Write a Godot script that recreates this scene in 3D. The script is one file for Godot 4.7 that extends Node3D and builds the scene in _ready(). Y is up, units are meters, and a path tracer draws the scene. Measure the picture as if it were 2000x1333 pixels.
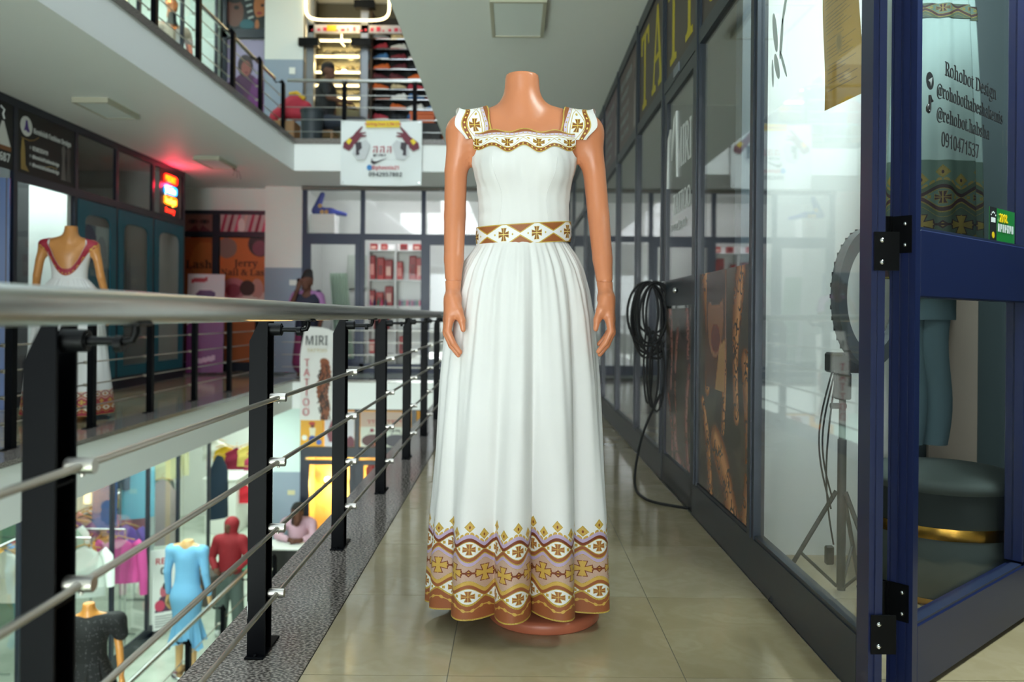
extends Node3D
# A shopping-centre gallery: white embroidered dress on a mannequin, railing over an atrium, shop fronts on three floors.

const EYE := 0.86          # lens height above the gallery floor
const FOCAL := 1600.0      # focal length in pixels of the 2000 x 1333 frame
const STOREY := 3.14       # floor to floor
const SOFFIT := 2.755      # underside of the slab above
const HX := -0.765         # our slab's edge towards the atrium
const LX := -2.91          # the opposite slab's edge
const RW := 0.79           # shop front on our side
const LW := -4.43          # shop front on the opposite side
const BACK := -10.8        # slab edge at the back
const BW := -12.15         # shop front at the back
var M := {}
var used := {}
var rng := RandomNumberGenerator.new()

func at(px: float, py: float, d: float) -> Vector3:     # a point read off the photograph at a known distance
	var a := 0.00873
	var x := px - 1003.5
	var y := py - 618.0
	return Vector3((x + y * a) * d / FOCAL, EYE - (y - x * a) * d / FOCAL, -d)

# ---------- naming ----------
func numbered(called: String) -> String:
	var n: int = used.get(called, 0)
	used[called] = n + 1
	return called if n == 0 else "%s_%03d" % [called, n]

func thing(called: String, label: String, category: String, where := Vector3.ZERO, turn := 0.0, group := "") -> Node3D:
	var o := Node3D.new()
	o.name = numbered(called)
	add_child(o)
	o.position = where
	o.rotation.y = turn
	o.set_meta("label", label)
	o.set_meta("category", category)
	if group: o.set_meta("group", group)
	return o

func shell(called: String, label: String, category: String) -> Node3D:
	var o := thing(called, label, category)
	o.set_meta("kind", "structure")
	return o

func part(called: String, st, m: Material, parent: Node, label := "") -> MeshInstance3D:
	var o := MeshInstance3D.new()
	o.name = called
	o.mesh = st.commit() if st is SurfaceTool else st
	o.material_override = m
	parent.add_child(o, true)
	if label: o.set_meta("label", label)
	return o

func solo(called: String, st, m: Material, label: String, category: String, group := "") -> MeshInstance3D:
	var o := MeshInstance3D.new()
	o.name = numbered(called)
	o.mesh = st.commit() if st is SurfaceTool else st
	o.material_override = m
	add_child(o)
	o.set_meta("label", label)
	o.set_meta("category", category)
	if group: o.set_meta("group", group)
	return o

func copy_of(o: Node3D, called: String, where: Vector3, turn := 0.0, label := "") -> Node3D:
	var c: Node3D = o.duplicate()
	c.name = numbered(called)
	add_child(c)
	c.position = where
	c.rotation.y = turn
	if label: c.set_meta("label", label)
	return c

# ---------- shapes ----------
func mb() -> SurfaceTool:
	var st := SurfaceTool.new()
	st.begin(Mesh.PRIMITIVE_TRIANGLES)
	return st

func tri(st: SurfaceTool, a: Vector3, b: Vector3, c: Vector3, n: Vector3) -> void:
	if (b - a).cross(c - a).dot(n) > 0.0:
		var t := b; b = c; c = t
	for p: Vector3 in [a, b, c]:
		st.set_normal(n)
		st.add_vertex(p)

func quad(st: SurfaceTool, a: Vector3, b: Vector3, c: Vector3, d: Vector3, n: Vector3) -> void:
	tri(st, a, b, c, n)
	tri(st, a, c, d, n)

func box(st: SurfaceTool, a: Vector3, b: Vector3, t := Transform3D.IDENTITY) -> SurfaceTool:
	var lo := Vector3(minf(a.x, b.x), minf(a.y, b.y), minf(a.z, b.z))
	var hi := Vector3(maxf(a.x, b.x), maxf(a.y, b.y), maxf(a.z, b.z))
	var p: Array[Vector3] = []
	for i in 8:
		p.append(t * Vector3(hi.x if i & 1 else lo.x, hi.y if i & 2 else lo.y, hi.z if i & 4 else lo.z))
	var bs := t.basis
	quad(st, p[0], p[2], p[6], p[4], -bs.x.normalized())
	quad(st, p[1], p[5], p[7], p[3], bs.x.normalized())
	quad(st, p[0], p[4], p[5], p[1], -bs.y.normalized())
	quad(st, p[2], p[3], p[7], p[6], bs.y.normalized())
	quad(st, p[0], p[1], p[3], p[2], -bs.z.normalized())
	quad(st, p[4], p[6], p[7], p[5], bs.z.normalized())
	return st

func cbox(st: SurfaceTool, c: Vector3, s: Vector3, t := Transform3D.IDENTITY) -> SurfaceTool:
	return box(st, c - s / 2, c + s / 2, t)

func bevel_box(st: SurfaceTool, lo: Vector3, hi: Vector3, r: float, t := Transform3D.IDENTITY) -> SurfaceTool:
	# a box with chamfered edges: six inset faces, twelve edge strips, eight corners
	var c := (lo + hi) / 2
	var h := (hi - lo) / 2
	var ax := [Vector3.RIGHT, Vector3.UP, Vector3.BACK]
	for k in 3:
		for s: float in [-1.0, 1.0]:
			var u: Vector3 = ax[(k + 1) % 3]
			var v: Vector3 = ax[(k + 2) % 3]
			var n: Vector3 = ax[k] * s
			var o := c + n * h[k]
			var du: Vector3 = u * (h[(k + 1) % 3] - r)
			var dv: Vector3 = v * (h[(k + 2) % 3] - r)
			quad(st, t * (o - du - dv), t * (o + du - dv), t * (o + du + dv), t * (o - du + dv), (t.basis * n).normalized())
			for s2: float in [-1.0, 1.0]:
				var n2: Vector3 = u * s2
				var o1 := c + n * h[k] + n2 * (h[(k + 1) % 3] - r)
				var o2 := c + n * (h[k] - r) + n2 * h[(k + 1) % 3]
				quad(st, t * (o1 - dv), t * (o1 + dv), t * (o2 + dv), t * (o2 - dv), (t.basis * (n + n2)).normalized())
	for i in 8:
		var s := Vector3(1 if i & 1 else -1, 1 if i & 2 else -1, 1 if i & 4 else -1)
		var q: Array[Vector3] = []
		for k in 3:
			var w := h - Vector3.ONE * r
			w[k] = h[k]
			q.append(t * (c + w * s))
		tri(st, q[0], q[1], q[2], (t.basis * s).normalized())
	return st

func tube(st: SurfaceTool, pts: Array, r, n := 8, closed := false) -> SurfaceTool:
	var m := pts.size()
	var rings := []
	var norms := []
	var up := Vector3.UP
	for i in m:
		var a: Vector3 = pts[(i - 1 + m) % m] if closed or i > 0 else pts[0]
		var b: Vector3 = pts[(i + 1) % m] if closed or i < m - 1 else pts[m - 1]
		var d := (b - a).normalized()
		if absf(d.dot(up)) > 0.95: up = Vector3.RIGHT if absf(d.x) < 0.8 else Vector3.BACK
		var e := d.cross(up).normalized()
		up = e.cross(d).normalized()
		var ring := []
		var nr := []
		var rr: float = r[i] if r is Array else r
		for k in n:
			var q := TAU * k / n
			var w := e * cos(q) + up * sin(q)
			nr.append(w)
			ring.append(pts[i] + w * rr)
		rings.append(ring)
		norms.append(nr)
	for i in (m if closed else m - 1):
		var j := (i + 1) % m
		for k in n:
			var l := (k + 1) % n
			for tr: Array in [[i, k, j, k, j, l], [i, k, j, l, i, l]]:
				var pp: Array[Vector3] = [rings[tr[0]][tr[1]], rings[tr[2]][tr[3]], rings[tr[4]][tr[5]]]
				var nn: Array[Vector3] = [norms[tr[0]][tr[1]], norms[tr[2]][tr[3]], norms[tr[4]][tr[5]]]
				if (pp[1] - pp[0]).cross(pp[2] - pp[0]).dot(nn[0] + nn[1] + nn[2]) > 0:
					pp = [pp[0], pp[2], pp[1]]
					nn = [nn[0], nn[2], nn[1]]
				for x in 3:
					st.set_normal(nn[x])
					st.add_vertex(pp[x])
	if not closed:
		for e2: Array in [[0, 1], [m - 1, m - 2]]:
			var c: Vector3 = pts[e2[0]]
			var d2: Vector3 = (c - pts[e2[1]]).normalized()
			for k in n:
				tri(st, c, rings[e2[0]][k], rings[e2[0]][(k + 1) % n], d2)
	return st

func rod(st: SurfaceTool, a: Vector3, b: Vector3, r: float, n := 10) -> SurfaceTool:
	return tube(st, [a, b], r, n)

func lathe(st: SurfaceTool, prof: Array, n := 24, c := Vector3.ZERO, sx := 1.0, sz := 1.0, smooth := true) -> SurfaceTool:
	# profile of Vector2(radius, height) from bottom to top
	for i in prof.size() - 1:
		var p: Vector2 = prof[i]
		var q: Vector2 = prof[i + 1]
		if p.distance_to(q) < 1e-6: continue
		var nn := Vector2(q.y - p.y, p.x - q.x).normalized()
		var n0 := nn
		var n1 := nn
		if smooth:
			if i > 0:
				var o: Vector2 = prof[i - 1]
				var w := Vector2(p.y - o.y, o.x - p.x).normalized()
				if w.dot(nn) > 0.6: n0 = (w + nn).normalized()
			if i < prof.size() - 2:
				var o2: Vector2 = prof[i + 2]
				var w2 := Vector2(o2.y - q.y, q.x - o2.x).normalized()
				if w2.dot(nn) > 0.6: n1 = (w2 + nn).normalized()
		for k in n:
			var a := TAU * k / n
			var b := TAU * (k + 1) / n
			var da := Vector3(cos(a), 0, sin(a))
			var db := Vector3(cos(b), 0, sin(b))
			var f := Vector3(sx, 1, sz)
			var pp: Array[Vector3] = [c + (da * p.x + Vector3.UP * p.y) * f, c + (da * q.x + Vector3.UP * q.y) * f, c + (db * q.x + Vector3.UP * q.y) * f, c + (db * p.x + Vector3.UP * p.y) * f]
			var ns: Array[Vector3] = [da * n0.x + Vector3.UP * n0.y, da * n1.x + Vector3.UP * n1.y, db * n1.x + Vector3.UP * n1.y, db * n0.x + Vector3.UP * n0.y]
			for x: int in [0, 2, 1, 0, 3, 2]:
				st.set_normal(ns[x])
				st.add_vertex(pp[x])
	return st

func ball(st: SurfaceTool, c: Vector3, r: Vector3, n := 14) -> SurfaceTool:
	var prof := []
	for i in n / 2 + 1:
		var a := -PI / 2 + PI * i / (n / 2)
		prof.append(Vector2(maxf(cos(a), 0.0001), sin(a)))
	var tmp := mb()
	lathe(tmp, prof, n)
	st.append_from(tmp.commit(), 0, Transform3D(Basis.from_scale(r), c))
	return st

func extrude(st: SurfaceTool, poly: PackedVector2Array, depth: float, t := Transform3D.IDENTITY) -> SurfaceTool:
	# polygon in x, y; from z = 0 to z = depth
	var ids := Geometry2D.triangulate_polygon(poly)
	for i in range(0, ids.size(), 3):
		for z: float in [0.0, depth]:
			tri(st, t * Vector3(poly[ids[i]].x, poly[ids[i]].y, z), t * Vector3(poly[ids[i + 1]].x, poly[ids[i + 1]].y, z), t * Vector3(poly[ids[i + 2]].x, poly[ids[i + 2]].y, z), (t.basis * (Vector3.BACK if z == depth else Vector3.FORWARD) * signf(depth)).normalized())
	var ccw := not Geometry2D.is_polygon_clockwise(poly)
	for i in poly.size():
		var a := poly[i]
		var b := poly[(i + 1) % poly.size()]
		var n := Vector2(b.y - a.y, a.x - b.x).normalized() * (1.0 if ccw else -1.0)
		quad(st, t * Vector3(a.x, a.y, 0), t * Vector3(b.x, b.y, 0), t * Vector3(b.x, b.y, depth), t * Vector3(a.x, a.y, depth), (t.basis * Vector3(n.x, n.y, 0)).normalized())
	return st

func sheet(w: float, h: float, depth := 0.003) -> ArrayMesh:
	# a thin board in x, y with its print (uv) on the +z face; origin at its centre
	var st := mb()
	var x := w / 2
	var y := h / 2
	var pts := [Vector3(-x, -y, depth), Vector3(-x, y, depth), Vector3(x, y, depth), Vector3(x, -y, depth)]
	var uvs := [Vector2(0, 1), Vector2(0, 0), Vector2(1, 0), Vector2(1, 1)]
	for i: int in [0, 1, 2, 0, 2, 3]:
		st.set_normal(Vector3.BACK)
		st.set_uv(uvs[i])
		st.add_vertex(pts[i])
	st.set_uv(Vector2(0.01, 0.01))
	box(st, Vector3(-x, -y, 0), Vector3(x, y, depth * 0.98))
	return st.commit()

func grid(nu: int, nv: int, f: Callable, wrap := false, uvf = null) -> ArrayMesh:
	# smooth surface from f(u, v), u and v in 0..1; uvf(u, v) gives texture coordinates
	var p := PackedVector3Array()
	var nrm := PackedVector3Array()
	var uv := PackedVector2Array()
	var idx := PackedInt32Array()
	for j in nv + 1:
		for i in nu + 1:
			var u := float(i) / nu
			var v := float(j) / nv
			p.append(f.call(u, v))
			uv.append(uvf.call(u, v) if uvf else Vector2(u, v))
	for j in nv + 1:
		for i in nu + 1:
			var i0 := i - 1 if i > 0 else (nu - 1 if wrap else 0)
			var i1 := i + 1 if i < nu else (1 if wrap else nu)
			var du := p[j * (nu + 1) + i1] - p[j * (nu + 1) + i0]
			var dv := p[mini(j + 1, nv) * (nu + 1) + i] - p[maxi(j - 1, 0) * (nu + 1) + i]
			nrm.append(du.cross(dv).normalized())
	for j in nv:
		for i in nu:
			var a := j * (nu + 1) + i
			for k: int in [a, a + nu + 1, a + 1, a + 1, a + nu + 1, a + nu + 2]:
				idx.append(k)
	var arr := []
	arr.resize(Mesh.ARRAY_MAX)
	arr[Mesh.ARRAY_VERTEX] = p
	arr[Mesh.ARRAY_NORMAL] = nrm
	arr[Mesh.ARRAY_TEX_UV] = uv
	arr[Mesh.ARRAY_INDEX] = idx
	var m := ArrayMesh.new()
	m.add_surface_from_arrays(Mesh.PRIMITIVE_TRIANGLES, arr)
	return m

func frame(st: SurfaceTool, w: float, h: float, b: float, d: float, t := Transform3D.IDENTITY) -> SurfaceTool:
	# a rectangular frame in x, y from the origin, bar width b, depth d towards +z
	box(st, Vector3(0, 0, 0), Vector3(b, h, d), t)
	box(st, Vector3(w - b, 0, 0), Vector3(w, h, d), t)
	box(st, Vector3(b, 0, 0), Vector3(w - b, b, d), t)
	box(st, Vector3(b, h - b, 0), Vector3(w - b, h, d), t)
	return st

func font(kind := "Droid Sans", bold := false) -> SystemFont:
	var key := "font" + kind + str(bold)
	if not M.has(key):
		var f := SystemFont.new()
		f.font_names = PackedStringArray([kind])
		f.font_weight = 700 if bold else 400
		M[key] = f
	return M[key]

func words(text: String, cap: float, m: Material, parent: Node, where: Vector3, turn := Vector3.ZERO, kind := "Droid Sans", bold := false, stretch := 1.0, align := HORIZONTAL_ALIGNMENT_LEFT, deep := 0.0016, called := "lettering") -> MeshInstance3D:
	# flat lettering; cap is about the height of a capital
	var t := TextMesh.new()
	t.text = text
	t.font = font(kind, bold)
	t.font_size = 40
	t.pixel_size = cap / 29.0
	t.depth = deep
	t.curve_step = 3.0
	t.horizontal_alignment = align
	t.vertical_alignment = VERTICAL_ALIGNMENT_CENTER
	var o := part(called, t, m, parent)
	o.position = where
	o.rotation = turn
	o.scale = Vector3(stretch, 1, 1)
	return o

func scribble(parent: Node, where: Vector3, w: float, h: float, m: Material, seed_: int) -> void:
	# a line of writing too small or blurred to read
	var st := mb()
	var r := RandomNumberGenerator.new()
	r.seed = seed_
	var x := 0.0
	while x < w - h:
		var n := h * (0.3 + r.randf() * 0.35)
		var lo := -h * 0.5 * (0.6 + r.randf() * 0.4)
		box(st, Vector3(x, lo, 0), Vector3(x + n * 0.4, h * 0.5 * (0.5 + r.randf() * 0.5), 0.0012))
		box(st, Vector3(x, (r.randf() - 0.5) * h * 0.7, 0), Vector3(x + n, (r.randf() - 0.5) * h * 0.2 + h * 0.2, 0.0012))
		x += n + h * (0.12 if r.randf() < 0.8 else 0.5)
	var o := part("writing", st, m, parent)
	o.position = where

# ---------- materials ----------
func col(hex: String) -> Color:
	return Color(hex)

func mat(key: String, hex: String, rough := 0.6, metal := 0.0) -> StandardMaterial3D:
	if not M.has(key):
		var m := StandardMaterial3D.new()
		m.resource_name = key
		m.albedo_color = Color(hex)
		m.roughness = rough
		m.metallic = metal
		M[key] = m
	return M[key]

func noise_tex(freq: float, ramp: Array, octaves := 4, kind := FastNoiseLite.TYPE_SIMPLEX_SMOOTH, seed_ := 1, size := 512) -> NoiseTexture2D:
	var n := FastNoiseLite.new()
	n.noise_type = kind
	n.seed = seed_
	n.frequency = freq
	n.fractal_octaves = octaves
	var t := NoiseTexture2D.new()
	t.width = size
	t.height = size
	t.seamless = true
	t.noise = n
	if ramp:
		var g := Gradient.new()
		var off := PackedFloat32Array()
		var cs := PackedColorArray()
		for i in ramp.size():
			off.append(ramp[i][0])
			cs.append(Color(ramp[i][1]))
		g.offsets = off
		g.colors = cs
		t.color_ramp = g
	return t

func triplanar(m: StandardMaterial3D, s: float, off := Vector3.ZERO) -> StandardMaterial3D:
	m.uv1_triplanar = true
	m.uv1_world_triplanar = true
	m.uv1_scale = Vector3.ONE * s
	m.uv1_offset = off
	return m

func glow(key: String, hex: String, energy: float) -> StandardMaterial3D:
	if not M.has(key):
		var m := mat(key, hex, 0.5)
		m.emission_enabled = true
		m.emission = Color(hex)
		m.emission_energy_multiplier = energy
	return M[key]

func glass(key: String, hex: String, alpha: float) -> StandardMaterial3D:
	if not M.has(key):
		var m := mat(key, hex, 0.02)
		m.transparency = BaseMaterial3D.TRANSPARENCY_ALPHA
		m.albedo_color.a = alpha
		m.metallic_specular = 0.5
	return M[key]

func print_mat(key: String, im: Image, rough := 0.5) -> StandardMaterial3D:
	var m := mat(key, "ffffff", rough)
	m.albedo_texture = ImageTexture.create_from_image(im)
	m.texture_repeat = false
	return m

# ---------- drawing for prints ----------
func canvas(w: int, h: int, hex: String) -> Image:
	var im := Image.create(w, h, false, Image.FORMAT_RGB8)
	im.fill(Color(hex))
	return im

func oval(im: Image, cx: float, cy: float, rx: float, ry: float, hex: String) -> void:
	var c := Color(hex)
	for y in range(maxi(0, int(cy - ry)), mini(im.get_height(), int(cy + ry) + 1)):
		var k := 1.0 - pow((y - cy) / ry, 2)
		if k > 0:
			var w := rx * sqrt(k)
			im.fill_rect(Rect2i(int(cx - w), y, maxi(1, int(2 * w)), 1), c)

func shape(im: Image, pts: Array, hex: String) -> void:
	var c := Color(hex)
	var lo := 1e9
	var hi := -1e9
	for p: Array in pts:
		lo = minf(lo, p[1]); hi = maxf(hi, p[1])
	for y in range(maxi(0, int(lo)), mini(im.get_height(), int(hi) + 1)):
		var xs := []
		for i in pts.size():
			var a: Array = pts[i]
			var b: Array = pts[(i + 1) % pts.size()]
			if (a[1] <= y + 0.5) != (b[1] <= y + 0.5):
				xs.append(a[0] + (y + 0.5 - a[1]) / (b[1] - a[1]) * (b[0] - a[0]))
		xs.sort()
		for i in range(0, xs.size() - 1, 2):
			im.fill_rect(Rect2i(int(xs[i]), y, maxi(1, int(xs[i + 1]) - int(xs[i])), 1), c)

func stroke(im: Image, pts: Array, w: float, hex: String) -> void:
	for i in pts.size() - 1:
		var a := Vector2(pts[i][0], pts[i][1])
		var b := Vector2(pts[i + 1][0], pts[i + 1][1])
		var n := (b - a).normalized().orthogonal() * w / 2
		shape(im, [[a.x + n.x, a.y + n.y], [b.x + n.x, b.y + n.y], [b.x - n.x, b.y - n.y], [a.x - n.x, a.y - n.y]], hex)
		if w > 3: oval(im, b.x, b.y, w / 2, w / 2, hex)

func soften(im: Image, k: int) -> Image:
	var w := im.get_width()
	var h := im.get_height()
	im.resize(maxi(4, w / k), maxi(4, h / k), Image.INTERPOLATE_BILINEAR)
	im.resize(w, h, Image.INTERPOLATE_CUBIC)
	return im

func area(called: String, where: Vector3, towards: Vector3, size: Vector2, energy: float, hex := "ffffff") -> AreaLight3D:
	var l := AreaLight3D.new()
	l.name = called
	add_child(l)
	l.area_size = size
	l.light_energy = energy
	l.light_color = Color(hex)
	l.shadow_enabled = true
	l.area_range = 40.0
	var up := Vector3.UP if absf(towards.normalized().y) < 0.9 else Vector3.BACK
	l.look_at_from_position(where, where + towards, up)
	return l

func _ready() -> void:
	rng.seed = 7
	# ----- camera -----
	var cam := Camera3D.new()
	cam.name = "camera"
	var lens := CameraAttributesPhysical.new()
	lens.frustum_near = 0.05
	lens.frustum_far = 120.0
	lens.frustum_focal_length = 29.0
	lens.frustum_focus_distance = 2.22
	lens.exposure_aperture = 3.2
	cam.attributes = lens
	add_child(cam)
	cam.projection = Camera3D.PROJECTION_FRUSTUM
	cam.near = 0.05
	cam.far = 120.0
	cam.keep_aspect = Camera3D.KEEP_HEIGHT
	cam.size = 1333.0 / FOCAL * cam.near
	cam.frustum_offset = Vector2(-3.5, -48.5) / FOCAL * cam.near
	cam.position = Vector3(0, EYE, 0)
	cam.rotation.z = 0.00873
	cam.current = true
	# ----- sky and exposure -----
	var env := Environment.new()
	env.background_mode = Environment.BG_SKY
	var sky := Sky.new()
	var pm := ProceduralSkyMaterial.new()
	pm.sky_top_color = Color("c3d6e6")
	pm.sky_horizon_color = Color("e2e8ea")
	pm.ground_bottom_color = Color("6e6a62")
	pm.ground_horizon_color = Color("b9bab6")
	pm.energy_multiplier = 3.0
	sky.sky_material = pm
	env.sky = sky
	env.tonemap_mode = Environment.TONE_MAPPER_LINEAR
	env.tonemap_exposure = 1.12
	env.sdfgi_enabled = true
	env.ssao_enabled = true
	env.ssil_enabled = true
	var we := WorldEnvironment.new()
	we.name = "surroundings"
	we.environment = env
	add_child(we)
	# ----- daylight: the high windows behind the camera and the roof light over the atrium -----
	area("window_daylight", Vector3(-1.85, 4.72, 8.12), Vector3(0, -0.12, -1), Vector2(5.3, 1.95), 24.0, "eef4f6")
	area("entrance_daylight", Vector3(-0.2, 1.3, 8.12), Vector3(0, 0, -1), Vector2(1.7, 2.3), 27.0, "eef4f6")
	area("gallery_window_daylight", Vector3(-2.85, 1.35, 8.12), Vector3(0, 0, -1), Vector2(3.2, 2.3), 14.0, "e6f4f4")
	area("lower_window_daylight", Vector3(-2.3, -1.7, 8.12), Vector3(0, 0.1, -1), Vector2(4.0, 2.2), 120.0, "e6f2ec")
	area("roof_daylight", Vector3(-1.85, 6.75, -2.6), Vector3(0, -1, 0), Vector2(2.0, 12.0), 17.0, "e6f1f8")
	materials()
	building()
	railings()
	mannequin_and_dress()
	right_side()
	left_side()
	back_side()
	upper_floor()
	lower_floor()

func materials() -> void:
	var m := mat("wall_paint", "dedfda", 0.75)
	m = mat("ceiling_paint", "d4d6cc", 0.8)
	m = mat("fascia_paint", "eaece8", 0.6)
	m = mat("grey_blue_paint", "8f9bab", 0.6)
	for k in 3:
		m = mat("tile_%d" % k, ["ffffff", "f4f2ea", "faf5ec"][k], 0.09)
		m.albedo_texture = noise_tex(0.009, [[0.0, "a29679"], [0.35, "a79b7e"], [0.5, "ada186"], [0.65, "a99d80"], [0.8, "b1a68b"], [1.0, "a5987c"]], 6, FastNoiseLite.TYPE_SIMPLEX_SMOOTH, 11 + k)
		triplanar(m, 0.9, Vector3(0.37 * k, 0.2, 0.61 * k))
		m.metallic_specular = 0.62
	m = mat("grout", "6b6655", 0.9)
	m = mat("granite", "ffffff", 0.13)
	m.albedo_texture = noise_tex(0.09, [[0.0, "403b38"], [0.4, "524d49"], [0.48, "66605b"], [0.56, "7d7670"], [0.66, "989089"], [1.0, "aca49c"]], 3, FastNoiseLite.TYPE_SIMPLEX, 5)
	triplanar(m, 2.0)
	m.uv1_scale = Vector3(1.5, 2.0, 2.9)
	m.metallic_specular = 0.6
	m = mat("lower_tile", "ffffff", 0.12)
	m.albedo_texture = noise_tex(0.008, [[0.0, "b4bdae"], [0.5, "c6cfc1"], [1.0, "d2d8cb"]], 5, FastNoiseLite.TYPE_SIMPLEX_SMOOTH, 3)
	triplanar(m, 0.5)
	mat("steel", "bcb8ae", 0.34, 1.0)
	mat("rail_steel", "aeb0ad", 0.28, 1.0)
	mat("post_black", "07080b", 0.4).metallic_specular = 0.16
	mat("navy", "222c46", 0.38)
	mat("navy_dark", "161d2c", 0.4)
	mat("navy_grey", "232d38", 0.36)
	mat("door_navy", "172147", 0.34)
	mat("black_plastic", "0a0b0c", 0.4).metallic_specular = 0.25
	mat("rubber", "16181a", 0.6)
	mat("white_plastic", "e4e4de", 0.4)
	mat("white_board", "e6e6e2", 0.6)
	mat("chrome", "d6d8da", 0.12, 1.0)
	mat("brass", "c89b45", 0.25, 1.0)
	mat("wood", "8d6b47", 0.55)
	mat("dark_wall", "3a3c3e", 0.8)
	mat("black_card", "15130f", 0.55)
	mat("yellow_vinyl", "c3b318", 0.5)
	mat("white_vinyl", "dfe3e2", 0.5)
	mat("black_vinyl", "1b1d1f", 0.5)
	mat("grey_vinyl", "8d9493", 0.5)
	mat("red_vinyl", "b8243a", 0.5)
	glass("pane", "9fb0ae", 0.03)
	glass("pane_dull", "101518", 0.05).metallic_specular = 0.24

func slab(called: String, label: String, a: Vector3, b: Vector3) -> void:
	var o := solo(called, box(mb(), a, b), M.fascia_paint, label, "slab")
	o.set_meta("kind", "structure")

func wall(called: String, label: String, a: Vector3, b: Vector3, m: Material) -> void:
	var o := solo(called, box(mb(), a, b), m, label, "wall")
	o.set_meta("kind", "structure")

func floor_tiles(called: String, label: String, xs: Array, zs: Array, y: float) -> void:
	var f := shell(called, label, "floor")
	var lo := Vector3(xs[0], y - 0.03, zs[zs.size() - 1])
	part("grout_bed", box(mb(), lo, Vector3(xs[xs.size() - 1], y - 0.0012, zs[0])), M.grout, f)
	for i in xs.size() - 1:
		for j in zs.size() - 1:
			var g := 0.0012
			var st := mb()
			box(st, Vector3(xs[i] + g, y - 0.02, zs[j] - g), Vector3(xs[i + 1] - g, y, zs[j + 1] + g))
			part("tile", st, M["tile_%d" % ((i * 5 + j * 3 + (i * j) % 4) % 3)], f)

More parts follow.
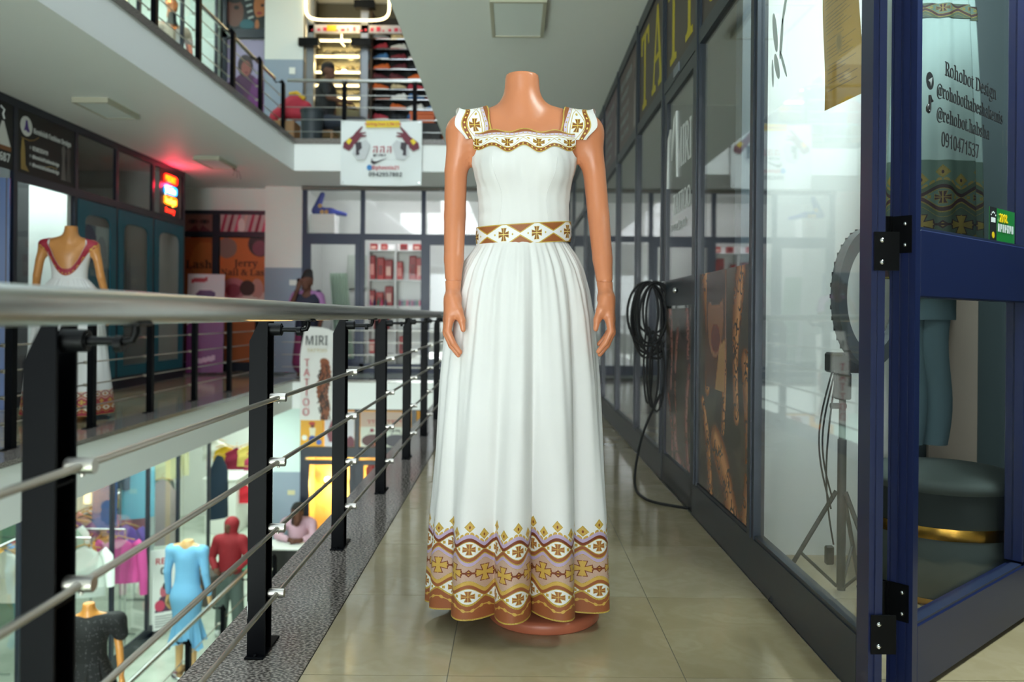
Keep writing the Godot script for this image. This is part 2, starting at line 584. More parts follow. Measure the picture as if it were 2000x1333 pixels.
func building() -> void:
	# --- floors of the gallery ---
	var zs := []
	for k in 26:
		zs.append(2.5 - (k * 0.561 + 0.0))
	var shift: float = -1.9545 - zs[8] 
	for k in zs.size(): zs[k] += shift
	floor_tiles("floor", "polished beige tile floor of the gallery walkway", [-0.498, -0.1505, 0.4153, 0.784], zs, 0.0)
	var zr := []
	for k in 9: zr.append(zs[5 + k])
	floor_tiles("floor", "polished beige tile floor inside the tailor shop", [0.82, 0.981, 1.547, 2.113, 2.679, 3.245, 3.8], zr, 0.0)
	var zl := []
	for k in 19: zl.append(-2.4 - k * 0.561)
	floor_tiles("floor", "polished tile walkway across the atrium", [-4.4, -4.02, -3.46, -3.185], zl, 0.0)
	# --- granite kerbs ---
	for a: Array in [["granite kerb strip under the black railing beside the dress", Vector3(HX - 0.012, -0.03, 8), Vector3(-0.4995, 0.002, BACK - 0.02)], ["granite kerb strip along the opposite walkway", Vector3(LX + 0.012, -0.03, 8), Vector3(-3.186, 0.002, BACK - 0.28)], ["granite kerb strip at the front of the back walkway", Vector3(LX, -0.03, BACK + 0.012), Vector3(HX, 0.002, BACK - 0.28)]]:
		var o := solo("trim_%d" % (used.get("trims", 0) + 1), box(mb(), a[1], a[2]), M.granite, a[0], "kerb")
		used["trims"] = used.get("trims", 0) + 1
		o.set_meta("kind", "structure")
	for a: Array in [["granite edging of the upper left floor", Vector3(LX + 0.012, STOREY - 0.03, 8), Vector3(-3.2, STOREY + 0.04, BACK - 0.3)], ["granite edging of the upper back floor", Vector3(LX, STOREY - 0.03, BACK + 0.012), Vector3(HX, STOREY + 0.04, BACK - 0.3)]]:
		var o := solo("trim_%d" % (used.get("trims", 0) + 1), box(mb(), a[1], a[2]), M.granite, a[0], "kerb")
		used["trims"] = used.get("trims", 0) + 1
		o.set_meta("kind", "structure")
	# --- slabs: their faces to the atrium are the white bands, their undersides the ceilings ---
	for k in 3:
		var y := k * STOREY
		var what: String = ["gallery", "upper floor", "roof"][k]
		slab("ceiling", "white slab of the %s across the atrium" % what, Vector3(-7.9, y - 0.385, 8.3), Vector3(LX, y - 0.031, -16.2))
		slab("ceiling", "white slab of the %s over the near walkway" % what, Vector3(HX, y - 0.385, 8.3), Vector3(5.0, y - 0.031, -16.2))
		slab("ceiling", "white slab of the %s at the back of the atrium" % what, Vector3(LX, y - 0.385, BACK), Vector3(HX, y - 0.031, -16.2))
		slab("ceiling", "white slab of the %s by the windows" % what, Vector3(LX, y - 0.385, 8.3), Vector3(HX, y - 0.031, 6.2))
	var lf := solo("floor", box(mb(), Vector3(-7.9, -STOREY - 0.2, 8.3), Vector3(5.0, -STOREY, -16.2)), M.lower_tile, "pale polished floor of the storey below", "floor")
	lf.set_meta("kind", "structure")
	var f2 := solo("floor", box(mb(), Vector3(-7.8, -0.031, 8.2), Vector3(-4.4, 0.0, -16.1)), M.lower_tile, "pale floor inside the shops across the atrium", "floor")
	f2.set_meta("kind", "structure")
	f2 = solo("floor", box(mb(), Vector3(-4.4, -0.031, BACK - 0.29), Vector3(4.9, 0.0, -16.1)), M.lower_tile, "pale floor of the back walkway", "floor")
	f2.set_meta("kind", "structure")
	# --- outer walls ---
	wall("wall_left", "outer wall behind the shops across the atrium", Vector3(-8.1, -STOREY, 8.3), Vector3(-7.9, 6.3, -16.2), M.wall_paint)
	wall("wall_right", "outer wall behind the shops on the near side", Vector3(5.0, -STOREY, 8.3), Vector3(5.2, 6.3, -16.2), M.wall_paint)
	wall("wall_back", "outer wall at the far end", Vector3(-8.1, -STOREY, -16.2), Vector3(5.2, 6.3, -16.4), M.wall_paint)
	# wall behind the camera with a band of high windows and an entrance
	var wf := shell("wall_front", "wall with a band of high windows facing the atrium", "wall")
	var wst := mb()
	box(wst, Vector3(-8.1, -STOREY, 8.0), Vector3(-4.5, 3.72, 8.2))
	box(wst, Vector3(-4.5, 2.55, 8.0), Vector3(-1.1, 3.72, 8.2))
	box(wst, Vector3(-4.5, -0.5, 8.0), Vector3(-1.1, 0.15, 8.2))
	box(wst, Vector3(-4.5, -STOREY, 8.0), Vector3(-1.1, -2.85, 8.2))
	box(wst, Vector3(-1.3, 0.15, 8.0), Vector3(-1.1, 2.55, 8.2))
	box(wst, Vector3(0.7, -STOREY, 8.0), Vector3(5.2, 3.72, 8.2))
	box(wst, Vector3(-1.1, 2.5, 8.0), Vector3(0.7, 3.72, 8.2))
	box(wst, Vector3(-1.1, -0.5, 8.0), Vector3(0.7, 0.02, 8.2))
	box(wst, Vector3(-0.25, -STOREY, 8.0), Vector3(0.7, -0.5, 8.2))
	box(wst, Vector3(-1.1, -STOREY, 8.0), Vector3(-0.25, -2.85, 8.2))
	box(wst, Vector3(-8.1, 5.72, 8.0), Vector3(5.2, 6.9, 8.2))
	box(wst, Vector3(-8.1, 3.72, 8.0), Vector3(-4.55, 5.72, 8.2))
	box(wst, Vector3(0.85, 3.72, 8.0), Vector3(5.2, 5.72, 8.2))
	part("masonry", wst, M.wall_paint, wf)
	for k in 5:
		var x := -4.55 + k * 1.08
		part("window_frame", frame(mb(), 1.08, 2.0, 0.05, 0.06, Transform3D(Basis.IDENTITY, Vector3(x, 3.72, 8.0))), M.white_plastic, wf)
		part("glazing_bar", box(mb(), Vector3(x + 0.05, 4.9, 8.01), Vector3(x + 1.03, 4.94, 8.05)), M.white_plastic, wf)
		part("pane", box(mb(), Vector3(x + 0.05, 3.77, 8.03), Vector3(x + 1.03, 5.67, 8.036)), M.pane, wf)
	for k in 3:
		var x := -4.5 + k * 1.066
		part("window_frame", frame(mb(), 1.066, 2.4, 0.05, 0.06, Transform3D(Basis.IDENTITY, Vector3(x, 0.15, 8.0))), M.white_plastic, wf)
		part("pane", box(mb(), Vector3(x + 0.05, 0.2, 8.03), Vector3(x + 1.016, 2.5, 8.036)), M.pane, wf)
	for k in 4:
		var x := -4.5 + k * 1.0625
		part("window_frame", frame(mb(), 1.0625, 2.35, 0.05, 0.06, Transform3D(Basis.IDENTITY, Vector3(x, -2.85, 8.0))), M.white_plastic, wf)
		part("pane", box(mb(), Vector3(x + 0.05, -2.8, 8.03), Vector3(x + 1.0125, -0.55, 8.036)), M.pane, wf)
	part("entrance_frame", frame(mb(), 1.8, 2.48, 0.06, 0.06, Transform3D(Basis.IDENTITY, Vector3(-1.1, 0.02, 8.0))), M.navy, wf)
	part("entrance_bar", box(mb(), Vector3(-0.23, 0.08, 8.0), Vector3(-0.17, 2.44, 8.05)), M.navy, wf)
	part("pane", box(mb(), Vector3(-1.04, 0.08, 8.03), Vector3(0.64, 2.44, 8.036)), M.pane, wf)
	# --- roof light over the atrium ---
	var rl := shell("window_1", "glazed roof light over the atrium", "roof light")
	var cst := mb()
	box(cst, Vector3(LX - 0.1, 6.25, 8.2), Vector3(LX, 6.9, -11.0))
	box(cst, Vector3(HX, 6.25, 8.2), Vector3(HX + 0.1, 6.9, -11.0))
	box(cst, Vector3(LX, 6.25, -10.8), Vector3(HX, 6.9, -11.0))
	part("kerb", cst, M.wall_paint, rl)
	for k in 9:
		part("glazing_bar", box(mb(), Vector3(LX, 6.82, 7.9 - k * 2.2), Vector3(HX, 6.9, 7.84 - k * 2.2)), M.white_plastic, rl)
	part("pane", box(mb(), Vector3(LX, 6.86, 8.2), Vector3(HX, 6.87, -10.8)), M.pane, rl)

func post_shapes(h: float) -> Dictionary:
	# an open steel channel: front and back plates on a web, its top corner cut; local x towards the walkway, z towards the camera
	var st := mb()
	var poly := PackedVector2Array([Vector2(-0.0225, 0.004), Vector2(0.0225, 0.004), Vector2(0.0225, h), Vector2(0.004, h), Vector2(-0.0225, h - 0.055)])
	extrude(st, poly, -0.005, Transform3D(Basis.IDENTITY, Vector3(0, 0, 0.0275)))
	extrude(st, poly, 0.005, Transform3D(Basis.IDENTITY, Vector3(0, 0, -0.0275)))
	box(st, Vector3(-0.0225, 0.004, -0.0225), Vector3(-0.0185, h - 0.055, 0.0225))
	for y: float in [0.12, 0.29, 0.455, 0.62]:
		box(st, Vector3(-0.0185, y, -0.0225), Vector3(0.0215, y + 0.004, 0.0225))
	var plate := mb()
	bevel_box(plate, Vector3(-0.024, 0, -0.1), Vector3(0.024, 0.006, 0.045), 0.0015)
	for z: float in [-0.075, 0.036]:
		ball(plate, Vector3(0, 0.007, z), Vector3(0.007, 0.005, 0.007), 8)
	var collar := mb()
	tube(collar, [Vector3(0.0225, 0, 0), Vector3(0.0245, 0, 0), Vector3(0.0615, 0, 0), Vector3(0.0625, 0, 0)], [0.0102, 0.0115, 0.0115, 0.0105], 16)
	tube(collar, [Vector3(0.045, -0.010, 0), Vector3(0.045, -0.0145, 0)], 0.003, 6)
	var br := mb()
	rod(br, Vector3(0.018, h - 0.026, 0.0), Vector3(0.05, h - 0.026, 0.0), 0.016, 14)
	rod(br, Vector3(0.05, h - 0.026, 0.0), Vector3(0.052, h - 0.026, 0.0), 0.012, 14)
	rod(br, Vector3(0.05, h - 0.026, 0.0), Vector3(0.105, h - 0.026, 0.0), 0.0062, 8)
	rod(br, Vector3(0.09, h - 0.030, 0.0), Vector3(0.1, h - 0.030, 0.0), 0.012, 10)
	tube(br, [Vector3(0.1, h - 0.026, 0), Vector3(0.113, h - 0.024, 0), Vector3(0.117, h - 0.014, 0), Vector3(0.117, h, 0)], 0.006, 8)
	bevel_box(br, Vector3(0.103, h - 0.005, -0.02), Vector3(0.132, h + 0.001, 0.02), 0.0015)
	return {"post": st.commit(), "plate": plate.commit(), "collar": collar.commit(), "bracket": br.commit()}

const RODS := [0.152, 0.317, 0.484, 0.647]

func railing(label: String, origin: Vector3, turn: float, first: float, step: float, count: int, rail_y: float, ends: Vector2, lift := 0.0, bright := false) -> void:
	# local frame: posts along -z, walkway towards +x
	var r := thing("railing", label, "railing", origin, turn)
	var s := post_shapes(rail_y - 0.02)
	for k in count:
		var p := part("post", s.post, M.post_black, r)
		p.position = Vector3(0, lift, -(first + k * step))
		part("base_plate", s.plate, M.post_black, p)
		for y: float in RODS:
			var c := part("collar", s.collar, M.steel, p)
			c.position.y = y
		part("rail_bracket", s.bracket, M.black_plastic, p)
	var hr := mb()
	rod(hr, Vector3(0.117, rail_y + lift, -ends.x), Vector3(0.117, rail_y + lift, -ends.y), 0.0225, 40)
	part("handrail", hr, M.rail_steel, r)
	for y: float in RODS:
		var st := mb()
		rod(st, Vector3(0.045, y + lift, -ends.x), Vector3(0.045, y + lift, -ends.y), 0.0058, 12)
		part("rod", st, M.rail_steel if bright else M.steel, r)

func railings() -> void:
	var chip := mb()
	ball(chip, Vector3(-0.6585, 0.12, -2.048), Vector3(0.0012, 0.03, 0.004), 10)
	railing("black post railing with steel handrail beside the white and gold dress", Vector3(-0.637, 0.002, 0), 0, 1.128 - 0.945 * 3, 0.945, 14, 0.865, Vector2(-2.2, 10.9))
	part("paint_scrape", chip, M.white_board, get_node("railing")).position = Vector3(0.637, -0.002, 0)
	railing("black post railing with steel rods on the opposite walkway", Vector3(-3.145, 0.002, 0), PI, -10.05, 0.984, 8, 0.865, Vector2(-10.95, 0.5))
	railing("black post railing along the back walkway above the white band", Vector3(LX + 0.1, 0.002, BACK - 0.16), PI / 2, -1.96, 0.98, 3, 0.865, Vector2(-2.25, 0.3))
	railing("black post railing along the upper left floor above the white band", Vector3(-3.145, STOREY + 0.002, 0), PI, -11.08, 0.99, 8, 0.865, Vector2(-11.06, -3.0), 0.042)
	railing("upper railing with bright handrail in front of the shoe shop", Vector3(LX + 0.1, STOREY + 0.002, BACK - 0.25), PI / 2, -1.45, 0.95, 2, 0.865, Vector2(-2.25, 0.3), 0.042, true)
	railing("lower floor railing beside the two dressed mannequins", Vector3(-3.11, -STOREY, 0), PI, -10.75, 0.95, 9, 0.865, Vector2(-11.0, -2.5))

# ---------- figures: tapered bones joined with a smooth minimum, meshed as surface nets ----------
# a bone: [a, b, radius at a, radius at b, squash of depth]
func seg(p: Vector3, bone: Array) -> float:
	var a: Vector3 = bone[0]
	var b: Vector3 = bone[1]
	var s: float = bone[4] if bone.size() > 4 else 1.0
	if s != 1.0:
		p.z *= s; a.z *= s; b.z *= s
	var ab := b - a
	var t := clampf((p - a).dot(ab) / maxf(ab.length_squared(), 1e-9), 0.0, 1.0)
	return p.distance_to(a + ab * t) - lerpf(bone[2], bone[3], t)

func blend(a: float, b: float, k: float) -> float:
	var h := maxf(k - absf(a - b), 0.0) / k
	return minf(a, b) - h * h * k * 0.25

func field(p: Vector3, bones: Array, k: float) -> float:
	var d := 10.0
	for b: Array in bones:
		d = blend(d, seg(p, b), b[5] if b.size() > 5 else k)
	return d

func nets(out: Dictionary, bones: Array, cell: float, k: float, top := 1e9, bottom := -1e9) -> void:
	var lo := Vector3.ONE * 1e9
	var hi := -lo
	for b: Array in bones:
		for e in 2:
			var r: float = b[2 + e] + cell * 2 + k * 0.3
			lo = lo.min(b[e] - Vector3.ONE * r)
			hi = hi.max(b[e] + Vector3.ONE * r)
	hi.y = minf(hi.y, top + cell * 2)
	lo.y = maxf(lo.y, bottom - cell * 2)
	var n := Vector3i(((hi - lo) / cell).ceil()) + Vector3i.ONE
	var sx := 1
	var sy := n.x
	var sz := n.x * n.y
	var f := PackedFloat32Array()
	f.resize(n.x * n.y * n.z)
	f.fill(1.0)
	for b: Array in bones:
		var rr: float = maxf(b[2], b[3]) + k + cell * 2
		var kb: float = b[5] if b.size() > 5 else k
		var l: Vector3 = ((b[0] as Vector3).min(b[1]) - Vector3.ONE * rr - lo) / cell
		var h: Vector3 = ((b[0] as Vector3).max(b[1]) + Vector3.ONE * rr - lo) / cell
		for z in range(maxi(0, int(l.z)), mini(n.z, int(h.z) + 1)):
			for y in range(maxi(0, int(l.y)), mini(n.y, int(h.y) + 1)):
				for x in range(maxi(0, int(l.x)), mini(n.x, int(h.x) + 1)):
					var i := x + y * sy + z * sz
					var d := seg(lo + Vector3(x, y, z) * cell, b)
					var o := f[i]
					f[i] = d if o >= 1.0 else blend(o, d, kb)
	if top < 1e8 or bottom > -1e8:
		for z in n.z:
			for y in n.y:
				var yy := lo.y + y * cell
				if yy > top - 0.012 or yy < bottom + 0.012:
					for x in n.x:
						var i := x + y * sy + z * sz
						f[i] = -blend(-f[i], -maxf(yy - top, bottom - yy), 0.008 if yy > 1.5 else 0.001)
	var id := {}
	var v: PackedVector3Array = out.get("v", PackedVector3Array())
	var nr: PackedVector3Array = out.get("n", PackedVector3Array())
	var ix: PackedInt32Array = out.get("i", PackedInt32Array())
	var corner := [0, sx, sy, sx + sy, sz, sx + sz, sy + sz, sx + sy + sz]
	var cp: Array[Vector3] = [Vector3(0, 0, 0), Vector3(1, 0, 0), Vector3(0, 1, 0), Vector3(1, 1, 0), Vector3(0, 0, 1), Vector3(1, 0, 1), Vector3(0, 1, 1), Vector3(1, 1, 1)]
	var edges := [[0, 1], [2, 3], [4, 5], [6, 7], [0, 2], [1, 3], [4, 6], [5, 7], [0, 4], [1, 5], [2, 6], [3, 7]]
	for z in range(0, n.z - 1):
		for y in range(0, n.y - 1):
			var row := y * sy + z * sz
			for x in range(0, n.x - 1):
				var i := x + row
				var f0 := f[i]
				if absf(f0) > cell * 3.0: continue
				var neg := 0
				for c: int in corner:
					if f[i + c] < 0.0: neg += 1
				if neg == 0 or neg == 8: continue
				var sum := Vector3.ZERO
				var cnt := 0
				for e: Array in edges:
					var fa := f[i + corner[e[0]]]
					var fb := f[i + corner[e[1]]]
					if (fa < 0.0) != (fb < 0.0):
						sum += cp[e[0]].lerp(cp[e[1]], fa / (fa - fb))
						cnt += 1
				id[i] = v.size()
				v.append(lo + (Vector3(x, y, z) + sum / cnt) * cell)
				var g := Vector3(f[i + sx] + f[i + sx + sy] + f[i + sx + sz] + f[i + sx + sy + sz] - f[i] - f[i + sy] - f[i + sz] - f[i + sy + sz], f[i + sy] + f[i + sx + sy] + f[i + sy + sz] + f[i + sx + sy + sz] - f[i] - f[i + sx] - f[i + sz] - f[i + sx + sz], f[i + sz] + f[i + sx + sz] + f[i + sy + sz] + f[i + sx + sy + sz] - f[i] - f[i + sx] - f[i + sy] - f[i + sx + sy])
				nr.append(g.normalized())
	for i: int in id:
		var inside := f[i] < 0.0
		for ax in 3:
			var d: int = [sx, sy, sz][ax]
			if (f[i + d] < 0.0) == inside: continue
			var u: int = [sy, sz, sx][ax]
			var w: int = [sz, sx, sy][ax]
			if not (id.has(i - u) and id.has(i - w) and id.has(i - u - w)): continue
			var q := [id[i], id[i - u], id[i - u - w], id[i - w]]
			if not inside: q = [q[0], q[3], q[2], q[1]]
			for t: int in [0, 2, 1, 0, 3, 2]:
				ix.append(q[t])
	out["v"] = v
	out["n"] = nr
	out["i"] = ix

func net_mesh(out: Dictionary) -> ArrayMesh:
	var arr := []
	arr.resize(Mesh.ARRAY_MAX)
	arr[Mesh.ARRAY_VERTEX] = out.v
	arr[Mesh.ARRAY_NORMAL] = out.n
	arr[Mesh.ARRAY_INDEX] = out.i
	var m := ArrayMesh.new()
	m.add_surface_from_arrays(Mesh.PRIMITIVE_TRIANGLES, arr)
	return m

func V(x: float, y: float, z: float) -> Vector3:
	return Vector3(x, y, z)

func torso_bones() -> Array:
	return [
		[V(0, 0.98, 0), V(0, 1.10, 0), 0.125, 0.116, 1.32],
		[V(0, 1.10, 0), V(0, 1.30, 0.0), 0.116, 0.136, 1.36],
		[V(-0.04, 1.33, -0.005), V(0.04, 1.33, -0.005), 0.10, 0.10, 1.3],
		[V(-0.062, 1.27, 0.058), V(-0.055, 1.28, 0.05), 0.05, 0.05],
		[V(0.062, 1.27, 0.058), V(0.055, 1.28, 0.05), 0.05, 0.05],
		[V(-0.10, 1.385, -0.01), V(-0.172, 1.392, -0.01), 0.058, 0.045],
		[V(0.10, 1.385, -0.01), V(0.176, 1.394, -0.01), 0.058, 0.045],
		[V(-0.01, 1.44, -0.012), V(-0.15, 1.408, -0.012), 0.052, 0.032],
		[V(0.0, 1.44, -0.012), V(0.15, 1.412, -0.012), 0.052, 0.032],
		[V(-0.008, 1.40, -0.008), V(-0.008, 1.6, 0.002), 0.058, 0.045],
	]

func hand_bones(w: Vector3, s: float) -> Array:
	# w: wrist; s: +1 for the hand whose fingers bend towards +x
	var b := [[w, w + V(0, -0.012, 0.004), 0.0185, 0.0175, 1.0, 0.003]]
	# thumb towards the body and the front
	var t0 := w + V(0.006 * s, -0.012, 0.016)
	var t1 := w + V(0.017 * s, -0.038, 0.03)
	var t2 := w + V(0.027 * s, -0.064, 0.036)
	var t3 := w + V(0.031 * s, -0.09, 0.038)
	b.append([t0, t1, 0.015, 0.0125])
	b.append([t1, t2, 0.0122, 0.0098, 1.0, 0.004])
	b.append([t2, t3, 0.0098, 0.0068, 1.0, 0.004])
	for i in 4:
		var z: float = [0.031, 0.010, -0.011, -0.030][i]
		var l: float = [0.95, 1.0, 0.95, 0.78][i]
		var out: float = [0.0, -0.006, -0.009, -0.008][i]
		var k := w + V((-0.006 + out) * s, -0.066 + absf(i - 1.2) * 0.004, z)
		var p1 := k + V((-0.004) * s, -0.036 * l, 0.004)
		var p2 := p1 + V(0.014 * s, -0.032 * l, 0.002)
		var p3 := p2 + V((0.019) * s, -0.026 * l, -0.001)
		b.append([w + V(-0.001 * s, -0.008, z * 0.5), k, 0.0165, 0.0122, 1.0, 0.018])
		b.append([k, p1, 0.0112, 0.0095, 1.0, 0.004])
		b.append([p1, p2, 0.0095, 0.0085, 1.0, 0.003])
		b.append([p2, p3, 0.0083, 0.0066, 1.0, 0.003])
	return b

func arm_bones(spread: float) -> Array:
	# both arms, shoulder to wrist; four bones each
	var wl := V(-0.193 - spread, 0.912, 0.115)
	var wr := V(0.226 + spread, 0.917, 0.115)
	var el := V(-0.197 - spread * 0.45, 1.145, 0.015)
	var er := V(0.214 + spread * 0.45, 1.15, 0.015)
	return [
		[V(-0.178, 1.388, -0.01), V(-0.197 - spread * 0.2, 1.28, -0.008), 0.044, 0.0325],
		[V(-0.197 - spread * 0.2, 1.28, -0.008), el, 0.0325, 0.031, 1.0, 0.004],
		[el, wl.lerp(el, 0.45), 0.0312, 0.028, 1.0, 0.004],
		[wl.lerp(el, 0.45), wl, 0.028, 0.019, 1.0, 0.003],
		[V(0.18, 1.39, -0.01), V(0.203 + spread * 0.2, 1.28, -0.008), 0.044, 0.0325],
		[V(0.203 + spread * 0.2, 1.28, -0.008), er, 0.0325, 0.031, 1.0, 0.004],
		[er, wr.lerp(er, 0.45), 0.0312, 0.028, 1.0, 0.004],
		[wr.lerp(er, 0.45), wr, 0.028, 0.019, 1.0, 0.003],
	]

func mannequin_mesh(cell: float, spread: float) -> ArrayMesh:
	# torso and arms on one grid, each hand on a finer one; they meet in the same forearm surface
	var out := {}
	var arms := arm_bones(spread)
	var cut := 0.955
	nets(out, torso_bones() + arms, cell, 0.035, 1.556, cut - 0.002)
	nets(out, [arms[3]] + hand_bones(arms[3][1], 1.0), cell * 0.42, 0.009, cut + 0.002)
	nets(out, [arms[7]] + hand_bones(arms[7][1], -1.0), cell * 0.42, 0.009, cut + 0.002)
	return net_mesh(out)

# ---------- embroidery ----------
func mixc(a: Color, b: Color, t: float) -> Color:
	return a.lerp(b, clampf(t, 0, 1))

func cross_at(x: float, y: float, s: float) -> int:
	# flared cross: 1 gold rim, 2 brown body, 3 gold core
	var ax := absf(x) / s
	var ay := absf(y) / s
	if ax > 1.0 or ay > 1.0: return 0
	var w := 0.2 + 0.32 * maxf(ax, ay) if maxf(ax, ay) < 0.9 else 0.0
	var d := minf(ax, ay)
	if d > w: return 0
	if d < 0.06: return 3
	return 1 if w - d < 0.085 or maxf(ax, ay) > 0.82 else 2

func hem_image(body: String, dark: String, pale: String, mid: String, ground := "e4e4e2") -> Image:
	var w := 224
	var h := 832
	var im := Image.create(w, h, false, Image.FORMAT_RGB8)
	var white := Color(ground)
	var brown := Color(body)
	var deep := Color(dark)
	var gold := Color("c29a2c")
	var yellow := Color("d8af52")
	var lilac := Color(pale)
	var beige := Color(mid)
	var r := RandomNumberGenerator.new()
	r.seed = 4
	for py in h:
		var v := 1.0 - (py + 0.5) / h
		for px in w:
			var x := (px + 0.5) / w
			var c := cos(TAU * (x - 0.5))
			var k := pow((1.0 + c) * 0.5, 0.75)
			var col_ := white
			var lo1 := 0.23 - 0.082 * k
			var hi1 := 0.23 + 0.078 * k + 0.003
			var lo2 := 0.685 - 0.082 * k - 0.003
			var hi2 := 0.685 + 0.08 * k
			var jx := (x - 0.5) * 0.27        # across, in units of height
			if v < 0.014:
				col_ = gold
			elif v < lo1:
				col_ = brown
				var vine := 0.115 - 0.028 * c
				var bead := fposmod(x * 4.0, 1.0) - 0.5
				if absf(v - vine) < 0.005 or Vector2(bead * 0.27 / 4.0, v - vine).length() < 0.016: col_ = yellow
				if lo1 - v < 0.012: col_ = gold
			elif v < hi1:
				var q := cross_at(jx, v - 0.23, 0.058)
				col_ = [white, gold, brown, yellow][q]
				if q == 0 and (minf(v - lo1, hi1 - v) < 0.008): col_ = gold
				if q == 0 and absf(absf(jx) - 0.085) < 0.012 and absf(v - 0.23) < 0.014: col_ = gold
			elif v < hi1 + 0.032: col_ = brown
			elif v < hi1 + 0.072: col_ = yellow if v < hi1 + 0.064 else gold
			elif v < lo2 - 0.085:
				col_ = beige
				var ex := (x if x < 0.5 else x - 1.0) * 0.27
				var yy := v - 0.455
				var big := cross_at(ex, yy, 0.09)
				if big: col_ = deep if big == 1 else yellow
				elif absf(yy) < 0.009: col_ = deep
				elif absf(jx) + absf(yy) < 0.036: col_ = deep if absf(jx) + absf(yy) > 0.02 else yellow
				elif absf(absf(jx) - 0.055) < 0.006 and absf(yy) < 0.024: col_ = deep
				elif r.randf() < 0.12: col_ = mixc(beige, brown, 0.3)
			elif v < lo2 - 0.08: col_ = gold
			elif v < lo2 - 0.045: col_ = lilac
			elif v < lo2 - 0.033: col_ = gold
			elif v < lo2: col_ = brown
			elif v < hi2:
				var q2 := cross_at(jx, v - 0.685, 0.06)
				col_ = [white, gold, brown, yellow][q2]
				if q2 == 0 and (minf(v - lo2, hi2 - v) < 0.008): col_ = gold
				if q2 == 0 and absf(absf(jx) - 0.085) < 0.012 and absf(v - 0.685) < 0.014: col_ = gold
			elif v < hi2 + 0.03: col_ = deep
			elif v < hi2 + 0.066: col_ = lilac
			else:
				var sc := fposmod(x * 6.0, 1.0) - 0.5
				if Vector2(sc * 0.27 / 6.0, v - hi2 - 0.072).length() < 0.019: col_ = yellow
				for e in 2:
					var fx: float = jx if e == 0 else (x if x < 0.5 else x - 1.0) * 0.27
					var b0 := (0.84 if e == 0 else 0.768)
					var yy2 := v - b0 - 0.06
					var wd := 0.047 * (1.0 - absf(yy2) / 0.062) if yy2 > 0 else 0.047 * (1.0 - absf(yy2) / 0.05)
					if wd > 0 and absf(fx) < wd:
						col_ = gold if wd - absf(fx) < 0.011 else yellow
						if Vector2(fx * 1.6, yy2 * 0.8).length() < 0.012: col_ = deep
			if col_ == gold and r.randf() < 0.5: col_ = [Color("efe08a"), Color("8d6d16")][r.randi() % 2]
			elif col_ != white: col_ = mixc(col_, Color.BLACK, r.randf() * 0.13)
			im.set_pixel(px, py, col_)
	return im

func belt_image() -> Image:
	var w := 384
	var h := 192
	var im := Image.create(w, h, false, Image.FORMAT_RGB8)
	var r := RandomNumberGenerator.new()
	r.seed = 9
	for py in h:
		var v := (0.5 - (py + 0.5) / h)
		for px in w:
			var x := (px + 0.5) / w - 0.5
			var jx := x * 2.1
			var k := 0.5 * pow(1.0 - absf(x) * 2.0, 1.0)
			var half := 0.02 + k * 1.0
			var c := Color("eeeeee")
			var kind := 0
			if absf(v) > 0.46: kind = 1
			elif absf(v) > half + 0.07: kind = 2
			elif absf(v) > half + 0.01: kind = 1
			else:
				var q := cross_at(jx, v, 0.36)
				kind = [0, 1, 3, 4][q]
				if q == 0 and Vector2((absf(jx) - 0.55), v).length() < 0.05: kind = 1
			match kind:
				1: c = [Color("c9a233"), Color("e9dc86"), Color("98741a")][r.randi() % 3]
				2: c = mixc(Color("a8683a"), Color("8a4c22"), r.randf())
				3: c = mixc(Color("6e3914"), Color("8f5424"), r.randf())
				4: c = [Color("d9ba4c"), Color("efe49a")][r.randi() % 2]
				0: c = mixc(Color("eeeeee"), Color("d9d7dc"), r.randf() * 0.6)
			im.set_pixel(px, py, c)
	return im

func trim_image() -> Image:
	# v = 0 at the inner edge; the brown beaded band at v = 1
	var w := 320
	var h := 320
	var im := Image.create(w, h, false, Image.FORMAT_RGB8)
	var r := RandomNumberGenerator.new()
	r.seed = 12
	for py in h:
		var v := (py + 0.5) / h
		for px in w:
			var x := (px + 0.5) / w - 0.5
			var c := Color("ecebec")
			var wave := 0.20 - 0.07 * cos(TAU * x)
			var g := [Color("c9a233"), Color("e9dc86"), Color("98741a")]
			if v < 0.05: c = g[r.randi() % 3]
			elif v < wave - 0.05: c = mixc(Color("a8683a"), Color("8a4c22"), r.randf())
			elif v < wave + 0.06:
				c = Color("cfc2d8")
				var bd := fposmod(x * 7.0, 1.0) - 0.5
				if Vector2(bd / 7.0, v - wave).length() < 0.026: c = g[r.randi() % 3]
			elif v < wave + 0.085: c = g[r.randi() % 3]
			elif v < 0.79:
				var q := cross_at(x, v - 0.54, 0.21)
				if q: c = [Color.WHITE, g[r.randi() % 3], mixc(Color("8a4c1e"), Color("6e3914"), r.randf()), Color("d9ba4c")][q]
				elif Vector2(absf(x) - 0.33, v - 0.54).length() < 0.045: c = g[r.randi() % 3]
				elif absf(absf(v - 0.54) - 0.24 * pow(cos(PI * x), 0.8)) < 0.014: c = g[r.randi() % 3]
			elif v < 0.815: c = g[r.randi() % 3]
			elif v < 0.955:
				c = mixc(Color("9a5524"), Color("75390f"), r.randf())
				var bd2 := fposmod(x * 7.0, 1.0) - 0.5
				if Vector2(bd2 / 7.0, v - 0.885).length() < 0.03: c = Color("ecd66a")
			else: c = g[r.randi() % 3]
			im.set_pixel(px, py, c)
	return im

func smooth_curve(pts: Array, x: float) -> float:
	for i in pts.size() - 1:
		if x <= pts[i + 1][0]:
			var t: float = clampf((x - pts[i][0]) / (pts[i + 1][0] - pts[i][0]), 0, 1)
			t = t * t * (3 - 2 * t)
			return lerpf(pts[i][1], pts[i + 1][1], t)
	return pts[pts.size() - 1][1]

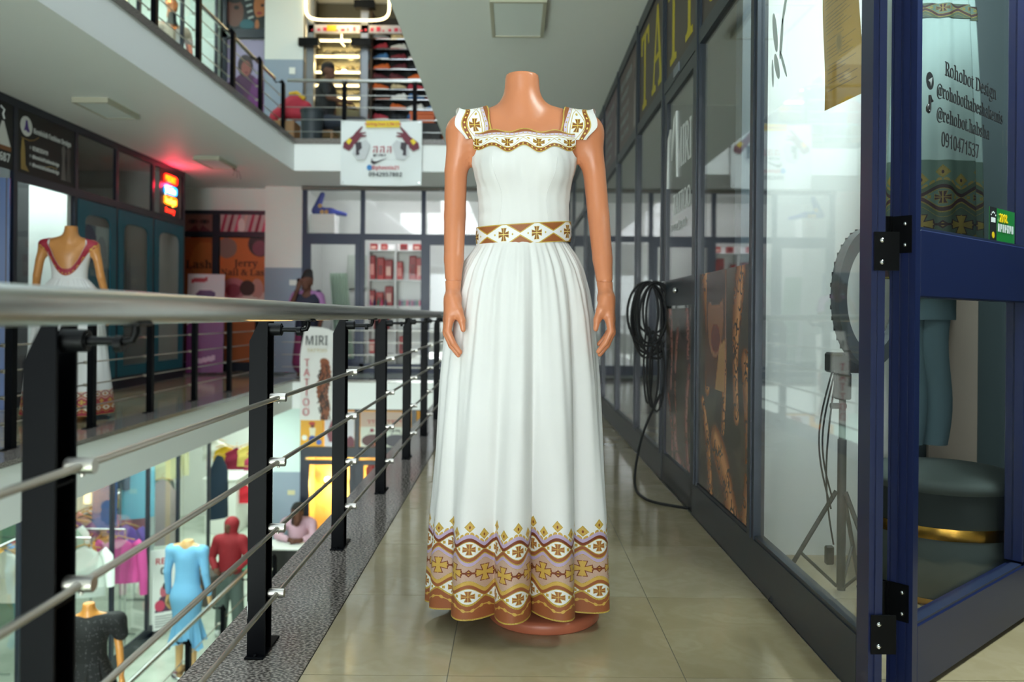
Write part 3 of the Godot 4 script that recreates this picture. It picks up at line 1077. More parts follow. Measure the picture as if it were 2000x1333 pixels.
func linear_curve(pts: Array, x: float) -> float:
	for i in pts.size() - 1:
		if x <= pts[i + 1][0]:
			return lerpf(pts[i][1], pts[i + 1][1], clampf((x - pts[i][0]) / (pts[i + 1][0] - pts[i][0]), 0, 1))
	return pts[pts.size() - 1][1]

# folds at the hem, by angle from the front in degrees: outward and inward
const FOLDS := [[-180, 0.015], [-160, -0.03], [-138, 0.018], [-115, -0.03], [-92, 0.010], [-78, -0.02], [-62, 0.014], [-49, -0.022], [-34, 0.030], [-18.5, -0.062], [-4, 0.026], [9.5, -0.085], [25, 0.032], [43, -0.05], [64, 0.016], [82, -0.024], [104, 0.016], [126, -0.02], [150, 0.018], [168, -0.015], [180, 0.015]]

func skirt_point(ang: float, y: float, prof: Array, tuck: float, amp: float) -> Vector3:
	# prof: half width by height; folds deepen towards the hem
	var base := linear_curve(prof, y)
	var top: float = prof[prof.size() - 1][0]
	var down := clampf((top - y) / top, 0.0, 1.0)
	var deg := rad_to_deg(ang)
	var fold := smooth_curve(FOLDS, wrapf(deg, -180, 180)) * pow(down, 1.35) * amp
	var fine := (sin(ang * 31.0) + 0.7 * sin(ang * 53.0 + 1.3) + 0.6 * sin(ang * 22.0 + 0.5)) * 0.0034 * exp(-down * 2.8) * minf(1.0, down * 22.0)
	var mid := (sin(ang * 13.0 + 0.8) * 0.007 + sin(ang * 19.0 + 2.0) * 0.0045 + sin(ang * 29.0) * 0.002) * sin(clampf(down * 1.25, 0, 1) * PI) * amp
	var r := base + fold + fine + mid
	var side := -0.026 * (smooth_curve(FOLDS, wrapf(deg + 1.0, -180, 180)) - smooth_curve(FOLDS, wrapf(deg - 1.0, -180, 180))) / deg_to_rad(2.0) * pow(down, 2.0) * amp
	var z := (r * cos(ang) - side * sin(ang)) * lerpf(tuck, 0.97, clampf(down * 2.2, 0, 1))
	return Vector3(r * sin(ang) + side * cos(ang), y, z)

func mannequin_base(parent: Node3D, x: float, m: Material) -> void:
	var st := mb()
	lathe(st, [Vector2(0.0001, 0.0), Vector2(0.154, 0.0), Vector2(0.158, 0.004), Vector2(0.158, 0.022), Vector2(0.155, 0.029), Vector2(0.146, 0.033), Vector2(0.09, 0.037), Vector2(0.03, 0.04), Vector2(0.0001, 0.04)], 64, Vector3(x, 0, 0))
	part("base", st, m, parent)
	var pole := mb()
	rod(pole, Vector3(x, 0.038, 0), Vector3(0.02, 1.02, -0.01), 0.014, 12)
	part("support_pole", pole, M.chrome, parent)

func fabric(key: String, hex: String, through := 0.0) -> StandardMaterial3D:
	var m := mat(key, hex, 0.88)
	m.normal_enabled = true
	if not M.has("weave"):
		var n := noise_tex(0.22, [], 2, FastNoiseLite.TYPE_SIMPLEX, 2, 256)
		n.as_normal_map = true
		n.bump_strength = 2.0
		M["weave"] = n
	m.normal_texture = M.weave
	m.normal_scale = 0.12
	triplanar(m, 14.0)
	if through > 0:
		m.backlight_enabled = true
		m.backlight = Color(through, through, through)
	return m

func mannequin_and_dress() -> void:
	var where := Vector3(0.026, 0, -2.36)
	var skin := mat("mannequin_skin", "d0845c", 0.36)
	skin.clearcoat_enabled = true
	skin.clearcoat = 0.06
	skin.clearcoat_roughness = 0.25
	var man := thing("mannequin", "headless orange-tan mannequin wearing the white dress with gold embroidery", "mannequin", where)
	part("body", mannequin_mesh(0.0075, 0.0), skin, man)
	var bm := mat("mannequin_base_paint", "b9694c", 0.4)
	mannequin_base(man, 0.068, bm)
	M["body_mesh"] = man.get_child(0).mesh
	# --- dress ---
	var cloth := fabric("white_cotton", "e4e4e2")
	var dress := thing("dress", "long white dress with gold and brown embroidered neckline, belt and hem", "dress", where)
	var tb := torso_bones()
	var k := 0.035
	var radial := func(ang: float, y: float, off: float) -> Vector3:
		var d := Vector3(sin(ang), 0, cos(ang))
		var c := Vector3(0.0, y, 0)
		var a := 0.04
		var b := 0.2
		for i in 18:
			var m := (a + b) / 2
			if field(c + d * m, tb, k) < off: a = m
			else: b = m
		return c + d * a
	# bodice: wraps the torso from belt to neckline
	var ytop := func(ang: float) -> float:
		var a := absf(ang)
		return smooth_curve([[0.0, 1.372], [0.75, 1.374], [1.0, 1.362], [1.35, 1.315], [1.75, 1.31], [2.2, 1.35], [3.2, 1.30]], a)
	var bod := grid(112, 30, func(u: float, v: float) -> Vector3:
		var ang := (u - 0.5) * TAU
		var y := lerpf(1.075, ytop.call(ang), v)
		var crease := 0.0012 * sin(y * 160.0 + ang * 3.0) * exp(-pow((absf(ang) - 1.2) / 0.35, 2)) + 0.0007 * sin(ang * 24.0 + y * 20.0)
		return radial.call(ang, y, 0.0065 + crease), true)
	part("bodice", bod, cloth, dress)
	for s: float in [-1.0, 1.0]:
		var seam := []
		for i in 14:
			seam.append(radial.call(s * (0.72 - 0.1 * sin(i / 13.0 * PI)), lerpf(1.1, 1.30, i / 13.0), 0.0068))
		part("seam", tube(mb(), seam, 0.0011, 5), cloth, dress)
	# neckline trim: one front band and two shoulder straps
	var tm := print_mat("neck_embroidery", trim_image(), 0.55)
	tm.texture_repeat = true
	var front := grid(72, 14, func(u: float, v: float) -> Vector3:
		var x := lerpf(-0.143, 0.147, u) - 0.002
		var ph := (x + 0.118) / 0.087 
		var inner := 1.378 + 0.005 * cos(TAU * (x + 0.0) / 0.087 * 1.0) + maxf(0.0, absf(x) - 0.09) * 0.05
		var outer := 1.322 - 0.010 * cos(TAU * (x + 0.046) / 0.087) + maxf(0.0, absf(x) - 0.09) * 0.35
		var y := lerpf(inner, outer, v)
		var z := 0.16
		for i in 40:
			var d := field(Vector3(x, y, z), tb, k) - 0.0088
			if d < 0.0004: break
			z -= d * 0.8
		return Vector3(x, y, z), false, func(u: float, v: float) -> Vector2: return Vector2(lerpf(-0.143, 0.147, u) / 0.087 + 0.5 + 0.046 / 0.087, v))
	part("neckline_band", front, tm, dress)
	for s: float in [-1.0, 1.0]:
		var tb2: Array = tb + [arm_bones(0.0)[0], arm_bones(0.0)[4]]
		var strap_at := func(x: float, a: float, off: float) -> Vector3:
			var d := Vector3(0, sin(a), cos(a))
			var c := Vector3(x, 1.375, -0.012)
			var r := 0.15
			for i in 40:
				var e := field(c + d * r, tb2, k) - off
				if e < 0.0004: break
				r -= e * 0.8
			return c + d * r
		var inner := func(v: float) -> float: return smooth_curve([[0.0, 0.094], [0.25, 0.104], [0.55, 0.12], [1.0, 0.1]], v)
		var outer := func(v: float) -> float: return 0.171 + 0.005 * v - 0.008 * cos(TAU * (v * 2.6 + 0.1)) + 0.008 * minf(v * 3.0, 1.0)
		var ang := func(v: float) -> float: return lerpf(-0.25, 3.7, v)
		var strap := grid(14, 44, func(u: float, v: float) -> Vector3:
			return strap_at.call((lerpf(inner.call(v), outer.call(v), u) + (0.004 if s > 0 else -0.004)) * s, ang.call(v), 0.0075), false, func(u: float, v: float) -> Vector2: return Vector2(v * 2.6 + 0.1, u))
		part("shoulder_strap", strap, tm, dress)
		var edge := grid(8, 44, func(u: float, v: float) -> Vector3:
			var x: float = outer.call(v)
			var wd := 0.005 + 0.013 * smoothstep(0.0, 0.16, v)
			var p: Vector3 = strap_at.call((minf(lerpf(x - 0.006, x + wd, u), 0.2) + (0.004 if s > 0 else -0.004)) * s, ang.call(v), 0.0066 + 0.009 * u * u)
			return p + Vector3(s * maxf(0.0, lerpf(x, x + wd, u) - 0.2) * 0.6, 0, 0))
		part("armhole_edge", edge, cloth, dress)
	# belt
	var bmt := print_mat("belt_embroidery", belt_image(), 0.55)
	bmt.texture_repeat = true
	var belt := grid(112, 6, func(u: float, v: float) -> Vector3:
		var a := (u - 0.5) * TAU
		var p: Vector3 = radial.call(a, lerpf(1.066, 1.123, v), 0.0115 + 0.0015 * sin(v * PI))
		p.y += p.x * 0.07 - 0.006 * cos(a)
		return p, true, func(u: float, v: float) -> Vector2: return Vector2((u - 0.5) * 0.80 / 0.112 + 0.11, 1.0 - v))
	part("belt", belt, bmt, dress)
	# skirt
	var prof := [[0.0, 0.262], [0.30, 0.253], [0.68, 0.226], [0.86, 0.208], [0.93, 0.196], [0.99, 0.178], [1.03, 0.156], [1.055, 0.139], [1.07, 0.131]]
	var hem_y := func(a: float) -> float: return 0.042 + 0.032 * cos(a) + 0.004 * sin(a * 5.0)
	var band := 0.265
	var skirt := grid(420, 70, func(u: float, v: float) -> Vector3:
		var a := (u - 0.5) * TAU
		var p := skirt_point(a, lerpf(hem_y.call(a) + band, 1.07, v), prof, 0.76, 1.0)
		p.y += clampf((p.y - 0.9) / 0.18, 0, 1) * p.x * 0.06
		return p + Vector3(-0.006, 0, 0), true)
	part("skirt", skirt, cloth, dress)
	var hm := print_mat("hem_embroidery", hem_image("a25c34", "7f3a17", "c3aed0", "cfae9b"), 0.6)
	hm.texture_repeat = true
	# lengths along the hem so that the pattern keeps its size in the folds
	var run := [0.0]
	for i in 420:
		var a0 := (i / 420.0 - 0.5) * TAU
		var a1 := ((i + 1) / 420.0 - 0.5) * TAU
		run.append(run[i] + skirt_point(a0, 0.12, prof, 0.76, 1.0).distance_to(skirt_point(a1, 0.12, prof, 0.76, 1.0)))
	var turns := roundf(run[420] / 0.1)
	var hem := grid(420, 24, func(u: float, v: float) -> Vector3:
		var a := (u - 0.5) * TAU
		return skirt_point(a, hem_y.call(a) + band * v, prof, 0.76, 1.0) + Vector3(-0.006, 0, 0), true, func(u: float, v: float) -> Vector2: return Vector2(run[int(roundf(u * 420))] / run[420] * turns + 0.25, 1.0 - v * 0.998))
	part("hem_band", hem, hm, dress)
	M["cloth_prof"] = prof

var windows := 1
var doors := 0

func bay_right(label: String, d0: float, d1: float, pane: Material, header := true, kick := 0.14) -> Node3D:
	# one bay of the near shop front between distances d0 (near) and d1 (far); face at x = 0.785
	windows += 1
	var b := shell("window_%d" % windows, label, "shop window")
	var x0 := 0.785
	var x1 := 0.82
	var fr: Material = M.navy_grey
	part("mullion", box(mb(), Vector3(x0, 0, -d1 + 0.035), Vector3(x1, 2.745, -d1 - 0.035)), fr, b)
	part("mullion_rib", box(mb(), Vector3(x0 - 0.006, 0.14, -d1 + 0.012), Vector3(x0, 2.745, -d1 - 0.02)), fr, b)
	if kick > 0:
		part("kick_panel", box(mb(), Vector3(x0, 0, -d0 - 0.035), Vector3(x1, kick, -d1 + 0.035)), fr, b)
		part("sill_bead", box(mb(), Vector3(x0 + 0.004, kick, -d0 - 0.035), Vector3(x1, kick + 0.012, -d1 + 0.035)), fr, b)
	if header:
		part("transom", box(mb(), Vector3(x0, 2.035, -d0 - 0.035), Vector3(x1, 2.1, -d1 + 0.035)), fr, b)
		part("header_rail", box(mb(), Vector3(x0, 2.68, -d0 - 0.035), Vector3(x1, 2.752, -d1 + 0.035)), fr, b)
	if pane:
		part("pane", box(mb(), Vector3(0.799, kick, -d0 - 0.035), Vector3(0.804, 2.035, -d1 + 0.035)), pane, b)
		part("header_pane", box(mb(), Vector3(0.802, 2.1, -d0 - 0.035), Vector3(0.807, 2.68, -d1 + 0.035)), pane, b)
	return b

func tattoo_image(seed_: int, base: String, skin: String, skin2: String) -> Image:
	# photographs of inked arms on a dark ground
	var w := 320
	var h := 400
	var im := canvas(w, h, base)
	var r := RandomNumberGenerator.new()
	r.seed = seed_
	for i in 26:
		oval(im, r.randf() * w, r.randf() * h, 26 + r.randf() * 50, 20 + r.randf() * 60, ["38342b", "454034", "2e2b25", "50483a"][r.randi() % 4])
	soften(im, 8)
	for a: Array in [[40, -10, 62, 210, 34, 20], [262, 10, 246, 240, 30, 16], [150, 60, 158, 330, 26, 10], [290, 150, 296, 410, 24, 30], [120, 300, 230, 420, 34, 44], [30, 240, 90, 420, 14, 26]]:
		var p0 := Vector2(a[0], a[1])
		var p1 := Vector2(a[2], a[3])
		var n := (p1 - p0).normalized().orthogonal()
		var bow := n * (14.0 + r.randf() * 22.0) * (1.0 if r.randf() < 0.5 else -1.0)
		for q in 6:        # the arm, lighter along one side
			var k := 1.0 - q * 0.16
			var c := Color(skin).darkened(0.45).lerp(Color(skin2), q / 5.0).to_html(false)
			for i in 36:
				var t := i / 35.0
				var o := p0.lerp(p1, t) + bow * sin(t * PI) + n * q * 1.7
				var rr: float = lerpf(a[4], a[5], t) * k * (1.0 + 0.12 * sin(t * 7.0))
				oval(im, o.x, o.y, rr, rr, c)
		for i in 34:       # ink: short curling strokes along the arm
			var t := r.randf()
			var c0 := p0.lerp(p1, t) + bow * sin(t * PI) + n * (r.randf() - 0.5) * 1.7 * lerpf(a[4], a[5], t)
			var pts := []
			var dirn := r.randf() * TAU
			for k in 7:
				pts.append([c0.x, c0.y])
				dirn += 0.55 * (1.0 if i % 2 else -1.0)
				c0 += Vector2(cos(dirn), sin(dirn) * 1.3) * 4.0
			stroke(im, pts, 1.5 + r.randf() * 1.6, ["17120f", "221812", "2b1d15"][r.randi() % 3])
	for i in 40:           # pale scrollwork on the dark ground
		var c1 := Vector2(90 + r.randf() * 90, r.randf() * h)
		stroke(im, [[c1.x, c1.y], [c1.x + 6, c1.y + 12], [c1.x - 2, c1.y + 24]], 1.4, ["8a7450", "6d6044"][i % 2])
	return soften(im, 2)

func right_side() -> void:
	var front := PI * -0.5     # faces the walkway, reads from far to near
	var t_ := Vector3(0, front, 0)
	# --- shop fronts, near to far ---
	windows = 1
	var w := bay_right("fixed shop window with white paint behind it, beside the open navy door", 1.83, 2.70, null)
	part("jamb", box(mb(), Vector3(0.785, 0, -1.80), Vector3(0.815, 2.745, -1.862)), M.door_navy, w)
	part("jamb_bead", box(mb(), Vector3(0.797, 0, -1.795), Vector3(0.802, 2.745, -1.80)), M.door_navy, w)
	part("pane", box(mb(), Vector3(0.797, 0.14, -1.865), Vector3(0.803, 2.035, -2.665)), M.pane, w)
	part("header_pane", box(mb(), Vector3(0.802, 2.1, -1.865), Vector3(0.807, 2.68, -2.665)), M.pane, w)
	bay_right("tattoo shop window with a tattoo collage on its lower half", 2.70, 3.545, M.pane)
	bay_right("tattoo shop doorway bay under the yellow double T", 3.545, 4.365, M.pane, true, 0.0)
	bay_right("shop window bay behind the hanging black cable coil", 4.365, 5.30, M.pane)
	bay_right("narrow shop window bay next to the brown poster header", 5.30, 6.30, M.pane)
	bay_right("shop window bay at the far end of the near walkway", 6.30, 7.30, M.pane)
	bay_right("shop window bay past the poster headers", 7.30, 9.2, M.pane)
	bay_right("last shop window bay before the back walkway", 9.2, 11.1, M.pane)
	bay_right("shop window bay in the back corner", 11.1, 12.2, M.pane)
	bay_right("shop window on the near side of the open navy door", -0.4, 0.82, M.pane)
	# tattoo shop door in its bay
	doors += 1
	var td := shell("door_%d" % doors, "grey framed glass tattoo shop door with white logo lettering", "door")
	var tf := mb()
	frame(tf, 0.75, 2.03, 0.06, 0.03, Transform3D(Basis(Vector3(0, 0, 1), Vector3.UP, Vector3(-1, 0, 0)), Vector3(0.818, 0.003, -4.33)))
	part("frame", tf, M.navy_grey, td)
	part("middle_rail", box(mb(), Vector3(0.79, 0.92, -3.64), Vector3(0.816, 1.05, -4.27)), M.navy_grey, td)
	part("bottom_rail", box(mb(), Vector3(0.788, 0.004, -3.58), Vector3(0.818, 0.15, -4.33)), M.navy_grey, td)
	var kn := mb()
	ball(kn, Vector3(0.772, 0.99, -3.92), Vector3(0.014, 0.014, 0.014), 10)
	part("keyhole", kn, M.chrome, td)
	words("MIRI", 0.19, M.white_vinyl, td, Vector3(0.7975, 1.68, -3.88), t_, "Droid Sans", false, 0.62, HORIZONTAL_ALIGNMENT_CENTER)
	words("TATTOO", 0.1, M.white_vinyl, td, Vector3(0.7975, 1.42, -3.92), t_, "Droid Sans", false, 0.8, HORIZONTAL_ALIGNMENT_CENTER)
	var arch := mb()
	tube(arch, [Vector3(0.797, 1.53, -4.27), Vector3(0.797, 1.78, -4.25), Vector3(0.797, 1.82, -4.2), Vector3(0.797, 1.66, -4.16), Vector3(0.797, 1.85, -4.1), Vector3(0.797, 1.88, -4.05), Vector3(0.797, 1.55, -4.02)], 0.008, 6)
	part("logo_swash", arch, M.white_vinyl, td)
	scribble(td, Vector3(0.7975, 1.31, -4.18), 0.42, 0.05, M.white_vinyl, 90)
	td.get_child(td.get_child_count() - 1).rotation = t_
	# plaque on the transom
	solo("number_plaque", bevel_box(mb(), Vector3(0.779, 2.045, -3.93), Vector3(0.785, 2.09, -4.05), 0.002), mat("plaque", "7f8790", 0.4), "small grey number plate above the tattoo shop door", "plaque")
	# --- header signs ---
	var film := mat("brown_film", "4b423c", 0.45)
	for a: Array in [["TA", 5.27, 4.40, "brown header sign with a yellow T and A"], ["TT", 4.33, 3.58, "brown header sign with two yellow T letters"], ["OO", 3.51, 2.735, "brown header sign with yellow letters O O over the tattoo window"]]:
		var s := thing("header_sign", a[3], "sign", Vector3(0.7985, 2.39, -(a[1] + a[2]) / 2), front)
		part("film", sheet(a[1] - a[2], 0.58, 0.002), film, s)
		var wd: float = (a[1] - a[2])
		for i in 2:
			words(a[0][i], 0.47, M.yellow_vinyl, s, Vector3((i - 0.5) * wd * 0.5, -0.01, 0.003), Vector3.ZERO, "Droid Serif", false, 0.78 if a[0][i] != "O" else 0.62, HORIZONTAL_ALIGNMENT_CENTER)
	var pk := 0
	for a: Array in [[6.27, 5.33, "5d4d4a", "brown header poster with grey lines of writing next to the yellow T"], [7.27, 6.33, "68545a", "mauve header poster with grey writing past the tattoo shop"], [9.17, 7.33, "9a86a8", "lilac header poster further along the walkway"]]:
		var s := thing("header_poster", a[3], "poster", Vector3(0.7985, 2.39, -(a[0] + a[1]) / 2), front)
		var wd: float = a[0] - a[1]
		var im := canvas(256, 160, a[2])
		for q in 5:
			oval(im, 205 + q * 6, 40 + q * 25, 12, 26, ["7d6664", "4f4144", "8a7375"][q % 3])
		shape(im, [[200, 150], [215, 60], [228, 150]], "9b8f90")
		part("print", sheet(wd, 0.58, 0.002), print_mat("header_print_%d" % pk, soften(im, 4), 0.4), s)
		pk += 1
		if pk < 3:
			for i in 5:
				scribble(s, Vector3(-wd * 0.42, 0.19 - i * 0.095, 0.002), wd * (0.5 if i else 0.66), 0.055 if i else 0.07, M.grey_vinyl, 40 + i + pk * 7)
	# --- tattoo posters on the glass ---
	var col1 := thing("tattoo_poster", "large tattoo photo collage on the lower tattoo shop window", "poster", Vector3(0.7965, 0.60, -3.122), front)
	part("print", sheet(0.77, 0.89, 0.002), print_mat("tattoo_print_a", tattoo_image(3, "544e40", "c4703c", "e09a62"), 0.25), col1)
	var face := canvas(96, 160, "6d4a3a")
	oval(face, 48, 60, 40, 56, "9a6a50"); oval(face, 50, 90, 22, 20, "7d3f36"); oval(face, 48, 20, 50, 24, "3a2a24"); shape(face, [[70, 100], [96, 90], [96, 160], [50, 160]], "b98a5a")
	var fp := part("face_print", sheet(0.3, 0.46, 0.002), print_mat("face_print", soften(face, 4), 0.25), col1)
	fp.position = Vector3(-0.1, 0.21, 0.002)
	var col2 := thing("tattoo_poster", "faded pink tattoo photo on the lower glass of the tattoo door", "poster", Vector3(0.7965, 0.535, -3.955), front)
	part("print", sheet(0.6, 0.74, 0.002), print_mat("tattoo_print_b", tattoo_image(8, "5f5254", "a06a64", "b88078"), 0.25), col2)
	# --- interiors behind the glass ---
	wall("wall_right", "dark partition inside the tattoo shop", Vector3(0.83, 0, -7.3), Vector3(4.9, 2.755, -7.4), M.dark_wall)
	wall("wall_right", "dark back wall of the tattoo shop", Vector3(2.9, 0, -3.15), Vector3(3.0, 2.755, -7.3), M.dark_wall)
	var tfl := solo("floor", box(mb(), Vector3(0.82, -0.031, -3.2), Vector3(4.9, 0.0, -11.0)), mat("dull_floor", "6f6a60", 0.4), "dull floor inside the tattoo shop", "floor")
	tfl.set_meta("kind", "structure")
	var pw := mat("shop_white", "e9efec", 0.7)
	wall("wall_right", "white painted partition behind the ring light", Vector3(0.906, 0, -2.98), Vector3(1.42, 2.755, -3.08), pw)
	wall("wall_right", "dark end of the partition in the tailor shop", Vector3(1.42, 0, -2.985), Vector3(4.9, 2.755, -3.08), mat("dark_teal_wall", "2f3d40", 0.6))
	wall("wall_right", "narrow dark board beside the white partition", Vector3(0.825, 0, -2.985), Vector3(0.906, 2.755, -3.07), mat("slate_board", "4a5a64", 0.5))
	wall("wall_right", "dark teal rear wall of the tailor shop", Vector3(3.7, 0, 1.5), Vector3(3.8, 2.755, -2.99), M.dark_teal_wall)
	wall("wall_right", "end wall of the tailor shop", Vector3(0.83, 0, 1.4), Vector3(3.8, 2.755, 1.5), pw)
	# lamp in the tailor shop
	var cl := thing("ceiling_lamp", "lit ceiling panel inside the tailor shop", "lamp", Vector3(1.5, SOFFIT, -1.75))
	part("housing", bevel_box(mb(), Vector3(-0.32, -0.05, -0.32), Vector3(0.32, 0, 0.32), 0.006), M.white_plastic, cl)
	part("diffuser", box(mb(), Vector3(-0.29, -0.054, -0.29), Vector3(0.29, -0.0505, 0.29)), glow("lamp_glow", "f3fffb", 6.0), cl)
	area("tailor_shop_light", Vector3(1.5, SOFFIT - 0.06, -1.75), Vector3(0, -1, 0), Vector2(0.58, 0.58), 6.8, "e8fcfa")
	tailor_door()
	tailor_shop()
	cables()
	# --- ceiling panel above the walkway, switched off ---
	ceiling_panel("square frosted ceiling lamp over the near walkway, switched off", Vector3(0.01, SOFFIT, -5.13), 0.34, 0.62)

func ceiling_panel(label: String, where: Vector3, w: float, l: float) -> void:
	var o := thing("ceiling_lamp", label, "lamp", where)
	var st := mb()
	frame(st, w, l, 0.022, 0.045, Transform3D(Basis(Vector3.RIGHT, Vector3.BACK, Vector3.DOWN), Vector3(-w / 2, 0, -l / 2)))
	part("housing", st, mat("lamp_housing", "b9b6a2", 0.5), o)
	part("diffuser", box(mb(), Vector3(-w / 2 + 0.022, -0.04, -l / 2 + 0.022), Vector3(w / 2 - 0.022, -0.01, l / 2 - 0.022)), mat("frosted", "e6ece8", 0.45), o)

func tailor_door() -> void:
	doors += 1
	var e := Vector3(0.906, 0.012, -1.85)
	var d := Vector3(0.754, 0, -0.656).normalized()
	var n := Vector3(-0.656, 0, -0.754).normalized()     # away from the camera side
	# local: x along the leaf from the hinge edge, z towards the viewer
	var o := shell("door_%d" % doors, "navy framed glass door standing open into the tailor shop", "door")
	o.transform = Transform3D(Basis(d, Vector3.UP, -n), e)
	var m: Material = M.door_navy
	var wd := 0.92
	var ht := 2.02
	var th := 0.058
	var st := mb()
	# hinge stile with grooves on its edge
	for a: Array in [[0.0, 0.0, -0.012], [0.003, -0.012, -0.016], [0.0, -0.016, -0.03], [0.005, -0.03, -0.036], [0.0, -0.036, -0.05], [0.003, -0.05, -0.053], [0.0, -0.053, -th]]:
		box(st, Vector3(a[0], 0, a[1]), Vector3(0.026, ht, a[2]))
	part("hinge_stile", st, m, o)
	part("lock_stile", bevel_box(mb(), Vector3(wd - 0.2, 0.16, -th + 0.008), Vector3(wd, ht, 0), 0.003), m, o)
	part("bottom_rail", bevel_box(mb(), Vector3(0.026, 0, -th + 0.008), Vector3(wd, 0.15, 0), 0.003), m, o)
	part("middle_rail", bevel_box(mb(), Vector3(0.026, 0.90, -th + 0.008), Vector3(wd - 0.2, 1.055, 0), 0.003), m, o)
	part("top_rail", bevel_box(mb(), Vector3(0.026, ht - 0.12, -th + 0.008), Vector3(wd - 0.2, ht, 0), 0.003), m, o)
	var bead := mb()
	for y: float in [0.15, 1.055]:
		box(bead, Vector3(0.026, y, -0.03), Vector3(wd - 0.2, y + 0.006, -0.004))
	part("glazing_bead", bead, M.navy, o)
	part("pane", box(mb(), Vector3(0.026, 0.15, -0.03), Vector3(wd - 0.2, 0.90, -0.025)), M.pane_dull, o)
	part("pane", box(mb(), Vector3(0.026, 1.055, -0.03), Vector3(wd - 0.2, ht - 0.12, -0.025)), M.pane_dull, o)
	# lever handle
	var hs := mb()
	bevel_box(hs, Vector3(0.755, 0.90, 0), Vector3(0.8, 1.1, 0.008), 0.003)
	tube(hs, [Vector3(0.777, 1.0, 0.008), Vector3(0.777, 1.0, 0.035), Vector3(0.765, 1.0, 0.042), Vector3(0.69, 1.0, 0.042)], 0.009, 8)
	part("handle", hs, M.black_plastic, o, "black lever handle")
	# hinges
	for y: float in [0.16, 1.0, 1.85]:
		var h := mb()
		box(h, Vector3(-0.003, y, -0.052), Vector3(0.0, y + 0.085, -0.008))
		rod(h, Vector3(-0.012, y - 0.03, -0.066), Vector3(-0.012, y + 0.085, -0.066), 0.011, 12)
		box(h, Vector3(-0.012, y, -0.066), Vector3(-0.002, y + 0.085, -0.05))
		var hp := part("hinge", h, M.black_plastic, o)
		var sc := mb()
		for yy: float in [0.018, 0.066]:
			ball(sc, Vector3(-0.004, y + yy, -0.022), Vector3(0.003, 0.006, 0.006), 8)
		part("screw", sc, M.chrome, hp)
		var jl := mb()
		var inv := o.transform.affine_inverse()
		var t := inv * Transform3D(Basis.IDENTITY, Vector3(0.79, y + 0.012 - 0.045, -1.795))
		box(jl, Vector3(-0.002, 0, 0), Vector3(0.052, 0.085, 0.004), t)
		part("jamb_leaf", jl, M.black_plastic, hp)
		var js := mb()
		for yy: float in [0.018, 0.066]:
			ball(js, t * Vector3(0.013, yy, 0.005), Vector3(0.006, 0.006, 0.006), 8)
		part("screw", js, M.chrome, hp)
	# lettering on the upper pane
	var bv: Material = M.black_vinyl
	words("Rohobot Design", 0.034, bv, o, Vector3(0.212, 1.465, -0.0235), Vector3.ZERO, "Droid Serif", false, 0.98)
	words("@rohobothabeshakemis", 0.032, bv, o, Vector3(0.165, 1.405, -0.0235), Vector3.ZERO, "Droid Serif", false, 0.86)
	words("@rehobot.habsha", 0.032, bv, o, Vector3(0.165, 1.348, -0.0235), Vector3.ZERO, "Droid Serif", false, 0.92)
	words("0910471537", 0.036, bv, o, Vector3(0.195, 1.29, -0.0235), Vector3.ZERO, "Droid Sans", false, 0.88)
	var ic := mb()
	rod(ic, Vector3(0.128, 1.418, -0.0245), Vector3(0.128, 1.418, -0.0235), 0.021, 24)
	part("round_badge", ic, bv, o)
	var pl := mb()
	extrude(pl, PackedVector2Array([Vector2(-0.011, 0.0), Vector2(0.011, 0.011), Vector2(0.004, -0.011), Vector2(0.0, -0.003)]), 0.0008, Transform3D(Basis.IDENTITY, Vector3(0.128, 1.417, -0.0235)))
	part("paper_plane", pl, M.grey_vinyl, o)
	var nt := mb()
	tube(nt, [Vector3(0.126, 1.383, -0.023), Vector3(0.126, 1.348, -0.023), Vector3(0.121, 1.342, -0.023), Vector3(0.113, 1.344, -0.023), Vector3(0.112, 1.352, -0.023), Vector3(0.118, 1.358, -0.023)], 0.0035, 6)
	tube(nt, [Vector3(0.126, 1.382, -0.023), Vector3(0.131, 1.374, -0.023), Vector3(0.139, 1.371, -0.023)], 0.0035, 6)
	part("music_note_mark", nt, bv, o)
	# green sticker at the foot of the upper pane, and a small tag
	var g := thing("sticker", "green and yellow notice sticker in the corner of the door glass", "sticker", o.transform * Vector3(0.60, 1.105, -0.022), o.rotation.y)
	part("backing", sheet(0.19, 0.098, 0.0015), mat("sticker_green", "1d7a34", 0.3), g)
	var bl := part("black_panel", sheet(0.05, 0.098, 0.0006), M.black_vinyl, g)
	bl.position = Vector3(-0.07, 0, 0.0016)
	var yb := part("yellow_edge", sheet(0.19, 0.007, 0.0006), mat("sticker_yellow", "e8c418", 0.3), g)
	yb.position = Vector3(0, -0.0455, 0.0024)
	words("2018.", 0.024, M.sticker_yellow, g, Vector3(-0.026, 0.024, 0.003), Vector3.ZERO, "Droid Sans", true, 0.8)
	var cr := mb()
	for i in 5:
		rod(cr, Vector3(-0.086 + i * 0.008, 0.028 + sin(i * PI / 4) * 0.008, 0.0022), Vector3(-0.086 + i * 0.008, 0.028 + sin(i * PI / 4) * 0.008, 0.003), 0.0025, 8)
	box(cr, Vector3(-0.086, 0.008, 0.0022), Vector3(-0.056, 0.021, 0.003))
	part("crown_mark", cr, M.white_vinyl, g)
	var dot := mb()
	rod(dot, Vector3(-0.07, -0.026, 0.0022), Vector3(-0.07, -0.026, 0.003), 0.009, 14)
	part("yellow_seal", dot, M.sticker_yellow, g)
	var am := mb()
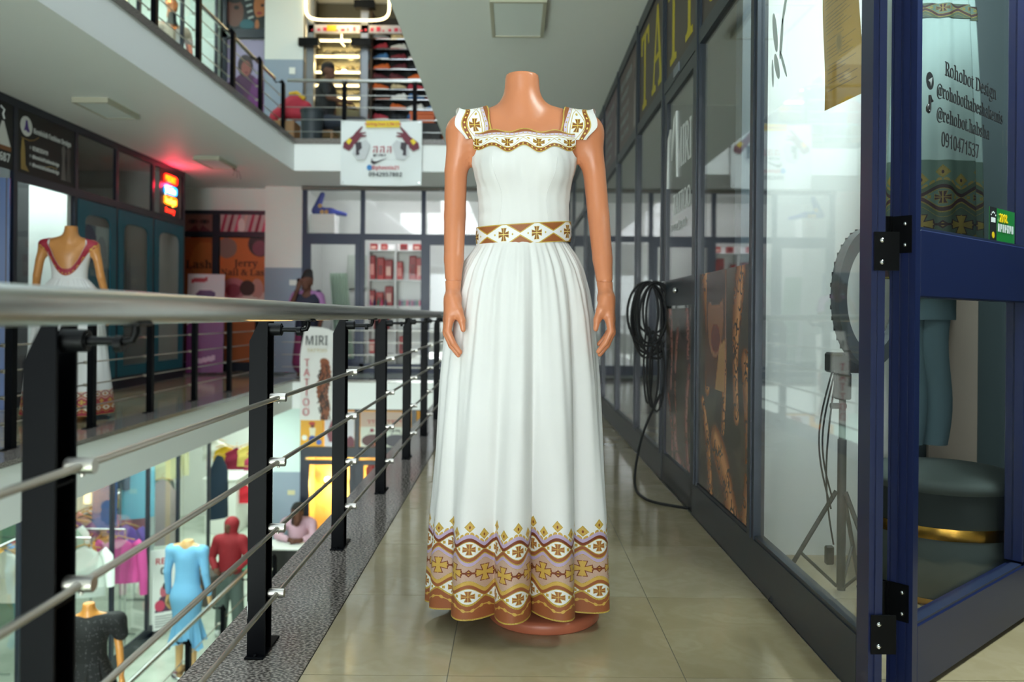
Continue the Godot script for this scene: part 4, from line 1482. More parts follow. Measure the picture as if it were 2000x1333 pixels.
	for i in 7:      # a line of heavy white characters
		var x := -0.036 + i * 0.0175
		box(am, Vector3(x, -0.014, 0.0022), Vector3(x + 0.005, 0.008, 0.003))
		box(am, Vector3(x + 0.008, -0.014 + (i % 2) * 0.008, 0.0022), Vector3(x + 0.012, 0.008, 0.003))
		box(am, Vector3(x, 0.003 - (i % 3) * 0.005, 0.0022), Vector3(x + 0.012, 0.008 - (i % 3) * 0.005, 0.003))
	part("white_writing", am, M.white_vinyl, g)
	var tg := thing("card_tag", "brown card tag with a letter T on the door stile", "tag", o.transform * Vector3(0.755, 1.375, 0.001), o.rotation.y)
	part("card", sheet(0.07, 0.045, 0.002), mat("kraft", "a8876a", 0.7), tg)
	words("T", 0.03, bv, tg, Vector3(-0.012, 0, 0.003), Vector3.ZERO, "Droid Serif", true)

func tailor_shop() -> void:
	# --- round ottoman ---
	var o := thing("ottoman", "round grey velvet ottoman with a gold band behind the door glass", "ottoman", Vector3(1.375, 0, -2.63))
	var body := mat("velvet_dark", "262e2d", 0.85)
	var pale := mat("velvet_grey", "48524f", 0.85)
	part("lower_body", lathe(mb(), [Vector2(0.001, 0.022), Vector2(0.215, 0.022), Vector2(0.222, 0.03), Vector2(0.225, 0.1), Vector2(0.225, 0.205)], 48), pale, o)
	part("gold_band", lathe(mb(), [Vector2(0.2, 0.205), Vector2(0.227, 0.205), Vector2(0.229, 0.222), Vector2(0.227, 0.24), Vector2(0.2, 0.24)], 48), M.brass, o)
	part("upper_body", lathe(mb(), [Vector2(0.222, 0.24), Vector2(0.223, 0.28), Vector2(0.226, 0.34)], 48), body, o)
	part("cushion", lathe(mb(), [Vector2(0.226, 0.34), Vector2(0.236, 0.348), Vector2(0.24, 0.36), Vector2(0.234, 0.374), Vector2(0.2, 0.386), Vector2(0.1, 0.394), Vector2(0.001, 0.396)], 48), pale, o)
	part("gold_foot", lathe(mb(), [Vector2(0.001, 0), Vector2(0.206, 0), Vector2(0.208, 0.022), Vector2(0.001, 0.022)], 48), M.brass, o)
	# --- ring light on a tripod ---
	var r := thing("ring_light", "black ring light on a tripod in front of the white partition", "ring light", Vector3(0.985, 0, -2.45))
	var c := Vector3(0.08, 0.925, 0.0)
	var ring := []
	var bs := Basis(Vector3.UP, deg_to_rad(40.0))
	for i in 48:
		var a := TAU * i / 48
		ring.append(c + bs * Vector3(cos(a) * 0.185, sin(a) * 0.185, 0))
	var rs := mb()
	for i in 48:
		var j := (i + 1) % 48
		var a0: Vector3 = ring[i] - c
		var a1: Vector3 = ring[j] - c
		var z := bs * Vector3(0, 0, 0.012)
		for sg: float in [-1.0, 1.0]:
			quad(rs, c + a0 * 1.12 + z * sg, c + a1 * 1.12 + z * sg, c + a1 * 0.86 + z * sg, c + a0 * 0.86 + z * sg, z.normalized() * sg)
		quad(rs, c + a0 * 1.12 - z, c + a1 * 1.12 - z, c + a1 * 1.12 + z, c + a0 * 1.12 + z, a0.normalized())
		quad(rs, c + a0 * 0.86 - z, c + a1 * 0.86 - z, c + a1 * 0.86 + z, c + a0 * 0.86 + z, -a0.normalized())
	part("ring", rs, mat("ring_grey", "3e4447", 0.5), r)
	var vents := mb()
	for i in 40:
		var a := TAU * i / 40
		cbox(vents, c + bs * Vector3(cos(a) * 0.204, sin(a) * 0.204, -0.012), Vector3(0.006, 0.012, 0.006), Transform3D.IDENTITY)
	part("vents", vents, M.black_plastic, r)
	var pole := mb()
	rod(pole, Vector3(0, 0.05, 0), Vector3(0, 0.5, 0), 0.013, 12)
	rod(pole, Vector3(0, 0.5, 0), Vector3(0, 0.74, 0), 0.010, 12)
	part("pole", pole, mat("tripod_grey", "2b3236", 0.4), r)
	var head := mb()
	bevel_box(head, Vector3(-0.045, 0.70, -0.03), Vector3(0.06, 0.76, 0.03), 0.006)
	bevel_box(head, Vector3(-0.02, 0.62, -0.02), Vector3(0.02, 0.7, 0.02), 0.004)
	rod(head, Vector3(-0.035, 0.6, 0), Vector3(0.01, 0.6, 0), 0.009, 8)
	part("head", head, M.black_plastic, r)
	for k in 3:
		var a := deg_to_rad([188.0, 68.0, 308.0][k])
		var dv := Vector3(cos(a), 0, sin(a))
		var lg := mb()
		rod(lg, Vector3(0, 0.345, 0) + dv * 0.015, dv * 0.2 + Vector3(0, 0.012, 0), 0.007, 8)
		rod(lg, Vector3(0, 0.06, 0) + dv * 0.012, dv * 0.115 + Vector3(0, 0.155, 0), 0.005, 8)
		var lp := part("leg", lg, M.tripod_grey, r)
		part("rubber_foot", ball(mb(), dv * 0.2 + Vector3(0, 0.008, 0), Vector3(0.011, 0.008, 0.011), 8), M.rubber, lp)
	var cb := mb()
	for k in 3:
		var pts := []
		for i in 14:
			var t := i / 13.0
			pts.append(Vector3(-0.03 - 0.03 * sin(t * PI) - k * 0.008, lerpf(0.71, [0.19, 0.33, 0.3][k], t), 0.03 + 0.012 * sin(t * 5.0 + k)))
		tube(cb, pts, 0.0026, 6)
	bevel_box(cb, Vector3(-0.06, 0.135, 0.022), Vector3(-0.035, 0.19, 0.04), 0.004)
	part("cable", cb, M.rubber, r)
	# --- notice taped to the glass ---
	var im := canvas(192, 512, "c39a2e")
	var q := RandomNumberGenerator.new()
	q.seed = 21
	for i in 58:
		var y := 16 + i * 8
		if i % 9 == 8: continue
		stroke(im, [[16 + (60 if i % 7 == 0 else 0), y], [90 + q.randf() * 84, y + 1]], 2.2, "8a6a20")
	oval(im, 34, 190, 20, 26, "8f7430"); oval(im, 28, 180, 9, 12, "6c3f22")
	oval(im, 84, 380, 17, 22, "a8883a"); oval(im, 84, 380, 11, 15, "8e7232")
	var paper := thing("notice", "yellow printed notice taped inside the shop window, lower corner curling", "notice")
	var pg := grid(10, 24, func(u: float, v: float) -> Vector3:
		var dz := lerpf(2.156, 1.935, u)
		var low := lerpf(1.405, 1.395, u)
		var y := lerpf(2.0, low, v)
		return Vector3(0.808 + 0.012 * pow(v, 5) * u + 0.003 * sin(v * 9.0), y, -dz + 0.01 * pow(v, 3)))
	var nm := print_mat("notice_print", soften(im, 1), 0.7)
	nm.backlight_enabled = true
	nm.backlight = Color(0.75, 0.75, 0.75)
	part("paper", pg, nm, paper)
	# --- leaf-shaped decal ---
	var lf := mb()
	for a: Array in [[2.52, 1.74, 0.02, 0.07, 0.3], [2.46, 1.70, 0.014, 0.06, -0.2], [2.50, 1.63, 0.018, 0.05, 0.5], [2.43, 1.79, 0.012, 0.06, -0.5], [2.54, 1.62, 0.01, 0.045, 0.1], [2.44, 1.62, 0.008, 0.06, 0.6]]:
		var pts := PackedVector2Array()
		for i in 14:
			var an := TAU * i / 14
			pts.append(Vector2(cos(an) * a[2], sin(an) * a[3]).rotated(a[4]))
		extrude(lf, pts, 0.0008, Transform3D(Basis(Vector3.UP, -PI / 2), Vector3(0.797, a[1], -a[0])))
	mat("decal_grey", "c2d0cc", 0.6).backlight_enabled = true
	M.decal_grey.backlight = Color(0.7, 0.7, 0.7)
	solo("window_decal", lf, mat("decal_grey", "c2d0cc", 0.6), "grey floral sticker high on the white backed window", "decal")
	# --- white and maroon dress hanging behind the door glass ---
	var hd := thing("hanging_dress", "pale dress with maroon patterned hem hanging behind the door glass", "dress", Vector3(1.43, 0, -2.80))
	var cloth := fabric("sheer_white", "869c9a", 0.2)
	var gf := func(u: float, v: float, y0: float, y1: float) -> Vector3:
		var a := (u - 0.5) * TAU
		var r0 := lerpf(0.16, 0.1, v * v) + 0.010 * sin(a * 11.0) + 0.005 * sin(a * 17.0)
		return Vector3(sin(a) * r0, lerpf(y0, y1, v), cos(a) * r0 * 0.4)
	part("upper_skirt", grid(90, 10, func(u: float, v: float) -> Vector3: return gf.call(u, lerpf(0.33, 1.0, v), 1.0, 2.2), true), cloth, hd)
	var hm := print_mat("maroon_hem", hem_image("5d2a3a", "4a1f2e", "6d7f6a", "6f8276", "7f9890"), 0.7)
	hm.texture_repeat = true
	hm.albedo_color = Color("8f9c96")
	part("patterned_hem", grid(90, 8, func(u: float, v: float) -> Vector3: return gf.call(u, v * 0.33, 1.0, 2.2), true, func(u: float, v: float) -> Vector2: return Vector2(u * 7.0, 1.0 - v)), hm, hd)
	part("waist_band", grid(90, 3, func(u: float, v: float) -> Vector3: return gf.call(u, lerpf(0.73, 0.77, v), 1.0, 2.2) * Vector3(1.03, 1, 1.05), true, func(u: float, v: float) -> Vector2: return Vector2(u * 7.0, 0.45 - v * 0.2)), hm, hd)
	part("hanger", tube(mb(), [Vector3(-0.1, 2.2, 0), Vector3(0, 2.26, 0), Vector3(0.1, 2.2, 0)], 0.006, 6), M.wood, hd)
	# --- dark curtain that closes off the back of the shop ---
	var dc := thing("curtain", "dark grey curtain closing off the back of the tailor shop", "curtain", Vector3(2.0, 0, 0))
	part("cloth", grid(160, 4, func(u: float, v: float) -> Vector3: return Vector3(0.03 * sin(u * 120.0), lerpf(0.01, 2.5, v), lerpf(-0.3, -2.95, u))), fabric("curtain_dark", "20282a"), dc)
	part("rail", rod(mb(), Vector3(0, 2.52, -0.25), Vector3(0, 2.52, -2.97), 0.014, 8), M.chrome, dc)
	# --- dark trousers on a stand, and a grey-brown board, low behind the door ---
	var tr := thing("trousers", "blue-grey trousers hanging low behind the ottoman", "trousers", Vector3(1.43, 0, -2.84))
	var tj := fabric("denim_dull", "4d656c")
	for s in 2:
		var x := -0.055 + s * 0.085
		part("trouser_leg", grid(20, 12, func(u: float, v: float) -> Vector3:
			var a := u * TAU
			return Vector3(x + cos(a) * lerpf(0.042, 0.06, v) + 0.012 * sin(v * 6.0), lerpf(0.43, 0.9, v), sin(a) * 0.045), true), tj, tr)
	part("waist", grid(24, 4, func(u: float, v: float) -> Vector3:
		var a := u * TAU
		return Vector3(-0.01 + cos(a) * 0.11, lerpf(0.86, 1.02, v), sin(a) * 0.055), true), tj, tr)
	solo("board", bevel_box(mb(), Vector3(1.50, 0.0, -2.975), Vector3(1.675, 0.97, -2.95), 0.004), mat("taupe_board", "8f8378", 0.7), "grey-brown board leaning on the partition behind the trousers", "board")

func cables() -> void:
	var o := thing("cable_coil", "coil of black cable hanging on the tattoo shop front and trailing to the floor", "cable")
	var pos := at(1277, 640, 4.28)
	var r := RandomNumberGenerator.new()
	r.seed = 5
	var hook := Vector3(0.755, 1.03, -4.28)
	for k in 10:
		var pts := []
		var hw := 0.05 + r.randf() * 0.055
		var hh := 0.13 + r.randf() * 0.07
		var sh := (r.randf() - 0.5) * 0.07
		for i in 28:
			var a := TAU * i / 28
			pts.append(hook + Vector3(-0.035 + sin(a) * hw + sh, -hh + cos(a) * hh + 0.015, (k - 5) * 0.007 + 0.012 * cos(a + k)))
		part("loop", tube(mb(), pts, 0.0065, 6, true), M.rubber, o)
	for k in 3:
		var pts := []
		for i in 20:
			var a := TAU * i / 20
			pts.append(hook + Vector3(-0.03 + (k - 1) * 0.022 + sin(a) * 0.022 * (1.0 + k * 0.4), -0.42 - 0.02 * k + cos(a) * 0.2, 0.01 * k))
		part("loop", tube(mb(), pts, 0.0058, 6, true), M.rubber, o)
	var trail := []
	for p: Array in [[1290, 770, 4.27], [1262, 830, 4.26], [1247, 880, 4.2], [1240, 930, 4.12], [1243, 960, 4.03], [1258, 978, 3.86], [1285, 988, 3.76], [1345, 997, 3.66]]:
		trail.append(at(p[0], p[1], p[2]))
	for i in trail.size():
		trail[i].y = maxf(trail[i].y, 0.008)
	var c := Curve3D.new()
	for i in trail.size():
		var tg: Vector3 = (trail[mini(i + 1, trail.size() - 1)] - trail[maxi(i - 1, 0)]) / 6.0
		c.add_point(trail[i], -tg, tg)
	part("lead", tube(mb(), Array(c.tessellate(4, 3)), 0.0065, 7), M.rubber, o)
	part("hook", tube(mb(), [hook + Vector3(0.03, 0.015, 0), hook + Vector3(-0.03, 0.01, 0), hook + Vector3(-0.04, 0.025, 0)], 0.006, 6), M.chrome, o)

func bay_left(label: String, y: float, d0: float, d1: float, pane: Material, fr: Material, header := true, kick := 0.14) -> Node3D:
	windows += 1
	var b := shell("window_%d" % windows, label, "shop window")
	var x0 := LW - 0.035
	var x1 := LW
	part("mullion", box(mb(), Vector3(x0, y, -d1 + 0.03), Vector3(x1, y + 2.752, -d1 - 0.03)), fr, b)
	if kick > 0:
		part("kick_panel", box(mb(), Vector3(x0, y, -d0 - 0.03), Vector3(x1, y + kick, -d1 + 0.03)), fr, b)
	if header:
		part("transom", box(mb(), Vector3(x0, y + 2.03, -d0 - 0.03), Vector3(x1, y + 2.11, -d1 + 0.03)), fr, b)
		part("header_pane", box(mb(), Vector3(LW - 0.02, y + 2.11, -d0 - 0.03), Vector3(LW - 0.015, y + 2.68, -d1 + 0.03)), pane, b)
	part("header_rail", box(mb(), Vector3(x0, y + 2.68, -d0 - 0.03), Vector3(x1, y + 2.752, -d1 + 0.03)), fr, b)
	if pane:
		part("pane", box(mb(), Vector3(LW - 0.02, y + kick, -d0 - 0.03), Vector3(LW - 0.015, y + (2.03 if header else 2.68), -d1 + 0.03)), pane, b)
	return b

func omni(called: String, where: Vector3, energy: float, hex: String, size := 0.08) -> void:
	var l := OmniLight3D.new()
	l.name = called
	l.position = where
	l.light_energy = energy
	l.light_color = Color(hex)
	l.light_size = size
	l.omni_range = 40.0
	l.omni_attenuation = 2.0
	l.shadow_enabled = true
	add_child(l)

func arch_panel(label: String, d0: float, d1: float) -> void:
	var w := d1 - d0 - 0.06
	var o := thing("arched_panel", label, "panel", Vector3(LW - 0.005, 0.14, -d0 - 0.03), PI / 2)
	var m := mat("teal_paint", "0d6478", 0.55)
	part("stile", box(mb(), Vector3(0, 0, 0), Vector3(0.13, 1.6, 0.012)), m, o)
	part("stile", box(mb(), Vector3(w - 0.13, 0, 0), Vector3(w, 1.6, 0.012)), m, o)
	part("bottom_rail", box(mb(), Vector3(0.13, 0, 0), Vector3(w - 0.13, 0.12, 0.012)), m, o)
	var pts := PackedVector2Array([Vector2(0, 1.6), Vector2(0, 1.88), Vector2(w, 1.88), Vector2(w, 1.6), Vector2(w - 0.13, 1.6)])
	var rw := (w - 0.26) / 2
	for i in range(0, 13):
		var a := PI * i / 12
		pts.append(Vector2(w / 2 + rw * signf(cos(a)) * pow(absf(cos(a)), 0.5), 1.6 + 0.14 * pow(sin(a), 0.6)))
	pts.append(Vector2(0.13, 1.6))
	var q := PackedVector2Array()
	for p in pts:
		if q.is_empty() or q[q.size() - 1].distance_to(p) > 0.001: q.append(p)
	part("arched_head", extrude(mb(), q, 0.012), m, o)

func left_side() -> void:
	var dk: Material = M.navy_dark
	bay_left("shop window bay before the blue door across the atrium", 0, 4.2, 5.3, M.pane_dull, dk)
	bay_left("shop bay under the black number sign across the atrium", 0, 5.3, 6.3, M.pane_dull, dk)
	bay_left("doorway bay with the blue door across the atrium", 0, 6.3, 7.27, null, dk, false, 0.0)
	bay_left("window bay with a bright white backing behind the red trimmed dress", 0, 7.27, 8.28, M.pane_dull, dk)
	bay_left("teal print shop bay with frosted lettering", 0, 8.28, 9.13, M.pane_dull, dk)
	bay_left("teal print shop bay with shelves behind the arch", 0, 9.13, 10.05, M.pane_dull, dk)
	bay_left("teal print shop bay under the neon words", 0, 10.05, 10.98, M.pane_dull, dk)
	var mt: Material = M.dark_wall
	wall("wall_left", "partition at the end of the print shop", Vector3(-7.9, 0, -10.95), Vector3(LW - 0.036, 2.755, -11.05), M.wall_paint)
	wall("wall_left", "partition between the fashion and print shops", Vector3(-7.9, 0, -8.25), Vector3(LW - 0.05, 2.755, -8.32), mt)
	wall("wall_left", "dark rear wall of the print shop", Vector3(-6.2, 0, -8.32), Vector3(-6.1, 2.755, -10.95), mt)
	wall("wall_left", "bright white backing wall in the fashion shop", Vector3(-4.85, 0, -8.18), Vector3(-4.47, 2.755, -8.245), M.shop_white)
	wall("wall_left", "slate wall in the fashion shop", Vector3(-5.3, 0, -4.0), Vector3(-5.2, 2.755, -8.24), mat("slate_wall", "37464b", 0.6))
	area("fashion_shop_light", Vector3(-4.75, 2.7, -7.55), Vector3(0, -0.8, -0.6), Vector2(0.3, 0.5), 3.2, "eafff8")
	# --- blue door leaf, open ---
	doors += 1
	var bd := shell("door_%d" % doors, "bright blue metal door leaf standing open across the atrium", "door")
	bd.transform = Transform3D(Basis(Vector3.UP, deg_to_rad(20.0)), Vector3(-4.42, 0, -7.17))
	part("leaf", frame(mb(), 0.9, 2.03, 0.08, 0.04, Transform3D(Basis(Vector3(-1, 0, 0), Vector3.UP, Vector3(0, 0, -1)), Vector3(0.0, 0, 0))), mat("blue_metal", "2f5a9a", 0.35), bd)
	part("groove", box(mb(), Vector3(-0.03, 0, 0.002), Vector3(-0.02, 2.03, -0.045)), dk, bd)
	part("pane", box(mb(), Vector3(-0.82, 0.08, -0.022), Vector3(-0.08, 1.95, -0.018)), M.pane, bd)
	# --- black signs over the fashion shops ---
	var s := thing("shop_sign", "black sign with a white dress picture and the digits 687", "sign", Vector3(LW - 0.012, 2.395, -6.785), PI / 2)
	part("board", sheet(0.91, 0.57, 0.006), M.black_card, s)
	var dz := mb()
	extrude(dz, PackedVector2Array([Vector2(0.20, -0.1), Vector2(0.27, 0.07), Vector2(0.29, 0.12), Vector2(0.32, 0.12), Vector2(0.34, 0.07), Vector2(0.42, -0.1)]), 0.002, Transform3D(Basis.IDENTITY, Vector3(0, 0, 0.006)))
	part("dress_picture", dz, M.white_board, s)
	part("dress_hem", box(mb(), Vector3(0.2, -0.13, 0.006), Vector3(0.42, -0.09, 0.0085)), mat("sienna_print", "8a5a33", 0.6), s)
	words("687", 0.075, M.white_vinyl, s, Vector3(0.41, -0.19, 0.007), Vector3.ZERO, "Droid Sans", true, 0.9, HORIZONTAL_ALIGNMENT_RIGHT)
	var am := mb()
	for i in 3:
		var x := 0.1 + i * 0.085
		tube(am, [Vector3(x, 0.24, 0.009), Vector3(x + 0.05, 0.22, 0.009), Vector3(x + 0.03, 0.18, 0.009), Vector3(x + 0.05, 0.14, 0.009)], 0.009, 5)
	part("white_writing", am, M.white_vinyl, s)
	var k := thing("shop_sign", "black fashion design sign with white round logo and golden gown", "sign", Vector3(LW - 0.012, 2.395, -7.775), PI / 2)
	part("board", sheet(0.95, 0.57, 0.006), M.black_card, k)
	var rd := mb()
	rod(rd, Vector3(-0.345, 0.15, 0.006), Vector3(-0.345, 0.15, 0.008), 0.09, 32)
	part("round_logo", rd, M.white_board, k)
	var gown := mb()
	extrude(gown, PackedVector2Array([Vector2(-0.355, 0.205), Vector2(-0.335, 0.205), Vector2(-0.32, 0.15), Vector2(-0.295, 0.105), Vector2(-0.33, 0.1), Vector2(-0.35, 0.115), Vector2(-0.385, 0.105), Vector2(-0.365, 0.15)]), 0.002, Transform3D(Basis.IDENTITY, Vector3(0, 0, 0.008)))
	part("purple_gown", gown, mat("purple_print", "4a2f86", 0.5), k)
	var gg := mb()
	extrude(gg, PackedVector2Array([Vector2(-0.41, 0.02), Vector2(-0.385, 0.03), Vector2(-0.365, -0.05), Vector2(-0.355, -0.2), Vector2(-0.30, -0.255), Vector2(-0.42, -0.25), Vector2(-0.425, -0.1)]), 0.002, Transform3D(Basis.IDENTITY, Vector3(0, 0, 0.006)))
	part("golden_gown", gg, mat("gold_print", "a48744", 0.5), k)
	var sw := mb()
	tube(sw, [Vector3(-0.42, 0.035, 0.007), Vector3(-0.3, 0.03, 0.007), Vector3(-0.22, 0.05, 0.007), Vector3(-0.15, 0.09, 0.007)], 0.004, 5)
	tube(sw, [Vector3(-0.05, -0.17, 0.007), Vector3(0.05, -0.145, 0.007), Vector3(0.16, -0.15, 0.007)], 0.004, 5)
	part("gold_swash", sw, M.gold_print, k)
	words("Kemisish Fashion Design", 0.05, M.white_vinyl, k, Vector3(-0.235, 0.135, 0.007), Vector3.ZERO, "Droid Sans", true, 0.78)
	words("KEMISISH19", 0.04, M.white_vinyl, k, Vector3(-0.25, -0.03, 0.007), Vector3.ZERO, "Droid Sans", true, 0.8)
	words("@kemisishfashiondesign", 0.036, M.white_vinyl, k, Vector3(-0.25, -0.105, 0.007), Vector3.ZERO, "Droid Sans", true, 0.75)
	words("@kemisishfashiondesign", 0.036, M.white_vinyl, k, Vector3(-0.25, -0.18, 0.007), Vector3.ZERO, "Droid Sans", true, 0.75)
	var icn := mb()
	for i in 3:
		rod(icn, Vector3(-0.28, -0.03 - i * 0.075, 0.006), Vector3(-0.28, -0.03 - i * 0.075, 0.0075), 0.016, 14)
	part("icons", icn, M.grey_vinyl, k)
	for f in 2:
		var fx := 0.27 + f * 0.09
		var fig := mb()
		extrude(fig, PackedVector2Array([Vector2(fx - 0.035, 0.06), Vector2(fx - 0.01, 0.1), Vector2(fx + 0.01, 0.1), Vector2(fx + 0.035, 0.06), Vector2(fx + 0.02, -0.05), Vector2(fx + 0.045, -0.24), Vector2(fx - 0.04, -0.24), Vector2(fx - 0.02, -0.05)]), 0.002, Transform3D(Basis.IDENTITY, Vector3(0, 0, 0.006)))
		part("figure_print", fig, mat("figure_print_%d" % f, ["6d6a66", "56504c"][f], 0.6), k)
	# --- print shop ---
	arch_panel("teal arched panel with frosted print shop lettering", 8.28, 9.13)
	arch_panel("teal arched panel in front of the dark shelves", 9.13, 10.05)
	arch_panel("teal arched panel under the neon words", 10.05, 10.98)
	var pw := thing("window_poster", "pale printed window poster with a framed shop name", "poster", Vector3(LW - 0.014, 0.98, -8.705), PI / 2)
	var im := canvas(128, 320, "5f7076")
	oval(im, 30, 40, 34, 40, "3a3f5a"); shape(im, [[60, 0], [128, 0], [128, 90], [70, 70]], "9aa3a2"); oval(im, 90, 60, 26, 40, "7d8688")
	shape(im, [[20, 90], [110, 90], [110, 210], [20, 210]], "2b6474")
	oval(im, 40, 250, 50, 36, "a07d62"); oval(im, 96, 280, 40, 30, "4a4258"); oval(im, 20, 305, 40, 20, "8a8f90")
	part("print", sheet(0.56, 1.6, 0.002), print_mat("print_shop_poster", soften(im, 3), 0.4), pw)
	words("Maira", 0.075, M.grey_vinyl, pw, Vector3(-0.13, 0.30, 0.003))
	words("Print &", 0.065, M.grey_vinyl, pw, Vector3(-0.13, 0.14, 0.003))
	words("Decor", 0.065, M.grey_vinyl, pw, Vector3(-0.13, 0.0, 0.003))
	part("name_frame", frame(mb(), 0.44, 0.6, 0.008, 0.002, Transform3D(Basis.IDENTITY, Vector3(-0.21, -0.12, 0.002))), M.grey_vinyl, pw)
	var sh := thing("shelf_unit", "dark shelf unit with books and boxes in the print shop", "shelf", Vector3(-5.3, 0, -9.7))
	for y: float in [0.3, 0.75, 1.2, 1.6]:
		part("shelf", box(mb(), Vector3(-0.2, y, -0.95), Vector3(0.2, y + 0.02, 0.95)), mat("dark_wood", "3b2a20", 0.5), sh)
	part("back_panel", box(mb(), Vector3(-0.21, 0, -0.95), Vector3(-0.2, 1.9, 0.95)), M.dark_wood, sh)
	for e: float in [-0.95, 0.93]:
		part("side_panel", box(mb(), Vector3(-0.2, 0, e), Vector3(0.2, 1.9, e + 0.02)), M.dark_wood, sh)
	var bc := ["7d1f2a", "8d8b84", "b98a3a", "3d5560", "c9c4b8", "5d3a2a"]
	for i in 14:
		var y: float = [0.32, 0.77, 1.22, 1.62][i % 4]
		var z := -0.75 + (i / 4) * 0.48 + rng.randf() * 0.1
		var hh := 0.12 + rng.randf() * 0.16
		solo("storage_box", bevel_box(mb(), Vector3(-5.42, y, -9.7 + z), Vector3(-5.18, y + hh, -9.7 + z + 0.1 + rng.randf() * 0.2), 0.004), mat("box_%d" % (i % 6), bc[i % 6], 0.6), "%s box, %s from the fashion shop on the %s dark shelf" % [["dark red", "grey", "ochre", "slate blue", "cream", "brown"][i % 6], ["fourth", "third", "second", "first"][i / 4], ["bottom", "second", "third", "top"][i % 4]], "box", "boxes on the print shop shelves")
	area("print_shop_light", Vector3(-5.0, 2.7, -9.5), Vector3(0, -1, 0), Vector2(0.3, 0.6), 0.1, "ffe9d0")
	# --- neon words ---
	var ne := thing("neon_sign", "glowing red, blue and yellow neon words in the corner window", "neon sign", Vector3(LW + 0.004, 2.39, -10.51), PI / 2)
	part("backing", sheet(0.62, 0.56, 0.002), mat("neon_backing", "2a1418", 0.3), ne)
	for a: Array in [["PRINT", 0.185, 0.085, "neon_red", "ff2010", 3.5, "neon_amber", "ff9a10"], ["photo", 0.045, 0.085, "neon_blue", "1aa0ff", 3.2, "neon_white", "c8f4ff"], ["Design", -0.09, 0.085, "neon_orange", "ff7a08", 3.2, "neon_yellow", "ffe25a"], ["Beauty", -0.215, 0.06, "neon_crimson", "ff2a18", 3.0, "neon_coral", "ff6a4a"]]:
		var hw := 0.19 if a[0] == "PRINT" else 0.18
		var hh := 0.05
		var out := []
		for i in 28:
			var q := TAU * i / 28
			out.append(Vector3(hw * signf(cos(q)) * pow(absf(cos(q)), 0.35), a[1] + hh * signf(sin(q)) * pow(absf(sin(q)), 0.45), 0.012))
		if a[0] != "Beauty":
			part("neon_outline", tube(mb(), out, 0.009, 6, true), glow(a[3], a[4], a[5]), ne)
		else:
			glow(a[3], a[4], a[5])
		words(a[0], a[2], glow(a[6], a[7], 2.2) if a[0] != "Beauty" else M[a[3]], ne, Vector3(0, a[1], 0.006), Vector3.ZERO, "Droid Serif" if a[0] == "Beauty" else "Droid Sans", true, 1.0, HORIZONTAL_ALIGNMENT_CENTER, 0.006)
	omni("neon_glow", Vector3(LW + 0.06, 2.5, -10.5), 0.2, "ff2244", 0.02)
	# --- lamps on the opposite ceiling, switched off ---
	ceiling_panel("cream ceiling lamp across the atrium near the fashion sign", Vector3(-3.75, SOFFIT, -7.52), 0.32, 0.62)
	ceiling_panel("cream ceiling lamp with dangling wires near the neon words", Vector3(-3.72, SOFFIT, -10.17), 0.32, 0.62)
	var wr := mb()
	for i in 3:
		tube(wr, [Vector3(-3.6, 2.72, -10.44), Vector3(-3.58 + i * 0.03, 2.67, -10.45), Vector3(-3.6 + i * 0.05, 2.62 - i * 0.02, -10.46)], 0.003, 5)
	solo("loose_wires", wr, M.rubber, "loose wires hanging from the far ceiling lamp", "wire")
	red_dress()
	# --- pink signboard standing on the floor ---
	var ab := thing("floor_sign", "white and purple standing sign by the nail salon door", "sign", Vector3(-4.42, 0, -11.75), deg_to_rad(12.0))
	var pp := canvas(96, 288, "d9d2d8")
	shape(pp, [[0, 150], [96, 90], [96, 288], [0, 288]], "8d3f86"); oval(pp, 48, 60, 26, 14, "5a2a6a"); oval(pp, 60, 120, 24, 22, "a03a5a"); shape(pp, [[10, 14], [50, 10], [50, 22], [10, 26]], "b8243a"); shape(pp, [[20, 250], [76, 236], [76, 252], [20, 264]], "e0b8d8")
	var pnl := part("panel", sheet(0.5, 1.42, 0.012), print_mat("salon_sign_print", soften(pp, 3), 0.4), ab)
	pnl.position = Vector3(0, 0.72, 0)
	pnl.rotation.x = -0.09
	for e: float in [-0.22, 0.22]:
		part("leg", tube(mb(), [Vector3(e, 0.012, -0.28), Vector3(e, 1.3, -0.06)], 0.012, 6), M.black_plastic, ab)

func radial_on(tb: Array, ang: float, y: float, off: float) -> Vector3:
	var d := Vector3(sin(ang), 0, cos(ang))
	var c := Vector3(0.0, y, 0)
	var a := 0.03
	var b := 0.24
	for i in 15:
		var m := (a + b) / 2
		if field(c + d * m, tb, 0.035) < off: a = m
		else: b = m
	return c + d * a

